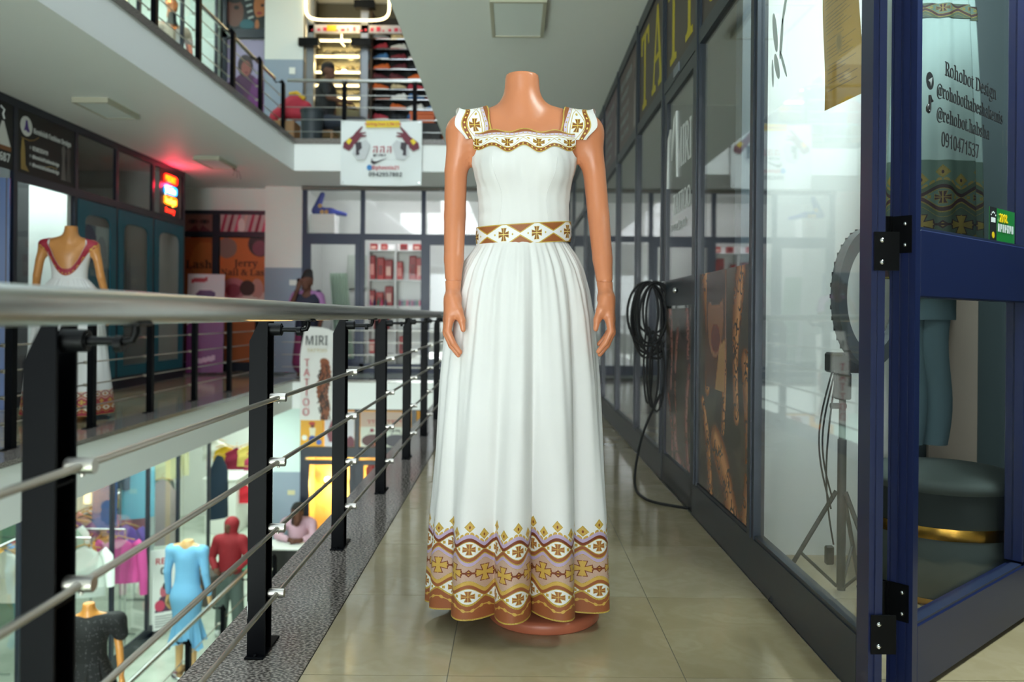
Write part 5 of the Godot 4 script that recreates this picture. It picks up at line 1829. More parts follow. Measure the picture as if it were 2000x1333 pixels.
func red_dress() -> void:
	var where := Vector3(-3.58, 0, -6.6)
	var skin := mat("mannequin_tan", "c98a4e", 0.35)
	var man := thing("mannequin", "tan headless mannequin seen from behind in the red trimmed white dress", "mannequin", where, PI + 0.2)
	part("body", mannequin_mesh(0.012, 0.07), skin, man)
	mannequin_base(man, 0.03, skin)
	var d := thing("dress", "white dress with red embroidered back neckline and hem across the atrium", "dress", where, PI + 0.2)
	var cloth: Material = M.white_cotton
	var tb := torso_bones()
	var top := func(ang: float) -> float:
		var t := (PI - absf(ang)) / 1.2
		return 1.205 + 0.25 * pow(minf(t, 1.0), 2.6) if t < 1.0 else smooth_curve([[0.0, 1.37], [1.0, 1.36], [1.5, 1.31], [1.95, 1.45]], absf(ang))
	part("bodice", grid(64, 16, func(u: float, v: float) -> Vector3:
		var ang := (u - 0.5) * TAU
		return radial_on(tb, ang, lerpf(1.04, top.call(ang), v), 0.008), true), cloth, d)
	var rm := print_mat("red_trim", hem_image("a8283c", "8a1a30", "d8a8a8", "b84a58"), 0.6)
	rm.texture_repeat = true
	part("back_trim", grid(60, 4, func(u: float, v: float) -> Vector3:
		var t := (u - 0.5) * 2.0
		var ang := PI + t * 1.2
		var y: float = 1.205 + 0.25 * pow(absf(t), 2.6)
		return radial_on(tb, ang + signf(t) * v * 0.26 * absf(t), y - v * 0.055 * (1.0 - 0.5 * absf(t)), 0.0115), false, func(u: float, v: float) -> Vector2: return Vector2(u * 11.0, 0.985 - 0.11 * v)), rm, d)
	var prof := [[0.0, 0.34], [0.4, 0.30], [0.75, 0.255], [0.95, 0.225], [1.05, 0.195], [1.1, 0.16], [1.135, 0.128]]
	part("skirt", grid(220, 30, func(u: float, v: float) -> Vector3: return skirt_point((u - 0.5) * TAU, lerpf(0.24, 1.135, v), prof, 0.78, 0.8), true), cloth, d)
	part("hem_band", grid(220, 10, func(u: float, v: float) -> Vector3: return skirt_point((u - 0.5) * TAU, lerpf(0.05, 0.24, v), prof, 0.78, 0.8), true, func(u: float, v: float) -> Vector2: return Vector2(u * 22.0, 1.0 - v * 0.8)), rm, d)

# ---------- people ----------
func figure(called: String, label: String, where: Vector3, turn: float, layers: Array, cell := 0.016) -> Node3D:
	# layers: [part name, bones, colour, blend]; the first is the body
	var o := thing(called, label, "person", where, turn)
	for l: Array in layers:
		var out := {}
		nets(out, l[1], cell * (l[4] if l.size() > 4 else 1.0), l[3])
		part(l[0], net_mesh(out), mat("figure_" + str(l[2]), l[2], 0.75), o)
	return o

func head_bones(h: Vector3, face: Vector3) -> Array:
	# a head at h looking along face, with nose, brow, jaw and ears
	var side := Vector3.UP.cross(face).normalized()
	return [
		[h + V(0, 0.02, 0) - face * 0.015, h + V(0, 0.035, 0) - face * 0.02, 0.082, 0.082],
		[h + V(0, -0.06, 0) + face * 0.035, h + V(0, 0.0, 0) + face * 0.02, 0.046, 0.066],
		[h + V(0, 0.008, 0) + face * 0.08, h + V(0, -0.026, 0) + face * 0.092, 0.009, 0.013],
		[h + side * 0.028 + V(0, 0.02, 0) + face * 0.062, h - side * 0.028 + V(0, 0.02, 0) + face * 0.062, 0.014, 0.014],
		[h + V(0, -0.058, 0) + face * 0.068 + side * 0.016, h + V(0, -0.058, 0) + face * 0.068 - side * 0.016, 0.011, 0.011],
		[h + side * 0.078 - face * 0.01, h + side * 0.08 + V(0, -0.03, 0) - face * 0.01, 0.013, 0.01],
		[h - side * 0.078 - face * 0.01, h - side * 0.08 + V(0, -0.03, 0) - face * 0.01, 0.013, 0.01],
		[h + V(0, -0.06, 0) - face * 0.02, h + V(0, -0.15, 0) - face * 0.03, 0.048, 0.05],
	]

func finger_bones(wrist: Vector3, along: Vector3, flat: Vector3) -> Array:
	var side := along.cross(flat).normalized()
	var b := [[wrist, wrist + along * 0.07, 0.024, 0.03]]
	for i in 4:
		var k := wrist + along * 0.075 + side * (i - 1.5) * 0.018
		var l: float = [0.06, 0.07, 0.066, 0.05][i]
		b.append([k, k + along * l * 0.6 + flat * 0.008, 0.0095, 0.009, 1.0, 0.006])
		b.append([k + along * l * 0.6 + flat * 0.008, k + along * l * 0.9 + flat * 0.03, 0.009, 0.0075, 1.0, 0.004])
	b.append([wrist + along * 0.02 - side * 0.025, wrist + along * 0.07 - side * 0.05 + flat * 0.01, 0.013, 0.009])
	return b

func print_on(parent: Node3D, called: String, w: float, h: float, where: Vector3, key: String, im: Image, rough := 0.45) -> MeshInstance3D:
	var p := part(called, sheet(w, h, 0.003), print_mat(key, im, rough), parent)
	p.position = where
	return p

func back_side() -> void:
	# --- nail salon front in the corner ---
	var z := -12.4
	windows += 1
	var nf := shell("window_%d" % windows, "black framed nail salon front in the corner", "shop window")
	for a: Array in [[-5.05, -4.98, 0.0, 2.42], [-4.56, -4.46, 0.0, 2.42], [-3.75, -3.69, 0.0, 2.42]]:
		part("post", box(mb(), Vector3(a[0], a[2], z + 0.04), Vector3(a[1], a[3], z)), M.navy_dark, nf)
	for a: Array in [[2.02, 2.1], [2.36, 2.42], [0.0, 0.12]]:
		part("rail", box(mb(), Vector3(-5.05, a[0], z + 0.045), Vector3(-3.69, a[1], z)), M.navy_dark, nf)
	wall("wall_back", "wall above the nail salon", Vector3(-6.2, 2.42, z + 0.03), Vector3(-3.69, 2.755, z - 0.1), M.wall_paint)
	wall("wall_back", "wall left of the nail salon", Vector3(-7.9, 0, z + 0.03), Vector3(-5.05, 2.755, z - 0.1), M.wall_paint)
	wall("wall_back", "dark room behind the nail salon front", Vector3(-5.1, 0, z - 0.5), Vector3(-3.6, 2.5, z - 0.6), M.dark_wall)
	# posters
	var p1 := thing("salon_poster", "strip poster of painted eyes over the salon door", "poster", Vector3(-4.77, 2.23, z + 0.012))
	var im := canvas(160, 96, "8a5a50")
	oval(im, 46, 40, 30, 14, "5a2f30"); oval(im, 112, 40, 30, 14, "5a2f30"); shape(im, [[10, 96], [60, 60], [80, 90], [100, 60], [150, 96]], "6a2430"); oval(im, 46, 40, 10, 10, "2a1a1a"); oval(im, 112, 40, 10, 10, "2a1a1a")
	print_on(p1, "print", 0.42, 0.26, Vector3.ZERO, "eyes_print", soften(im, 4))
	var p2 := thing("salon_poster", "strip poster of red painted nails over the salon", "poster", Vector3(-4.1, 2.23, z + 0.012))
	im = canvas(256, 96, "b8a0a0")
	for i in 7:
		shape(im, [[i * 38, 96], [i * 38 + 26, 0], [i * 38 + 40, 0], [i * 38 + 18, 96]], ["a82848", "7d1a34", "c84868", "d0a8a0"][i % 4])
	oval(im, 118, 60, 20, 40, "e0d0cc")
	print_on(p2, "print", 0.70, 0.26, Vector3.ZERO, "nails_print", soften(im, 3))
	var p3 := thing("salon_poster", "narrow dark orange salon panel with one dark word", "poster", Vector3(-4.77, 1.07, z + 0.012))
	im = canvas(96, 320, "a4501c")
	oval(im, 20, 250, 60, 80, "5a2a24"); oval(im, 70, 60, 50, 50, "b8642a")
	print_on(p3, "print", 0.42, 1.88, Vector3.ZERO, "lash_print", soften(im, 6))
	words("Lash", 0.12, mat("brown_letters", "33180a", 0.6), p3, Vector3(-0.2, 0.53, 0.004), Vector3.ZERO, "Droid Serif", true)
	var p4 := thing("salon_poster", "orange salon panel with dark serif lettering over a spa photo", "poster", Vector3(-4.1, 1.07, z + 0.012))
	im = canvas(160, 416, "c8662a")
	oval(im, 24, 34, 34, 34, "8a6a60"); oval(im, 140, 20, 42, 42, "3a2a2e"); oval(im, 138, 34, 26, 26, "7a4050")
	oval(im, 80, 196, 78, 48, "d8b0a8"); oval(im, 50, 170, 44, 36, "b87078"); oval(im, 48, 176, 26, 22, "8a3a48"); oval(im, 130, 170, 22, 34, "c88a80"); oval(im, 96, 168, 26, 26, "4a2420"); oval(im, 100, 216, 66, 18, "e4c8c0")
	shape(im, [[0, 300], [160, 260], [160, 416], [0, 416]], "b05a28")
	print_on(p4, "print", 0.70, 1.88, Vector3.ZERO, "jerry_print", soften(im, 3))
	words("Jerry", 0.10, M.brown_letters, p4, Vector3(-0.13, 0.555, 0.004), Vector3.ZERO, "Droid Serif", true)
	words("Nail & Lash", 0.095, M.brown_letters, p4, Vector3(-0.335, 0.415, 0.004), Vector3.ZERO, "Droid Serif", true, 0.98)
	# --- pillar with a grey-blue dado ---
	wall("wall_back", "pale pillar beside the hair shop", Vector3(-3.7, 1.55, -12.15), Vector3(-3.14, 2.755, -12.6), M.wall_paint)
	wall("wall_back", "grey-blue lower part of the pillar", Vector3(-3.7, 0, -12.145), Vector3(-3.14, 1.55, -12.6), M.grey_blue_paint)
	solo("wall_socket", bevel_box(mb(), Vector3(-3.33, 1.29, -12.145), Vector3(-3.22, 1.37, -12.135), 0.003), M.white_plastic, "white wall socket on the grey-blue pillar", "socket")
	# --- hair shop front ---
	windows += 1
	var b := shell("window_%d" % windows, "navy framed hair shop front at the back", "shop window")
	for x: float in [-3.14, -2.28, -1.38, -0.45, 0.40]:
		part("mullion", box(mb(), Vector3(x, 0, -12.11), Vector3(x + 0.065, 2.755, -12.16)), M.navy, b)
	part("header_rail", box(mb(), Vector3(-3.14, 2.70, -12.11), Vector3(0.79, 2.755, -12.16)), M.navy, b)
	part("transom", box(mb(), Vector3(-3.14, 1.97, -12.108), Vector3(0.79, 2.06, -12.16)), M.navy, b)
	part("kick_panel", box(mb(), Vector3(-3.14, 0, -12.11), Vector3(0.79, 0.14, -12.16)), M.navy, b)
	for i in 5:
		var x: float = [-3.075, -2.215, -1.315, -0.385, 0.465][i]
		var e: float = [-2.28, -1.38, -0.45, 0.40, 0.79][i]
		part("header_pane", box(mb(), Vector3(x, 2.06, -12.13), Vector3(e, 2.70, -12.135)), M.pane, b)
		part("pane", box(mb(), Vector3(x, 0.14, -12.13), Vector3(e, 1.97, -12.135)), M.pane_dull if i < 2 else M.pane, b)
		if i % 2 == 0:
			part("door_frame", frame(mb(), e - x, 1.83, 0.07, 0.03, Transform3D(Basis.IDENTITY, Vector3(x, 0.14, -12.12))), M.navy, b)
	var gr := mb()
	box(gr, Vector3(-3.14, 2.70, -12.06), Vector3(0.79, 2.745, -12.10))
	part("shutter_rail", gr, mat("dusty_grey", "77736c", 0.8), b)
	# interior of the hair shop
	wall("wall_back", "white inner wall of the hair shop", Vector3(-3.3, 0, -13.6), Vector3(0.8, 2.755, -13.7), M.wall_paint)
	wall("wall_back", "white side wall of the hair shop", Vector3(-3.3, 0, -12.2), Vector3(-3.2, 2.755, -13.6), M.wall_paint)
	area("hair_shop_light", Vector3(-1.6, 2.73, -12.24), Vector3(0, -0.8, -0.6), Vector2(1.8, 0.1), 1.9, "f4f8ff")
	var sh := thing("shelf_unit", "white shelf unit with red hair packets in the back shop", "shelf", Vector3(-1.79, 0, -12.55))
	for y: float in [0.25, 0.62, 0.98, 1.38, 1.83]:
		part("shelf", box(mb(), Vector3(-0.43, y, -0.14), Vector3(0.43, y + 0.02, 0.1)), M.white_board, sh)
	for x: float in [-0.44, -0.03, 0.42]:
		part("upright", box(mb(), Vector3(x, 0, -0.14), Vector3(x + 0.03, 1.96, 0.11)), M.white_board, sh)
	part("back_panel", box(mb(), Vector3(-0.44, 0, -0.16), Vector3(0.45, 1.96, -0.14)), M.white_board, sh)
	var n := 0
	for a: Array in [[-0.38, 1.40], [-0.25, 1.40], [-0.13, 1.40], [0.04, 1.40], [0.24, 1.40], [0.35, 1.40], [-0.38, 1.0], [-0.26, 1.0], [-0.12, 1.0], [-0.3, 0.64], [-0.17, 0.64], [-0.38, 0.27], [-0.22, 0.27], [0.1, 0.27], [-0.36, 1.85], [-0.2, 1.85], [0.1, 1.85], [0.3, 1.85]]:
		var wd := 0.10 + (n % 3) * 0.012
		var ht := (0.30 if a[1] < 1.35 else 0.37) - (n % 4) * 0.03 if a[1] < 1.8 else 0.1
		var pk := thing("hair_packet", "red hair packet, %s from the curtain on the %s shelf" % [["first", "second", "third", "fourth", "fifth", "sixth"][[0, 1, 2, 3, 4, 5, 0, 1, 2, 0, 1, 0, 1, 2, 0, 1, 2, 3][n]], ["middle", "second lowest", "lower", "bottom", "top"][[0, 0, 0, 0, 0, 0, 1, 1, 1, 2, 2, 3, 3, 3, 4, 4, 4, 4][n]]], "packet", Vector3(-1.79 + a[0], a[1], -12.53), 0, "red packets on the hair shop shelves")
		part("pouch", bevel_box(mb(), Vector3(-wd / 2, 0, -0.03), Vector3(wd / 2, ht, 0.03), 0.012), mat("packet_red_%d" % (n % 2), ["a01c22", "b42c2a"][n % 2], 0.35), pk)
		part("label_print", box(mb(), Vector3(-wd * 0.3, ht * 0.2, 0.03), Vector3(wd * 0.3, ht * 0.65, 0.0315)), mat("packet_print_%d" % (n % 3), ["d88a80", "7a1a20", "e0b0a0"][n % 3], 0.4), pk)
		n += 1
	for i in 15:
		var x: float = 0.05 + (i % 10) * 0.038 if i < 10 else -0.4 + (i - 10) * 0.06
		var st := lathe(mb(), [Vector2(0.001, 0), Vector2(0.015, 0), Vector2(0.015, 0.075), Vector2(0.007, 0.088), Vector2(0.007, 0.1), Vector2(0.001, 0.1)], 10)
		var q := solo("nail_polish", st, mat("polish_%d" % (i % 5), ["a02868", "2a2a5a", "2f7a62", "c83a6a", "3a2a4a"][i % 5], 0.2), "small %s polish bottle, %s on the white shelves" % [["magenta", "navy", "green", "pink", "plum"][i % 5], ["first", "second", "third", "fourth", "fifth", "sixth", "seventh", "eighth", "ninth", "tenth", "first of the far group", "second of the far group", "third of the far group", "fourth of the far group", "fifth of the far group"][i]], "bottle", "polish bottles on the hair shop shelves")
		q.position = Vector3(-1.79 + x, 1.0, -12.49)
	solo("carton", bevel_box(mb(), Vector3(-3.05, 2.07, -12.5), Vector3(-2.68, 2.36, -12.2), 0.006), M.white_board, "white carton on the ledge behind the upper hair shop window", "box")
	var pl := thing("plush_toy", "blue plush toy with yellow flowers on the upper ledge", "toy", Vector3(-2.85, 2.37, -12.35))
	var out := {}
	nets(out, [[V(-0.15, 0.05, 0), V(-0.05, 0.3, 0), 0.06, 0.04], [V(-0.12, 0.06, 0), V(0.08, 0.04, 0.02), 0.06, 0.05], [V(0.08, 0.04, 0.02), V(0.3, 0.0, 0), 0.05, 0.03]], 0.02, 0.05)
	part("body", net_mesh(out), mat("plush_blue", "27348a", 0.9), pl)
	for i in 3:
		var fl := mb()
		for k in 6:
			ball(fl, Vector3([-0.07, -0.04, 0.03][i] + cos(k * TAU / 6) * 0.02, [0.12, 0.03, 0.03][i] + sin(k * TAU / 6) * 0.02, 0.07), Vector3(0.014, 0.014, 0.01), 6)
		part("flower", fl, mat("flower_yellow", "d9a53a", 0.7), pl)
	# counter things seen through the left door: a mirror frame and drapes
	var cu := thing("curtain", "pale green curtain gathered inside the hair shop door", "curtain", Vector3(-2.72, 0, -12.6))
	part("cloth", grid(60, 10, func(u: float, v: float) -> Vector3: return Vector3(lerpf(-0.12, 0.16, u) + (1.0 - v) * 0.12, lerpf(0.03, 1.5, v), 0.03 * sin(u * 34.0))), fabric("mint_cloth", "b9cbb9"), cu)
	solo("picture_board", bevel_box(mb(), Vector3(-2.75, 1.3, -13.58), Vector3(-2.2, 1.85, -13.55), 0.005), mat("pale_board", "bfc6bb", 0.6), "pale board on the inner hair shop wall", "board")
	# --- woman on the phone ---
	var face := Vector3(-0.25, -0.2, 0.95).normalized()
	var hd := V(0, 1.30, 0.05)
	var skin := head_bones(hd, face) + [
		[V(-0.17, 1.1, 0.0), V(-0.23, 0.93, 0.06), 0.045, 0.04], [V(-0.23, 0.93, 0.06), V(-0.105, 1.2, 0.13), 0.038, 0.026, 1.0, 0.01]] + finger_bones(V(-0.10, 1.21, 0.13), V(0.1, 1, -0.1).normalized(), V(0.5, 0, -0.8).normalized()) + [
		[V(0.17, 1.1, 0.0), V(0.22, 0.88, 0.02), 0.045, 0.04], [V(0.22, 0.88, 0.02), V(0.2, 0.7, 0.12), 0.036, 0.026, 1.0, 0.01]] + finger_bones(V(0.2, 0.69, 0.12), V(0, -1, 0.2).normalized(), V(-0.6, 0, 0.6).normalized()) + [
		[V(-0.08, 0.5, 0), V(-0.08, 0.06, 0), 0.06, 0.04], [V(0.08, 0.5, 0), V(0.08, 0.06, 0), 0.06, 0.04], [V(-0.08, 0.05, 0), V(-0.08, 0.035, 0.12), 0.035, 0.03], [V(0.08, 0.05, 0), V(0.08, 0.035, 0.12), 0.035, 0.03], [V(0, 1.1, 0), V(0, 0.8, 0), 0.1, 0.09]]
	figure("person", "person in a navy pinafore and pink shirt holding a phone to the ear", Vector3(-2.86, 0, -11.35), 0.0, [
		["body", skin, "5a3526", 0.02, 0.8],
		["hair", [[hd + V(0, 0.06, -0.03), hd + V(0, 0.09, -0.05), 0.088, 0.075], [hd + V(0, 0.14, -0.06), hd + V(0.02, 0.15, -0.07), 0.05, 0.045]], "17100e", 0.03],
		["shirt", [[V(-0.14, 1.12, 0), V(0.14, 1.12, 0), 0.07, 0.07], [V(0, 1.13, 0.0), V(0, 1.17, 0.0), 0.07, 0.062], [V(-0.17, 1.1, 0), V(-0.21, 1.0, 0.03), 0.065, 0.056], [V(0.17, 1.1, 0), V(0.205, 0.98, 0.0), 0.065, 0.056]], "9a6a98", 0.03],
		["pinafore", [[V(-0.09, 1.04, 0.0), V(0.09, 1.04, 0.0), 0.11, 0.11], [V(0, 0.95, 0), V(0, 0.62, 0), 0.145, 0.17], [V(-0.1, 1.1, 0.02), V(-0.15, 1.16, 0), 0.055, 0.045], [V(0.1, 1.1, 0.02), V(0.15, 1.16, 0), 0.055, 0.045]], "1a1c30", 0.04],
		["skirt", [[V(0, 0.62, 0), V(0, 0.2, 0), 0.16, 0.2]], "6a2048", 0.03]])
	var ph := solo("phone", bevel_box(mb(), Vector3(-0.035, -0.07, -0.005), Vector3(0.035, 0.07, 0.005), 0.004), M.black_plastic, "phone held by the person in the navy pinafore", "phone")
	ph.position = Vector3(-2.955, 1.285, -11.25)
	ph.rotation = Vector3(0, 1.2, 0.2)
	# --- tattoo flag hanging over the back railing ---
	var fl := thing("flag_banner", "white tattoo flag banner hanging over the back railing", "banner", Vector3(-2.55, 0.1, -10.72))
	im = canvas(128, 384, "dcdad4")
	for q in 14:
		oval(im, 96 + sin(q * 0.7) * 6, 140 + q * 18, 27 - absf(q - 5) * 1.4, 16, ["8a5236", "7a4630"][q % 2])
	var r := RandomNumberGenerator.new()
	r.seed = 6
	for i in 46:
		var x := 74 + r.randf() * 44
		var y := 150 + r.randf() * 215
		stroke(im, [[x, y], [x + r.randf() * 16 - 8, y + 12], [x + r.randf() * 14 - 7, y + 22]], 3.5, "2a1a14")
	var fm := print_mat("flag_print", soften(im, 2), 0.6)
	part("cloth", grid(14, 24, func(u: float, v: float) -> Vector3:
		var top := 0.6 - 0.06 * pow(u, 3.0)
		var lean := 0.04 * smoothstep(0.35, 0.0, v)
		return Vector3(lerpf(-0.235 + lean * 1.2, 0.19, u), lerpf(top, -0.62, v), 0.02 * sin(u * 5.0 + v * 6.0) + 0.03 * v), false, func(u: float, v: float) -> Vector2: return Vector2(u, v)), fm, fl)
	words("MIRI", 0.12, M.black_vinyl, fl, Vector3(-0.17, 0.42, 0.05), Vector3.ZERO, "Droid Sans", false, 0.85)
	words("TATTOO", 0.04, mat("gold_letters", "c0a860", 0.6), fl, Vector3(-0.14, 0.29, 0.05), Vector3.ZERO, "Droid Sans", false, 1.3)
	for i in 6:
		words("TATTOO"[i], 0.095, M.red_vinyl, fl, Vector3(-0.14, 0.13 - i * 0.128, 0.055 + i * 0.004), Vector3.ZERO, "Droid Sans", false, 1.0, HORIZONTAL_ALIGNMENT_CENTER)
	part("top_cord", tube(mb(), [Vector3(-0.2, 0.6, 0.0), Vector3(-0.2, 0.78, -0.06), Vector3(0.16, 0.78, -0.06), Vector3(0.16, 0.56, 0.02)], 0.004, 5), M.rubber, fl)

func shoe_mesh() -> ArrayMesh:
	# upper of a trainer, heel at -x, toe at +x, about 27 cm long
	var out := {}
	nets(out, [[V(-0.09, 0.06, 0), V(-0.08, 0.085, 0), 0.034, 0.03], [V(-0.09, 0.045, 0), V(0.0, 0.05, 0), 0.036, 0.038], [V(0.0, 0.05, 0), V(0.1, 0.04, 0), 0.04, 0.026], [V(-0.02, 0.075, 0), V(0.05, 0.055, 0), 0.026, 0.022]], 0.012, 0.02)
	return net_mesh(out)

func sole_mesh() -> ArrayMesh:
	var pts := PackedVector2Array()
	for i in 22:
		var a := TAU * i / 22
		pts.append(Vector2(cos(a) * 0.138, sin(a) * (0.042 + 0.008 * cos(a))))
	return extrude(mb(), pts, 0.024, Transform3D(Basis(Vector3.RIGHT, -PI / 2), Vector3.ZERO)).commit()

func upper_floor() -> void:
	var y := STOREY
	var dk: Material = M.navy_dark
	bay_left("upper shop window bay near the atrium windows", y, 6.3, 7.6, M.pane, dk, false)
	bay_left("upper shop window bay before the amber display head", y, 7.6, 9.65, M.pane, dk, false)
	bay_left("upper shop window bay with the amber display head", y, 9.65, 10.9, M.pane, dk, false)
	bay_left("upper shop window bay beside the beauty posters", y, 10.9, 12.15, M.pane, dk, false)
	wall("wall_left", "bright teal-white rear wall of the upper shop", Vector3(-5.9, y, -5.0), Vector3(-5.8, y + 2.755, -12.5), mat("mint_wall", "dfeee6", 0.7))
	wall("wall_left", "end wall of the upper shop", Vector3(-5.9, y, -12.3), Vector3(LW - 0.04, y + 2.755, -12.4), M.mint_wall)
	var f2 := solo("floor", box(mb(), Vector3(-7.8, y - 0.031, 8.2), Vector3(-3.2, y, -16.1)), M.lower_tile, "pale floor of the upper storey across the atrium", "floor")
	f2.set_meta("kind", "structure")
	f2 = solo("floor", box(mb(), Vector3(-3.2, y - 0.031, BACK - 0.31), Vector3(HX, y, -16.1)), M.lower_tile, "pale floor of the upper storey at the back", "floor")
	f2.set_meta("kind", "structure")
	area("upper_shop_light", Vector3(-5.1, y + 2.7, -10.4), Vector3(0, -1, 0), Vector2(0.4, 2.4), 5.0, "e8fff6")
	# --- amber display mannequin ---
	var am := mat("amber", "e07a1e", 0.14, 0.75)
	am.clearcoat_enabled = true
	var o := thing("mannequin", "glossy amber display mannequin in a beige top in the upper window", "mannequin", Vector3(-4.75, y, -11.3), PI / 4)
	var out := {}
	var h := V(0, 1.97, 0)
	nets(out, head_bones(h, V(0.35, 0, 0.93).normalized()) + [[V(-0.2, 1.62, 0), V(-0.25, 1.35, 0.02), 0.048, 0.04], [V(-0.25, 1.35, 0.02), V(-0.24, 1.1, 0.05), 0.036, 0.024, 1.0, 0.01], [V(0.2, 1.62, 0), V(0.25, 1.35, 0.02), 0.048, 0.04], [V(0.25, 1.35, 0.02), V(0.24, 1.1, 0.05), 0.036, 0.024, 1.0, 0.01], [V(-0.2, 1.66, 0), V(0.2, 1.66, 0), 0.05, 0.05], [V(0, 1.6, 0), V(0, 0.4, 0), 0.11, 0.09]], 0.014, 0.02)
	part("body", net_mesh(out), am, o)
	part("neck_cover", lathe(mb(), [Vector2(0.085, 1.70), Vector2(0.06, 1.75), Vector2(0.052, 1.86)], 16), M.black_plastic, o)
	var tp := {}
	nets(tp, [[V(-0.17, 1.62, 0), V(0.17, 1.62, 0), 0.075, 0.075], [V(0, 1.55, 0), V(0, 1.2, 0), 0.15, 0.14, 1.3], [V(-0.2, 1.62, 0), V(-0.235, 1.5, 0.01), 0.066, 0.058], [V(0.2, 1.62, 0), V(0.235, 1.5, 0.01), 0.066, 0.058]], 0.016, 0.04)
	part("top", net_mesh(tp), mat("beige_lace", "b5a590", 0.7), o)
	part("white_panel", grid(8, 8, func(u: float, v: float) -> Vector3: return Vector3(lerpf(0.0, 0.09, u), lerpf(1.15, 1.62, v), 0.135 - 0.02 * u), false), M.white_cotton, o)
	part("stand", lathe(mb(), [Vector2(0.001, 0), Vector2(0.15, 0), Vector2(0.15, 0.02), Vector2(0.03, 0.04), Vector2(0.03, 0.42)], 20), M.chrome, o)
	# --- beauty posters on the end wall ---
	var z := -12.38
	windows += 1
	var fr := shell("window_%d" % windows, "navy frame round the upper beauty posters", "frame")
	for a: Array in [[-4.42, -4.36], [-3.79, -3.73]]:
		part("post", box(mb(), Vector3(a[0], y, z + 0.05), Vector3(a[1], y + 2.755, z)), dk, fr)
	part("rail", box(mb(), Vector3(-4.42, 5.02, z + 0.05), Vector3(-3.73, 5.15, z)), dk, fr)
	part("rail", box(mb(), Vector3(-4.42, y, z + 0.05), Vector3(-3.73, y + 0.4, z)), dk, fr)
	wall("wall_back", "wall behind the upper posters", Vector3(LW, y, z - 0.03), Vector3(-3.7, y + 2.755, z - 0.1), M.wall_paint)
	var p1 := thing("beauty_poster", "dark upper poster of two made-up faces", "poster", Vector3(-4.075, 5.5, z + 0.004))
	var im := canvas(128, 144, "1c2026")
	oval(im, 24, 90, 30, 48, "6a4238"); oval(im, 30, 74, 9, 7, "1a1010"); oval(im, 24, 26, 34, 34, "181014")
	oval(im, 112, 70, 24, 44, "a8643a"); oval(im, 118, 66, 6, 5, "2a1410"); oval(im, 108, 92, 9, 5, "8a2a30"); shape(im, [[94, 110], [128, 100], [128, 144], [100, 144]], "14181a"); oval(im, 100, 130, 8, 18, "a8643a")
	for i in 5: stroke(im, [[54 + i * 4, 30 + i * 20], [74 + i * 3, 24 + i * 20]], 7, "a8b0ae")
	oval(im, 66, 130, 24, 18, "1f5a66")
	print_on(p1, "print", 0.57, 0.66, Vector3.ZERO, "faces_print", soften(im, 2))
	var p2 := thing("beauty_poster", "lilac upper poster of a woman in a purple dress", "poster", Vector3(-4.075, 4.28, z + 0.004))
	im = canvas(128, 288, "9a8fae")
	oval(im, 64, 190, 62, 90, "4a1f48"); oval(im, 62, 78, 26, 34, "2a1820"); oval(im, 64, 86, 17, 24, "8a4a44"); oval(im, 66, 98, 6, 3, "6a1a2a"); shape(im, [[0, 130], [40, 118], [64, 190], [0, 230]], "3c1a44"); shape(im, [[128, 120], [90, 116], [70, 180], [128, 220]], "6a2f6e")
	shape(im, [[30, 288], [60, 230], [100, 288]], "c8b8cc"); oval(im, 112, 200, 14, 30, "7a2a7a")
	print_on(p2, "print", 0.57, 1.44, Vector3.ZERO, "woman_print", soften(im, 2))
	# --- wall with dado ---
	wall("wall_back", "pale upper wall beside the shoe shop", Vector3(-3.73, y + 1.5, -12.15), Vector3(-3.16, y + 2.755, -12.6), M.wall_paint)
	wall("wall_back", "grey-blue lower part of the upper wall", Vector3(-3.73, y, -12.145), Vector3(-3.16, y + 1.5, -12.6), M.grey_blue_paint)
	solo("light_switch", bevel_box(mb(), Vector3(-3.36, 4.42, -12.145), Vector3(-3.27, 4.52, -12.132), 0.003), M.white_plastic, "light switch on the grey-blue upper wall", "switch")
	# --- boxes and a red jacket by the railing corner ---
	solo("carton", bevel_box(mb(), Vector3(-3.42, y + 0.001, -11.75), Vector3(-3.08, y + 0.42, -11.4), 0.005), mat("cardboard", "9a7350", 0.8), "cardboard carton under the red jacket on the upper floor", "box")
	var rj := thing("jacket", "red jacket heaped on a carton by the upper railing corner", "jacket", Vector3(-3.2, y + 0.42, -11.55))
	out = {}
	nets(out, [[V(-0.16, 0.08, 0), V(0.1, 0.28, 0), 0.1, 0.12], [V(0.05, 0.25, 0), V(0.25, 0.22, 0.02), 0.11, 0.08], [V(-0.14, 0.08, 0.05), V(-0.26, -0.06, 0.06), 0.07, 0.05], [V(0.1, 0.12, 0.03), V(0.26, 0.1, 0.03), 0.1, 0.07]], 0.02, 0.06)
	part("cloth", net_mesh(out), mat("red_cloth", "a82438", 0.75), rj)
	part("yellow_collar", tube(mb(), [Vector3(0.02, 0.4, 0.02), Vector3(0.12, 0.41, 0.05), Vector3(0.24, 0.32, 0.06)], 0.03, 8), mat("yellow_cloth", "c9a020", 0.75), rj)
	var bn := thing("bin", "dark grey bin behind the upper railing", "bin", Vector3(-2.80, y, -11.28))
	part("body", lathe(mb(), [Vector2(0.001, 0), Vector2(0.13, 0), Vector2(0.155, 0.5), Vector2(0.165, 0.5), Vector2(0.165, 0.53), Vector2(0.15, 0.53)], 20), mat("bin_grey", "2b3338", 0.5), bn)
	# --- shoe shop ---
	windows += 1
	var sf := shell("window_%d" % windows, "open front of the shoe shop on the upper floor", "shop front")
	var tr := mat("glitter_post", "8a8c90", 0.3, 0.7)
	for x: float in [-3.13, -2.32]:
		part("post", bevel_box(mb(), Vector3(x, y, -12.2), Vector3(x + 0.12, y + 2.755, -12.3), 0.01), tr, sf)
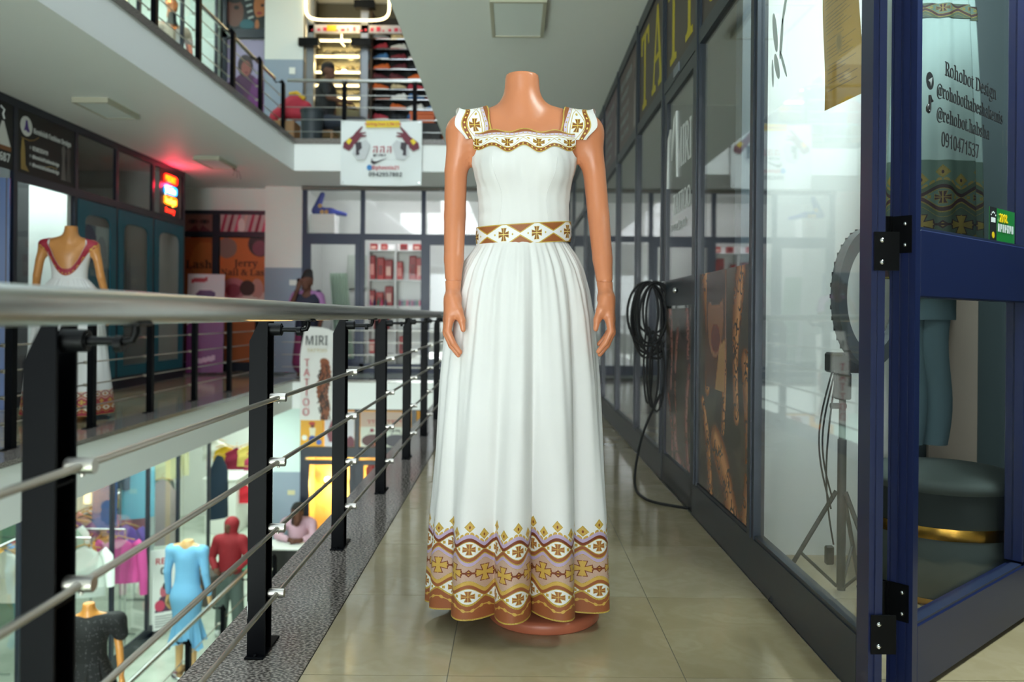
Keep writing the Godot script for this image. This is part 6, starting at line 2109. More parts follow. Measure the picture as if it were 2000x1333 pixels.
	for a: Array in [[-3.22, 4.83], [-2.44, 4.83], [-2.4, 5.4]]:
		part("bracket", bevel_box(mb(), Vector3(a[0], a[1], -12.1), Vector3(a[0] + 0.3, a[1] + 0.12, -12.2), 0.01), M.black_plastic, sf)
	part("name_band", box(mb(), Vector3(-3.1, 5.06, -12.2), Vector3(-0.7, 5.18, -12.25)), mat("pale_band", "b0a8a8", 0.5), sf)
	part("yellow_patch", box(mb(), Vector3(-2.82, 5.08, -12.19), Vector3(-2.68, 5.17, -12.2)), M.yellow_cloth, sf)
	var dots := mb()
	for i in 26:
		box(dots, Vector3(-3.05 + i * 0.088, 5.085, -12.192), Vector3(-3.05 + i * 0.088 + 0.03 + (i % 3) * 0.014, 5.085 + 0.02 + (i % 4) * 0.016, -12.2))
	part("band_print", dots, M.red_vinyl, sf)
	wall("wall_back", "dark rear wall of the shoe shop", Vector3(-3.3, y, -13.25), Vector3(0.8, y + 2.755, -13.35), mat("olive_wall", "5a5647", 0.5))
	wall("wall_back", "side wall of the shoe shop", Vector3(-3.3, y, -12.31), Vector3(-3.2, y + 2.755, -13.25), M.dark_wall)
	# neon frame
	var nf := thing("neon_light", "glowing warm white rectangular light tube over the shoe shop", "light", Vector3(-2.5, 5.62, -12.12))
	var pts := []
	for i in 40:
		var a := TAU * i / 40
		pts.append(Vector3(0.62 * signf(cos(a)) * pow(absf(cos(a)), 0.3), 0.4 * signf(sin(a)) * pow(absf(sin(a)), 0.3), 0))
	part("tube", tube(mb(), pts, 0.02, 8, true), glow("warm_tube", "ffe9b0", 4.0), nf)
	omni("neon_frame_glow", Vector3(-2.5, 5.25, -11.95), 0.3, "ffe2a8", 0.03)
	# lit shelves
	var ls := thing("lit_shelves", "shelves with warm light strips and stuffed bags in the shoe shop", "shelf", Vector3(-2.79, y, -12.95))
	for k in 5:
		var yy: float = [2.05, 1.80, 1.55, 1.34, 1.14][k]
		part("shelf", box(mb(), Vector3(-0.4, yy + 0.02, -0.25), Vector3(0.4, yy + 0.035, 0.02)), M.chrome, ls)
		part("light_strip", rod(mb(), Vector3(-0.38, yy, 0.0), Vector3(0.36 - (k % 2) * 0.05, yy, 0.0), 0.017, 8), M.warm_tube, ls)
	part("hook_light", tube(mb(), [Vector3(0.04, 2.17, 0.05), Vector3(0.04, 2.0, 0.05), Vector3(0.09, 1.95, 0.05)], 0.012, 6), M.warm_tube, ls)
	part("back_board", box(mb(), Vector3(-0.42, 0, -0.27), Vector3(0.42, 2.5, -0.25)), mat("mirror_board", "8d8770", 0.15, 0.6), ls)
	omni("shelf_glow", Vector3(-2.75, 4.75, -12.75), 0.22, "ffdf9a", 0.03)
	for k in 4:
		for i in 6:
			var bo := ball(mb(), Vector3.ZERO, Vector3(0.055 + 0.01 * (i % 3), 0.045 + 0.008 * ((i + k) % 2), 0.05), 10)
			var q := solo("stuffed_bag", bo, mat("bag_%d" % ((i + k) % 3), ["9a8f70", "b3a88a", "7d7458"][(i + k) % 3], 0.8), "small beige stuffed bag, %s from the wall on the %s lit shelf" % [["first", "second", "third", "fourth", "fifth", "sixth"][i], ["top", "second", "third", "fourth"][k]], "bag", "stuffed bags on the lit shelves")
			q.position = Vector3(-3.12 + i * 0.125, [4.995, 4.745, 4.535, 4.335][k] - 0.04 + 0.005 + 0.0, -13.05)
			q.position.y = [4.975, 4.725, 4.515, 4.315][k] + 0.05
	# shoe racks
	var rk := thing("shoe_rack", "dark rack packed with coloured shoes in the upper shop", "rack", Vector3(-1.5, y, -12.7))
	for k in 14:
		part("shelf", box(mb(), Vector3(-0.72, 0.1 + k * 0.155, -0.2), Vector3(0.95, 0.106 + k * 0.155, 0.12)), M.chrome, rk)
	part("back_panel", box(mb(), Vector3(-0.72, 0, -0.22), Vector3(0.95, 2.4, -0.2)), M.black_card, rk)
	for x: float in [-0.73, 0.94]:
		part("upright", box(mb(), Vector3(x, 0, -0.22), Vector3(x + 0.02, 2.4, 0.12)), M.dark_wood, rk)
	var up := shoe_mesh()
	var so := sole_mesh()
	var cn := {"7a1f2a": "maroon", "d8d4cc": "off-white", "1a1c20": "black", "3a6a9a": "blue", "c85a18": "orange", "8a8f94": "grey", "b03040": "red", "2a2f3a": "charcoal", "c9b48a": "tan", "e4e2dc": "white", "20242a": "dark grey", "5a1a24": "burgundy"}
	var cs := ["7a1f2a", "d8d4cc", "1a1c20", "3a6a9a", "c85a18", "8a8f94", "b03040", "2a2f3a", "c9b48a", "e4e2dc", "20242a", "5a1a24"]
	var q2 := RandomNumberGenerator.new()
	q2.seed = 3
	for k in 12:
		for i in 6:
			var c: String = cs[q2.randi() % cs.size()]
			var s := thing("shoe", "%s trainer, %s from the lit shelves on the %s rack shelf" % [cn[c], ["first", "second", "third", "fourth", "fifth", "sixth"][i], ["second", "third", "fourth", "fifth", "sixth", "seventh", "eighth", "ninth", "tenth", "eleventh", "twelfth", "top"][k]], "shoe", Vector3(-2.1 + i * 0.27 + q2.randf() * 0.03, y + 0.107 + (k + 1) * 0.155, -12.66), q2.randf() * 0.7 - 0.35 + (PI if q2.randf() < 0.3 else 0.0), "shoes on the upper rack")
			part("upper", up, mat("shoe_" + c, c, 0.6), s)
			part("sole", so, mat("sole_" + ["e0ddd4", "22242a", "b0543a"][(i + k) % 3], ["e0ddd4", "22242a", "b0543a"][(i + k) % 3], 0.7), s)
	var ob := solo("shoe_box", bevel_box(mb(), Vector3(-1.55, y + 0.55, -12.3), Vector3(-1.2, y + 0.68, -12.05), 0.004), mat("orange_box", "c8581a", 0.5), "orange shoe box on the upper stand", "box")
	part("lid", bevel_box(mb(), Vector3(-1.56, y + 0.68, -12.31), Vector3(-1.19, y + 0.72, -12.04), 0.004), M.orange_box, ob)
	solo("stand", bevel_box(mb(), Vector3(-1.7, y + 0.001, -12.32), Vector3(-1.1, y + 0.549, -12.02), 0.006), M.black_card, "black display stand under the orange shoe box", "stand")
	# --- seated man ---
	var fc := V(0.85, -0.25, 0.35).normalized()
	var hd := V(0, 1.2, 0)
	figure("person", "person in a black t-shirt and dark jeans sitting in front of the lit shelves", Vector3(-2.68, y, -11.75), 0.0, [
		["body", head_bones(hd, fc) + [[V(-0.02, 0.98, 0.16), V(0.05, 0.78, 0.22), 0.045, 0.04], [V(0.05, 0.78, 0.22), V(0.27, 0.72, 0.2), 0.038, 0.026, 1.0, 0.01], [V(-0.02, 0.98, -0.16), V(0.05, 0.78, -0.2), 0.045, 0.04], [V(0.05, 0.78, -0.2), V(0.27, 0.72, -0.1), 0.038, 0.026, 1.0, 0.01], [V(0, 0.95, 0), V(0, 0.6, 0), 0.1, 0.1]] + finger_bones(V(0.28, 0.72, 0.2), V(1, -0.2, -0.2).normalized(), V(0, -1, 0)) + finger_bones(V(0.28, 0.72, -0.1), V(1, -0.2, 0.2).normalized(), V(0, -1, 0)), "5c3a28", 0.02, 0.85],
		["hair", [[hd + V(-0.03, 0.065, -0.01), hd + V(0.0, 0.075, 0.0), 0.085, 0.078], [hd + V(-0.06, 0.02, -0.02), hd + V(-0.06, -0.01, -0.02), 0.06, 0.05]], "15100e", 0.03],
		["t_shirt", [[V(-0.02, 0.98, -0.13), V(-0.02, 0.98, 0.13), 0.085, 0.085], [V(-0.04, 0.9, 0), V(-0.06, 0.5, 0), 0.15, 0.15], [V(-0.02, 0.98, 0.16), V(0.03, 0.84, 0.21), 0.068, 0.06], [V(-0.02, 0.98, -0.16), V(0.03, 0.84, -0.2), 0.068, 0.06]], "101214", 0.05],
		["jeans", [[V(-0.06, 0.48, 0), V(0.02, 0.46, 0), 0.15, 0.14], [V(0, 0.47, 0.09), V(0.5, 0.46, 0.12), 0.095, 0.07], [V(0.5, 0.46, 0.12), V(0.86, 0.18, 0.12), 0.07, 0.05, 1.0, 0.02], [V(0, 0.47, -0.09), V(0.46, 0.46, -0.1), 0.095, 0.07], [V(0.46, 0.46, -0.1), V(0.62, 0.1, -0.1), 0.07, 0.05, 1.0, 0.02]], "232b38", 0.05],
		["shoe", [[V(0.87, 0.14, 0.12), V(1.0, 0.2, 0.12), 0.05, 0.04]], "6a6040", 0.03], ["shoe", [[V(0.62, 0.06, -0.1), V(0.78, 0.045, -0.1), 0.045, 0.035]], "6a6040", 0.03]])
	var st := thing("stool", "low stool under the seated person upstairs", "stool", Vector3(-2.74, y, -11.75))
	part("seat", bevel_box(mb(), Vector3(-0.16, 0.30, -0.17), Vector3(0.16, 0.335, 0.17), 0.01), M.wood, st)
	for s: Vector2 in [Vector2(-1, -1), Vector2(1, -1), Vector2(-1, 1), Vector2(1, 1)]:
		part("leg", box(mb(), Vector3(s.x * 0.14 - 0.015, 0, s.y * 0.15 - 0.015), Vector3(s.x * 0.14 + 0.015, 0.30, s.y * 0.15 + 0.015)), M.wood, st)
	shoe_banner()

func shoe_banner() -> void:
	var b := thing("banner", "white shoe shop banner with hands and trainers hanging on the upper white band", "banner", Vector3(-1.755, 2.985, BACK + 0.06))
	part("cloth", grid(26, 20, func(u: float, v: float) -> Vector3:
		return Vector3(lerpf(-0.53, 0.53, u), lerpf(0.425, -0.42, v) - 0.012 * sin(u * PI), 0.008 * sin(u * 9.0 + v * 4.0) * v + 0.006 * sin(v * 12.0 + u * 16.0) * v * v + 0.012 * v)), mat("banner_cloth", "dfe3e0", 0.55), b)
	var yel := part("yellow_strip", sheet(0.44, 0.09, 0.002), mat("strip_yellow", "e0c21c", 0.5), b)
	yel.position = Vector3(0.02, 0.375, 0.02)
	yel.rotation.z = 0.015
	words("Starting from 3,700 ETB", 0.036, M.red_vinyl, b, Vector3(0.02, 0.375, 0.024), Vector3.ZERO, "Droid Sans", true, 0.86, HORIZONTAL_ALIGNMENT_CENTER)
	var skin := mat("hand_print", "6e2434", 0.6)
	for s: float in [-1.0, 1.0]:
		var h := mb()
		var arm := PackedVector2Array([Vector2(0.49, 0.13), Vector2(0.50, 0.06), Vector2(0.42, 0.02), Vector2(0.34, 0.1), Vector2(0.27, 0.2), Vector2(0.2, 0.21), Vector2(0.19, 0.225), Vector2(0.27, 0.235), Vector2(0.2, 0.255), Vector2(0.205, 0.268), Vector2(0.29, 0.26), Vector2(0.24, 0.335), Vector2(0.255, 0.345), Vector2(0.33, 0.27), Vector2(0.37, 0.22), Vector2(0.44, 0.17)])
		for i in arm.size(): arm[i].x *= s
		extrude(h, arm, 0.002, Transform3D(Basis.IDENTITY, Vector3(0, 0, 0.022)))
		part("hand_print", h, skin, b)
		var cf := mb()
		var cuff := PackedVector2Array([Vector2(0.42, 0.19), Vector2(0.38, 0.16), Vector2(0.42, 0.1), Vector2(0.46, 0.14)])
		for i in cuff.size(): cuff[i].x *= s
		extrude(cf, cuff, 0.002, Transform3D(Basis.IDENTITY, Vector3(0, 0, 0.0245)))
		part("cuff_print", cf, M.strip_yellow, b)
		var sh := mb()
		var shoe := PackedVector2Array([Vector2(0.36, 0.1), Vector2(0.2, 0.17), Vector2(0.14, 0.1), Vector2(0.2, -0.08), Vector2(0.3, -0.1), Vector2(0.37, -0.02)])
		for i in shoe.size(): shoe[i].x *= s
		extrude(sh, shoe, 0.002, Transform3D(Basis.IDENTITY, Vector3(0, 0, 0.0225)))
		part("shoe_print", sh, mat("print_grey", "c4c6c6", 0.6), b)
		var sl := mb()
		var sole := PackedVector2Array([Vector2(0.34, 0.13), Vector2(0.26, 0.14), Vector2(0.25, 0.06), Vector2(0.29, 0.02), Vector2(0.28, -0.03), Vector2(0.33, -0.04), Vector2(0.33, 0.06)])
		for i in sole.size(): sole[i].x *= s
		extrude(sl, sole, 0.002, Transform3D(Basis.IDENTITY, Vector3(0, 0, 0.025)))
		part("sole_print", sl, mat("print_dark", "3a3238", 0.6), b)
	var am := mb()
	for i in 3:
		var x := -0.1 + i * 0.09
		tube(am, [Vector3(x, 0.07, 0.03), Vector3(x + 0.05, 0.08, 0.03), Vector3(x + 0.045, -0.0, 0.03)], 0.008, 5)
		tube(am, [Vector3(x + 0.012, 0.045, 0.03), Vector3(x, 0.0, 0.03)], 0.007, 5)
	part("red_writing", am, M.red_vinyl, b)
	scribble(b, Vector3(-0.1, -0.035, 0.028), 0.2, 0.04, M.black_vinyl, 33)
	var swp := PackedVector2Array([Vector2(-0.12, -0.07), Vector2(-0.135, -0.13), Vector2(-0.09, -0.155), Vector2(0.1, -0.06), Vector2(-0.06, -0.115), Vector2(-0.105, -0.11)])
	part("curved_mark", extrude(mb(), swp, 0.002, Transform3D(Basis.IDENTITY, Vector3(0, 0, 0.026))), M.print_dark, b)
	words("@phoenix21", 0.05, M.red_vinyl, b, Vector3(0.06, -0.195, 0.03), Vector3.ZERO, "Droid Sans", true, 0.9, HORIZONTAL_ALIGNMENT_CENTER)
	words("0942957802", 0.055, M.black_vinyl, b, Vector3(0.06, -0.285, 0.032), Vector3.ZERO, "Droid Sans", true, 1.05, HORIZONTAL_ALIGNMENT_CENTER)
	part("blue_badge", rod(mb(), Vector3(-0.15, -0.195, 0.024), Vector3(-0.15, -0.195, 0.03), 0.036, 20), mat("badge_blue", "2a7ab8", 0.5), b)
	for c: Vector2 in [Vector2(-0.5, 0.4), Vector2(0.5, 0.4), Vector2(-0.5, -0.39), Vector2(0.5, -0.39)]:
		part("eyelet", rod(mb(), Vector3(c.x, c.y, 0.012), Vector3(c.x, c.y, 0.028), 0.009, 8), M.chrome, b)

func garment(label: String, hex: String, where: Vector3, turn: float, w: float, h: float, sleeves: float, group := "") -> Node3D:
	# a garment on a hanger: hangs from its origin (the hook)
	var g := thing("garment", label, "garment", where, turn, group)
	var cl := fabric("cloth_" + hex, hex)
	part("cloth_body", grid(28, 12, func(u: float, v: float) -> Vector3:
		var a := u * TAU
		var half := w / 2 * (1.0 if v < 0.8 else lerpf(1.0, 0.35, (v - 0.8) / 0.2))
		var y := lerpf(-h, -0.075, v) - 0.03 * absf(cos(a)) * v
		var r := half + 0.012 * sin(a * 7.0 + v * 4.0)
		return Vector3(cos(a) * r, y, sin(a) * (0.045 - 0.02 * v) + 0.008 * sin(v * 11.0 + u * 9.0)), true), cl, g)
	if sleeves > 0:
		for s: float in [-1.0, 1.0]:
			part("sleeve", tube(mb(), [Vector3(s * w * 0.42, -0.12, 0), Vector3(s * w * 0.56, -0.2, 0.01), Vector3(s * (w * 0.62), -0.12 - sleeves * 0.6, 0.015), Vector3(s * (w * 0.64), -0.12 - sleeves, 0.02)], [0.05, 0.058, 0.05, 0.042], 10), cl, g)
	var hg := mb()
	tube(hg, [Vector3(-w * 0.4, -0.1, 0), Vector3(0, -0.05, 0), Vector3(w * 0.4, -0.1, 0)], 0.007, 6)
	tube(hg, [Vector3(0, -0.05, 0), Vector3(0, -0.01, 0), Vector3(0.015, 0.008, 0), Vector3(0.03, 0.0, 0)], 0.003, 5)
	part("hanger", hg, mat("hanger_wood", "b8862e", 0.5), g)
	return g

func clothes_rail(label: String, a: Vector3, b: Vector3) -> void:
	var t := thing("clothes_rail", label, "rack")
	part("bar", rod(mb(), a, b, 0.014, 10), M.chrome, t)
	for p: Vector3 in [a, b]:
		part("upright", rod(mb(), Vector3(p.x, -STOREY, p.z), p, 0.014, 10), M.chrome, t)
		part("foot", rod(mb(), Vector3(p.x - 0.2, -STOREY + 0.016, p.z), Vector3(p.x + 0.2, -STOREY + 0.016, p.z), 0.014, 8), M.chrome, t)

func lower_floor() -> void:
	var y := -STOREY
	var dk: Material = M.navy_dark
	for a: Array in [[5.6, 6.5, "beside the black dotted dress"], [6.5, 7.4, "behind the black dotted dress"], [7.4, 8.2, "with the patterned cloth behind it"], [8.2, 9.11, "with white tops on a rail"], [9.11, 10.0, "with the pink and purple tops"], [10.0, 10.9, "with the light blue dress"], [10.9, 12.0, "with the yellow cardigan"]]:
		bay_left("lower clothes shop window bay " + a[2], y, a[0], a[1], M.pane, dk, false)
	wall("wall_left", "green painted wall inside the lower clothes shop", Vector3(-6.4, y, -5.0), Vector3(-6.3, y + 2.755, -11.6), mat("shop_green", "3f6a4c", 0.7))
	wall("wall_left", "partition at the near end of the lower clothes shop", Vector3(-6.4, y, -6.0), Vector3(LW - 0.04, y + 2.755, -6.1), M.wall_paint)
	area("lower_shop_light", Vector3(-5.3, y + 2.68, -9.3), Vector3(0, -1, 0), Vector2(0.8, 4.5), 4.5, "e6fff2")
	area("lower_walk_light", Vector3(-3.7, y + 2.7, -8.5), Vector3(0, -1, 0), Vector2(0.6, 6.0), 9.0, "e6fff2")
	area("lower_corner_light", Vector3(-4.6, y + 2.7, -14.0), Vector3(0, -1, 0), Vector2(1.6, 2.4), 9.0, "eafff6")
	for a: Array in [[-3.7, -6.5, "over the black dotted dress"], [-3.7, -8.5, "over the blue dress"], [-3.7, -10.5, "over the rental sign"], [-5.3, -8.2, "over the white tops"], [-5.3, -10.2, "over the pink jacket"], [-4.6, -13.5, "in the corner shop"]]:
		var cl := thing("ceiling_lamp", "lit ceiling lamp on the storey below, " + a[2], "lamp", Vector3(a[0], y + SOFFIT, a[1]), 0, "lit lamps on the storey below")
		part("housing", bevel_box(mb(), Vector3(-0.16, -0.045, -0.31), Vector3(0.16, 0, 0.31), 0.005), M.white_plastic, cl)
		part("diffuser", box(mb(), Vector3(-0.14, -0.05, -0.29), Vector3(0.14, -0.0455, 0.29)), M.lamp_glow, cl)
	# --- clothes ---
	clothes_rail("chrome rail with white tops in the lower shop", Vector3(-5.7, -1.62, -9.0), Vector3(-4.62, -1.62, -9.0))
	clothes_rail("chrome rail with pink and purple tops in the lower shop", Vector3(-5.7, -1.72, -9.75), Vector3(-4.6, -1.72, -9.75))
	clothes_rail("chrome rail with trousers and dresses in the lower shop", Vector3(-4.85, -1.25, -10.15), Vector3(-4.85, -1.25, -11.6))
	for i in 5:
		garment("white top, %s on the chrome rail of white tops below" % ["hung outward at the end", "first behind the end one", "second behind the end one", "third behind the end one", "last"][i], "dfe6e0", Vector3(-4.66 - i * 0.14 - (0.24 if i else 0.0), -1.62, -8.93 if i == 0 else -9.0), 0.25 if i == 0 else 1.5, 0.42, 0.62, 0.4, "white tops on the lower rail")
	garment("pink cropped jacket with long sleeves at the end of the rail", "c0498c", Vector3(-4.62, -1.71, -9.62), 0.12, 0.46, 0.6, 0.62)
	garment("purple printed top behind the pink jacket", "6a3fae", Vector3(-4.72, -1.66, -10.02), 0.1, 0.38, 0.72, 0.25)
	var hc := ["c98a2a", "b8c4b8", "a83a30", "3d6a9a", "d8d0c0", "4a4a52", "7a8a6a", "d9a030"]
	for i in 8:
		garment("%s top with a wooden hanger packed on the lower rail" % ["amber", "sage", "brick red", "blue", "cream", "charcoal", "olive", "gold"][i], hc[i], Vector3(-4.88 - i * 0.11, -1.72, -9.76), 1.5, 0.4, 0.55 + 0.03 * (i % 3), 0.3, "packed tops on the lower rail")
	var wc := [["5fb4cc", "light blue long dress in the lower shop window", 0.4, 1.1, 0.0], ["2f4f8a", "blue jeans hanging high in the lower shop", 0.26, 1.0, 0.0], ["20304a", "dark denim jacket in the lower shop", 0.42, 0.6, 0.5], ["d4cf9a", "yellow cardigan in the lower shop window", 0.42, 0.75, 0.6], ["b09a9a", "pink flowered dress in the lower shop window", 0.36, 0.95, 0.0], ["384858", "dark trousers in the lower shop window", 0.24, 1.05, 0.0], ["7aa6a0", "sea green dress in the lower shop window", 0.34, 1.05, 0.0], ["c8d4cc", "pale grey dress in the lower shop window", 0.34, 1.0, 0.0], ["a82a3a", "crimson top in the lower shop window", 0.3, 0.7, 0.0]]
	var ws := [Vector3(-4.72, -0.62, -10.3), Vector3(-4.9, -0.72, -9.85), Vector3(-5.05, -0.72, -10.1), Vector3(-4.75, -0.66, -11.2), Vector3(-4.7, -1.3, -11.0), Vector3(-4.85, -1.25, -11.45), Vector3(-4.85, -1.25, -11.25), Vector3(-4.85, -1.25, -10.7), Vector3(-4.85, -1.25, -10.5)]
	for i in wc.size():
		garment(wc[i][1], wc[i][0], ws[i], [0.5, 0.4, 0.3, 0.6, 0.5, 0.1, 0.08, 0.1, 0.05][i], wc[i][2], wc[i][3], wc[i][4])
	for i in 5:
		garment("%s garment hanging under the ceiling of the lower corner shop" % ["mustard yellow", "wine red", "pale yellow", "cream", "raspberry"][i], ["c8a018", "8a1f3a", "d8c060", "d9d6cc", "b83a60"][i], at([440, 462, 487, 420, 500][i], [862, 866, 860, 850, 868][i], 13.2), 0.2, 0.36, 0.42, 0.0, "bright garments in the lower corner shop")
	garment("navy long coat on the end of the corner rail", "24364a", at(428, 880, 12.6), 0.9, 0.3, 1.05, 0.0)
	garment("red top at the back of the lower corner shop", "c02030", at(476, 938, 15.0), 0.1, 0.3, 0.42, 0.0)
	clothes_rail("high rail in the lower corner shop", Vector3(-5.4, -0.78, -13.2), Vector3(-3.6, -0.78, -13.2))
	clothes_rail("long chrome rail packed with tops down the lower shop", Vector3(-5.25, -1.55, -8.35), Vector3(-5.25, -1.55, -11.4))
	var lc := [["d8d2c4", "cream"], ["c9922a", "mustard"], ["3d6a9a", "blue"], ["b8402f", "brick"], ["2c3440", "navy"], ["8fae9a", "mint"], ["e0e2dc", "white"], ["6a3a6a", "plum"], ["c7a58a", "tan"], ["4a5a52", "moss"], ["d07a90", "rose"], ["9ab4c4", "pale blue"], ["5a4030", "brown"], ["cfc05a", "straw"], ["1f2226", "black"], ["a85a3a", "rust"]]
	for i in 16:
		garment("%s top packed on the long rail down the lower shop" % lc[i][1], lc[i][0], Vector3(-5.25 + 0.02 * (i % 3), -1.55, -8.5 - i * 0.18), 0.08 * (i % 4), 0.42, 0.6 + 0.05 * (i % 3), 0.35, "tops on the long lower rail")
	var pc := thing("patterned_cloth", "grey patterned cloth panel behind the lower shop window", "cloth", Vector3(-6.28, -1.5, -8.9), PI / 2)
	var im := canvas(96, 96, "4a5450")
	var r := RandomNumberGenerator.new()
	r.seed = 2
	for i in 500: stroke(im, [[r.randf() * 96, r.randf() * 96], [r.randf() * 6 + r.randf() * 90, r.randf() * 96]], 0.8, "b8c4bc") if i % 9 == 0 else oval(im, r.randf() * 96, r.randf() * 96, 1.6, 1.6, "c2cec6")
	print_on(pc, "print", 0.9, 1.2, Vector3.ZERO, "pattern_print", im, 0.8)
	# counter, mat and bench in the lower corner
	var ct := thing("counter", "white counter with papers in the lower corner shop", "counter", at(452, 1010, 15.2) * Vector3(1, 0, 1) + Vector3(0, y, 0))
	part("body", bevel_box(mb(), Vector3(-0.35, 0, -0.4), Vector3(0.22, 0.98, 0.4), 0.01), M.white_board, ct)
	part("top", bevel_box(mb(), Vector3(-0.38, 0.98, -0.43), Vector3(0.25, 1.02, 0.43), 0.006), M.white_plastic, ct)
	solo("floor_mat", bevel_box(mb(), Vector3(-4.5, y, -12.6), Vector3(-3.62, y + 0.06, -12.95), 0.01), mat("mat_green", "2f7a5c", 0.8), "green mat on the lower corner floor", "mat")
	solo("platform", bevel_box(mb(), Vector3(-4.95, y, -15.4), Vector3(-4.2, y + 0.14, -16.0), 0.04), M.white_plastic, "white display platform at the back of the lower corner shop", "platform")
	solo("bench", bevel_box(mb(), Vector3(-4.36, y, -11.55), Vector3(-4.05, y + 0.42, -11.15), 0.015), mat("bench_brown", "4d4640", 0.6), "brown padded bench beyond the blue dress", "bench")
	# --- white stand sign ---
	var sg := thing("floor_sign", "white rental stand sign beside the blue dress", "sign", Vector3(-4.3, y, -10.2), deg_to_rad(24.0))
	var ps := canvas(96, 288, "dfe2de")
	oval(ps, 50, 150, 20, 26, "b85a6a"); oval(ps, 50, 130, 12, 14, "3a2420"); shape(ps, [[30, 170], [80, 160], [90, 220], [14, 224]], "4a3048"); oval(ps, 30, 200, 16, 20, "c03a5a")
	for i in 5: stroke(ps, [[16, 238 + i * 9], [80, 236 + i * 9]], 3.0, "5a5a5e")
	var pn := part("panel", sheet(0.36, 1.0, 0.012), print_mat("rental_print", soften(ps, 2), 0.5), sg)
	pn.position = Vector3(0, 0.56, 0)
	words("RENT", 0.075, M.red_vinyl, pn, Vector3(0, 0.36, 0.014), Vector3.ZERO, "Droid Sans", true, 1.0, HORIZONTAL_ALIGNMENT_CENTER)
	words("05", 0.09, M.black_vinyl, pn, Vector3(0, 0.235, 0.014), Vector3.ZERO, "Droid Sans", true, 1.0, HORIZONTAL_ALIGNMENT_CENTER)
	for e: float in [-0.14, 0.14]:
		part("foot", box(mb(), Vector3(e - 0.015, 0, -0.16), Vector3(e + 0.015, 0.06, 0.16)), M.black_plastic, sg)
	# --- mannequin in a light blue dress, from behind ---
	var skin := mat("mannequin_pale", "c9a06a", 0.35)
	var man := thing("mannequin", "headless mannequin from behind in the light blue long sleeved dress", "mannequin", Vector3(-3.58, y, -9.05), PI - 0.1)
	var out := {}
	nets(out, torso_bones() + [[V(-0.08, 0.95, 0), V(-0.08, 0.5, 0), 0.08, 0.05], [V(-0.08, 0.5, 0), V(-0.08, 0.09, -0.02), 0.05, 0.035, 1.0, 0.01], [V(-0.08, 0.07, -0.01), V(-0.08, 0.05, 0.1), 0.035, 0.026], [V(0.08, 0.95, 0), V(0.08, 0.5, 0), 0.08, 0.05], [V(0.08, 0.5, 0), V(0.08, 0.09, -0.02), 0.05, 0.035, 1.0, 0.01], [V(0.08, 0.07, -0.01), V(0.08, 0.05, 0.1), 0.035, 0.026], [V(-0.23, 0.95, 0.03), V(-0.23, 0.86, 0.05), 0.022, 0.02], [V(0.24, 0.95, 0.03), V(0.24, 0.86, 0.05), 0.022, 0.02]], 0.014, 0.03, 1.50)
	nets(out, hand_bones(V(-0.23, 0.86, 0.05), 1.0), 0.007, 0.009)
	nets(out, hand_bones(V(0.24, 0.86, 0.05), -1.0), 0.007, 0.009)
	part("body", net_mesh(out), skin, man)
	mannequin_base(man, 0.0, M.chrome)
	var bd := thing("dress", "light blue long sleeved fitted dress with ruffled hem below", "dress", Vector3(-3.58, y, -9.05), PI - 0.1)
	out = {}
	nets(out, [[V(0, 0.88, -0.02), V(0, 1.08, 0), 0.17, 0.125, 1.2], [V(0, 1.08, 0), V(0, 1.3, 0), 0.125, 0.142, 1.3], [V(-0.1, 1.385, -0.01), V(-0.18, 1.385, -0.01), 0.066, 0.056], [V(0.1, 1.385, -0.01), V(0.18, 1.385, -0.01), 0.066, 0.056], [V(-0.05, 1.37, 0), V(0.05, 1.37, 0), 0.09, 0.09, 1.2], [V(-0.185, 1.38, -0.01), V(-0.215, 1.15, -0.02), 0.056, 0.042], [V(-0.215, 1.15, -0.02), V(-0.23, 0.9, 0.04), 0.042, 0.032, 1.0, 0.01], [V(0.185, 1.38, -0.01), V(0.22, 1.15, -0.02), 0.056, 0.042], [V(0.22, 1.15, -0.02), V(0.24, 0.9, 0.04), 0.042, 0.032, 1.0, 0.01], [V(0, 0.88, -0.02), V(0, 0.6, 0), 0.17, 0.15, 1.2]], 0.014, 0.04)
	var bc := fabric("blue_jersey", "74b0d8")
	part("fitted_body", net_mesh(out), bc, bd)
	part("ruffled_hem", grid(120, 10, func(u: float, v: float) -> Vector3:
		var a := (u - 0.5) * TAU
		var rr := lerpf(0.19, 0.15, v) + (1.0 - v) * 0.03 * sin(a * 9.0) + (1.0 - v) * 0.012 * sin(a * 23.0)
		return Vector3(sin(a) * rr, lerpf(0.30 + 0.1 * absf(sin(a * 1.5)), 0.62, v), cos(a) * rr * 0.8), true), bc, bd)
	# --- mannequin in a black dotted dress ---
	var mk := thing("mannequin", "headless mannequin in the black dotted dress on the storey below", "mannequin", Vector3(-3.55, y, -6.9), 0.25)
	part("body", mannequin_mesh(0.013, 0.05), mat("mannequin_orange", "c8873f", 0.35), mk)
	mannequin_base(mk, 0.0, M.chrome)
	var kd := thing("dress", "black dress with small white dots and puffed sleeves below", "dress", Vector3(-3.55, y, -6.9), 0.25)
	out = {}
	nets(out, [[V(0, 1.05, 0), V(0, 1.1, 0), 0.135, 0.128, 1.25], [V(0, 1.1, 0), V(0, 1.3, 0.01), 0.128, 0.15, 1.2], [V(-0.06, 1.36, 0), V(0.06, 1.36, 0), 0.1, 0.1, 1.2], [V(-0.1, 1.4, -0.01), V(-0.2, 1.38, -0.01), 0.068, 0.075], [V(0.1, 1.4, -0.01), V(0.2, 1.38, -0.01), 0.068, 0.075], [V(-0.21, 1.38, -0.01), V(-0.235, 1.27, -0.01), 0.075, 0.06], [V(0.21, 1.38, -0.01), V(0.24, 1.27, -0.01), 0.075, 0.06]], 0.014, 0.04, 1.455)
	var dm := mat("black_dots", "ffffff", 0.8)
	var di := canvas(128, 128, "0f0f11")
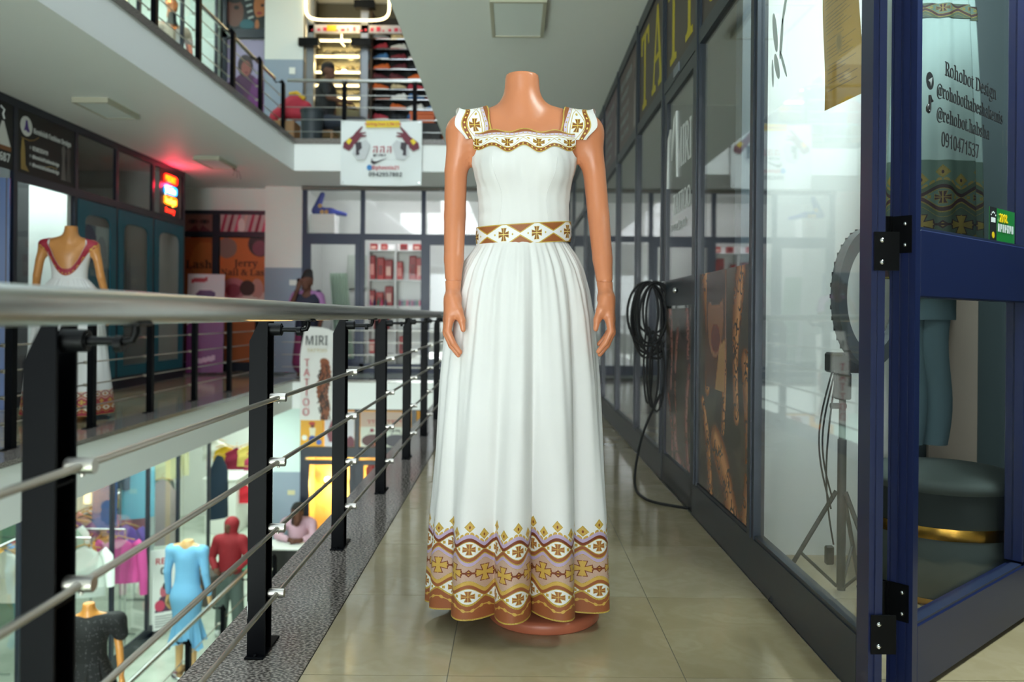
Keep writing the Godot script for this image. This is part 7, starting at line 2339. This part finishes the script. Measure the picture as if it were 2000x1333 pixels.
	for i in 44: oval(di, r.randf() * 128, r.randf() * 128, 1.3, 1.3, "a9a9ad")
	dm.albedo_texture = ImageTexture.create_from_image(di)
	triplanar(dm, 4.0)
	part("bodice", net_mesh(out), dm, kd)
	part("skirt", grid(120, 16, func(u: float, v: float) -> Vector3: return skirt_point((u - 0.5) * TAU, lerpf(0.5, 1.09, v), [[0.4, 0.27], [0.7, 0.24], [0.95, 0.19], [1.06, 0.145], [1.1, 0.138]], 0.8, 1.0), true), dm, kd)
	# --- person in a red hooded top ---
	var fc := V(-0.5, 0, 0.86)
	var hd := V(0, 1.56, 0)
	figure("person", "person in a red hooded top and grey trousers on the storey below", Vector3(-3.52, y, -10.25), 0.0, [
		["body", head_bones(hd, fc) + [[V(0, 1.3, 0), V(0, 0.95, 0), 0.1, 0.1]] + finger_bones(V(-0.16, 0.98, 0.16), V(0.6, -0.3, 0.5).normalized(), V(0, -1, 0)) + finger_bones(V(0.16, 0.98, 0.16), V(-0.6, -0.3, 0.5).normalized(), V(0, -1, 0)), "5c3a28", 0.02, 0.9],
		["hooded_top", [[hd + V(0.01, 0.03, -0.03), hd + V(0.0, -0.04, -0.03), 0.108, 0.1], [V(-0.14, 1.36, 0), V(0.14, 1.36, 0), 0.085, 0.085], [V(0, 1.3, 0), V(0, 0.92, 0), 0.16, 0.165, 1.15], [V(-0.19, 1.35, 0), V(-0.27, 1.1, 0.0), 0.07, 0.06], [V(-0.27, 1.1, 0.0), V(-0.17, 0.99, 0.14), 0.058, 0.045, 1.0, 0.01], [V(0.19, 1.35, 0), V(0.27, 1.1, 0.0), 0.07, 0.06], [V(0.27, 1.1, 0.0), V(0.17, 0.99, 0.14), 0.058, 0.045, 1.0, 0.01]], "8a1520", 0.05],
		["trousers", [[V(0, 0.9, 0), V(0, 0.8, 0), 0.15, 0.14], [V(-0.09, 0.82, 0), V(-0.12, 0.1, 0.02), 0.1, 0.085], [V(0.09, 0.82, 0), V(0.12, 0.1, -0.02), 0.1, 0.085]], "596660", 0.04],
		["shoe", [[V(-0.12, 0.05, 0), V(-0.13, 0.045, 0.14), 0.045, 0.04]], "d0d4d0", 0.03], ["shoe", [[V(0.12, 0.05, -0.02), V(0.13, 0.045, 0.12), 0.045, 0.04]], "d0d4d0", 0.03]])
	get_node("person_002").scale = Vector3.ONE * 0.86
	# --- lower back: pillar, shop front with posters, counter with a person ---
	wall("wall_back", "pale pillar beside the lower bag shop", Vector3(-3.56, y + 1.66, -12.15), Vector3(-3.14, y + 2.755, -12.6), mat("cyan_white", "d5e6e2", 0.7))
	wall("wall_back", "grey-blue lower part of the lower pillar", Vector3(-3.56, y, -12.145), Vector3(-3.14, y + 1.66, -12.6), M.grey_blue_paint)
	solo("wall_socket", bevel_box(mb(), Vector3(-3.33, y + 1.32, -12.145), Vector3(-3.22, y + 1.39, -12.135), 0.003), mat("cream_plastic", "cdc49a", 0.5), "cream wall socket on the lower pillar", "socket")
	windows += 1
	var b := shell("window_%d" % windows, "navy framed bag shop front on the storey below", "shop window")
	for x: float in [-3.14, -2.34, -1.5, -0.6, 0.3]:
		part("mullion", box(mb(), Vector3(x, y, -12.11), Vector3(x + 0.07, y + 2.755, -12.16)), dk, b)
	part("transom", box(mb(), Vector3(-3.14, -1.25, -12.105), Vector3(0.79, -1.1, -12.16)), dk, b)
	part("header_rail", box(mb(), Vector3(-3.14, -0.55, -12.105), Vector3(0.79, -0.385, -12.16)), dk, b)
	for i in 4:
		var x: float = [-3.07, -2.27, -1.43, -0.53][i]
		part("pane", box(mb(), Vector3(x, y + 0.1, -12.13), Vector3(x + 0.73, -1.25, -12.135)), M.pane, b)
		part("door_frame", frame(mb(), 0.73, 1.8, 0.07, 0.03, Transform3D(Basis.IDENTITY, Vector3(x, y + 0.05, -12.125))), dk, b)
	wall("wall_back", "warm yellow wall inside the lower bag shop", Vector3(-3.3, y, -13.3), Vector3(0.8, y + 2.755, -13.4), mat("warm_wall", "d9bf7a", 0.7))
	wall("wall_back", "side wall of the lower bag shop", Vector3(-3.3, y, -12.6), Vector3(-3.2, y + 2.755, -13.3), M.warm_wall)
	var lp := thing("wall_lamp", "glowing warm wall lamps inside the lower bag shop", "lamp", Vector3(-2.86, y + 1.28, -13.2))
	part("bulb", ball(mb(), Vector3(0.1, 0, 0), Vector3(0.07, 0.06, 0.06), 12), glow("bulb_warm", "ffd98a", 14.0), lp)
	part("bulb", ball(mb(), Vector3(-0.12, 0.06, 0), Vector3(0.05, 0.05, 0.05), 12), M.bulb_warm, lp)
	part("bracket", box(mb(), Vector3(-0.2, -0.01, -0.1), Vector3(0.18, 0.01, -0.02)), M.brass, lp)
	omni("bag_shop_glow", Vector3(-2.78, y + 1.28, -13.08), 1.3, "ffcf7a", 0.07)
	var l2 := thing("table_lamp", "tall glowing lamp behind the second lower shop window", "lamp", Vector3(-2.1, y + 0.75, -13.1))
	part("shade", lathe(mb(), [Vector2(0.05, 0.2), Vector2(0.055, 0.5), Vector2(0.04, 0.52)], 14), glow("shade_warm", "ffe2a0", 8.0), l2)
	part("foot", lathe(mb(), [Vector2(0.001, 0), Vector2(0.08, 0), Vector2(0.08, 0.02), Vector2(0.012, 0.03), Vector2(0.012, 0.2)], 14), M.brass, l2)
	solo("low_table", bevel_box(mb(), Vector3(-2.4, y, -13.28), Vector3(-1.8, y + 0.75, -12.9), 0.01), M.wood, "wooden cabinet under the tall glowing lamp", "cabinet")
	var q1 := thing("shop_poster", "orange poster with a small figure over the lower bag shop", "poster", Vector3(-2.97, -0.83, -12.1))
	im = canvas(96, 128, "d99a1c")
	shape(im, [[20, 0], [80, 0], [84, 22], [14, 22]], "3a2f7a"); oval(im, 52, 50, 9, 11, "6a2a1a"); shape(im, [[38, 60], [66, 60], [62, 96], [42, 96]], "d8d0b8"); oval(im, 52, 100, 16, 12, "2f3f8a"); oval(im, 18, 96, 12, 10, "dfe0e0"); oval(im, 80, 112, 12, 10, "3a5ab0"); oval(im, 50, 44, 14, 6, "b02a20")
	print_on(q1, "print", 0.33, 0.52, Vector3.ZERO, "orange_print", soften(im, 2))
	var q2 := thing("shop_poster", "pale poster with a dark red shoe over the lower bag shop", "poster", Vector3(-2.56, -0.83, -12.1))
	im = canvas(128, 144, "cfcbd4")
	shape(im, [[10, 90], [40, 10], [78, 0], [84, 80], [60, 130], [20, 124]], "7a3a44"); shape(im, [[30, 90], [50, 30], [66, 30], [66, 90]], "96505a"); oval(im, 112, 130, 18, 30, "6a3040")
	print_on(q2, "print", 0.44, 0.52, Vector3.ZERO, "red_shoe_print", soften(im, 2))
	var q3 := thing("shop_poster", "pinkish poster with two dark handbags over the lower bag shop", "poster", Vector3(-1.89, -0.83, -12.1))
	im = canvas(192, 144, "cfd2c8")
	shape(im, [[0, 0], [192, 0], [192, 62], [0, 62]], "c2a698"); oval(im, 52, 118, 46, 26, "5a3438"); oval(im, 142, 118, 46, 26, "4a4450"); oval(im, 72, 132, 16, 10, "c86a30")
	for x: int in [52, 142]:
		var hp := []
		for i in 11: hp.append([x + cos(PI + PI * i / 10) * 20, 98 + sin(PI + PI * i / 10) * 22])
		stroke(im, hp, 2.5, "b0a8a0" if x == 52 else "4a4450")
	oval(im, 46, 76, 8, 8, "8a2a3a")
	print_on(q3, "print", 0.72, 0.52, Vector3.ZERO, "bag_print", soften(im, 1))
	scribble(q3, Vector3(-0.1, -0.02, 0.0035), 0.38, 0.05, M.black_vinyl, 51)
	var wr := mb()
	for i in 9:
		tube(wr, [Vector3(-0.26 + i * 0.058, 0.13, 0.005), Vector3(-0.225 + i * 0.058, 0.135, 0.005), Vector3(-0.23 + i * 0.058, 0.08 + (i % 3) * 0.012, 0.005)], 0.006, 4)
	part("red_writing", wr, M.red_vinyl, q3)
	garment("white scarf with red flowers inside the lower bag shop", "e0dcc8", Vector3(-2.0, -1.3, -12.4), 0.2, 0.16, 0.6, 0.0)
	garment("orange scarf inside the lower bag shop", "d05a1a", Vector3(-1.86, -1.3, -12.4), 0.2, 0.14, 0.45, 0.0)
	garment("red scarf inside the lower bag shop", "b01a20", Vector3(-2.14, -1.3, -12.42), 0.2, 0.14, 0.4, 0.0)
	var dsk := thing("desk", "black fronted desk with a white top below the pillar", "desk", Vector3(-3.1, y, -11.55))
	part("top", bevel_box(mb(), Vector3(-0.35, 0.73, -0.22), Vector3(0.4, 0.76, 0.22), 0.006), M.white_plastic, dsk)
	part("body", box(mb(), Vector3(-0.33, 0, -0.2), Vector3(0.38, 0.73, 0.19)), M.black_card, dsk)
	fc = V(0.45, -0.5, 0.75).normalized()
	hd = V(0.02, 1.13, 0.2)
	figure("person", "person in a pink top leaning forward over the white desk below", Vector3(-3.1, y, -11.95), 0.0, [
		["body", head_bones(hd, fc) + [[V(-0.2, 0.95, 0.05), V(-0.24, 0.82, 0.25), 0.05, 0.042], [V(-0.24, 0.82, 0.25), V(-0.02, 0.80, 0.36), 0.038, 0.028, 1.0, 0.01], [V(0.2, 0.95, 0.05), V(0.25, 0.82, 0.25), 0.05, 0.042], [V(0.25, 0.82, 0.25), V(0.1, 0.80, 0.38), 0.038, 0.028, 1.0, 0.01], [V(0, 0.95, 0.05), V(0, 0.1, 0), 0.1, 0.08]] + finger_bones(V(-0.02, 0.8, 0.36), V(1, 0, 0.2).normalized(), V(0, -1, 0)) + finger_bones(V(0.1, 0.8, 0.38), V(-0.8, 0, 0.4).normalized(), V(0, -1, 0)), "55301f", 0.02, 0.85],
		["hair", [[hd + V(-0.01, 0.06, -0.04), hd + V(0.0, 0.09, -0.02), 0.095, 0.085], [hd + V(-0.03, 0.0, -0.07), hd + V(-0.05, -0.14, -0.08), 0.075, 0.06]], "15100e", 0.03],
		["top", [[V(-0.15, 0.98, 0.04), V(0.15, 0.98, 0.04), 0.08, 0.08], [V(0, 0.9, 0.04), V(0, 0.5, 0), 0.15, 0.15], [V(-0.2, 0.96, 0.05), V(-0.25, 0.83, 0.24), 0.066, 0.056], [V(-0.25, 0.83, 0.24), V(-0.1, 0.81, 0.33), 0.054, 0.045, 1.0, 0.01], [V(0.2, 0.96, 0.05), V(0.26, 0.83, 0.24), 0.066, 0.056], [V(0.26, 0.83, 0.24), V(0.17, 0.81, 0.33), 0.054, 0.045, 1.0, 0.01]], "c09aa8", 0.04],
		["skirt", [[V(0, 0.5, 0), V(0, 0.15, 0), 0.15, 0.16]], "1c1c22", 0.03]])
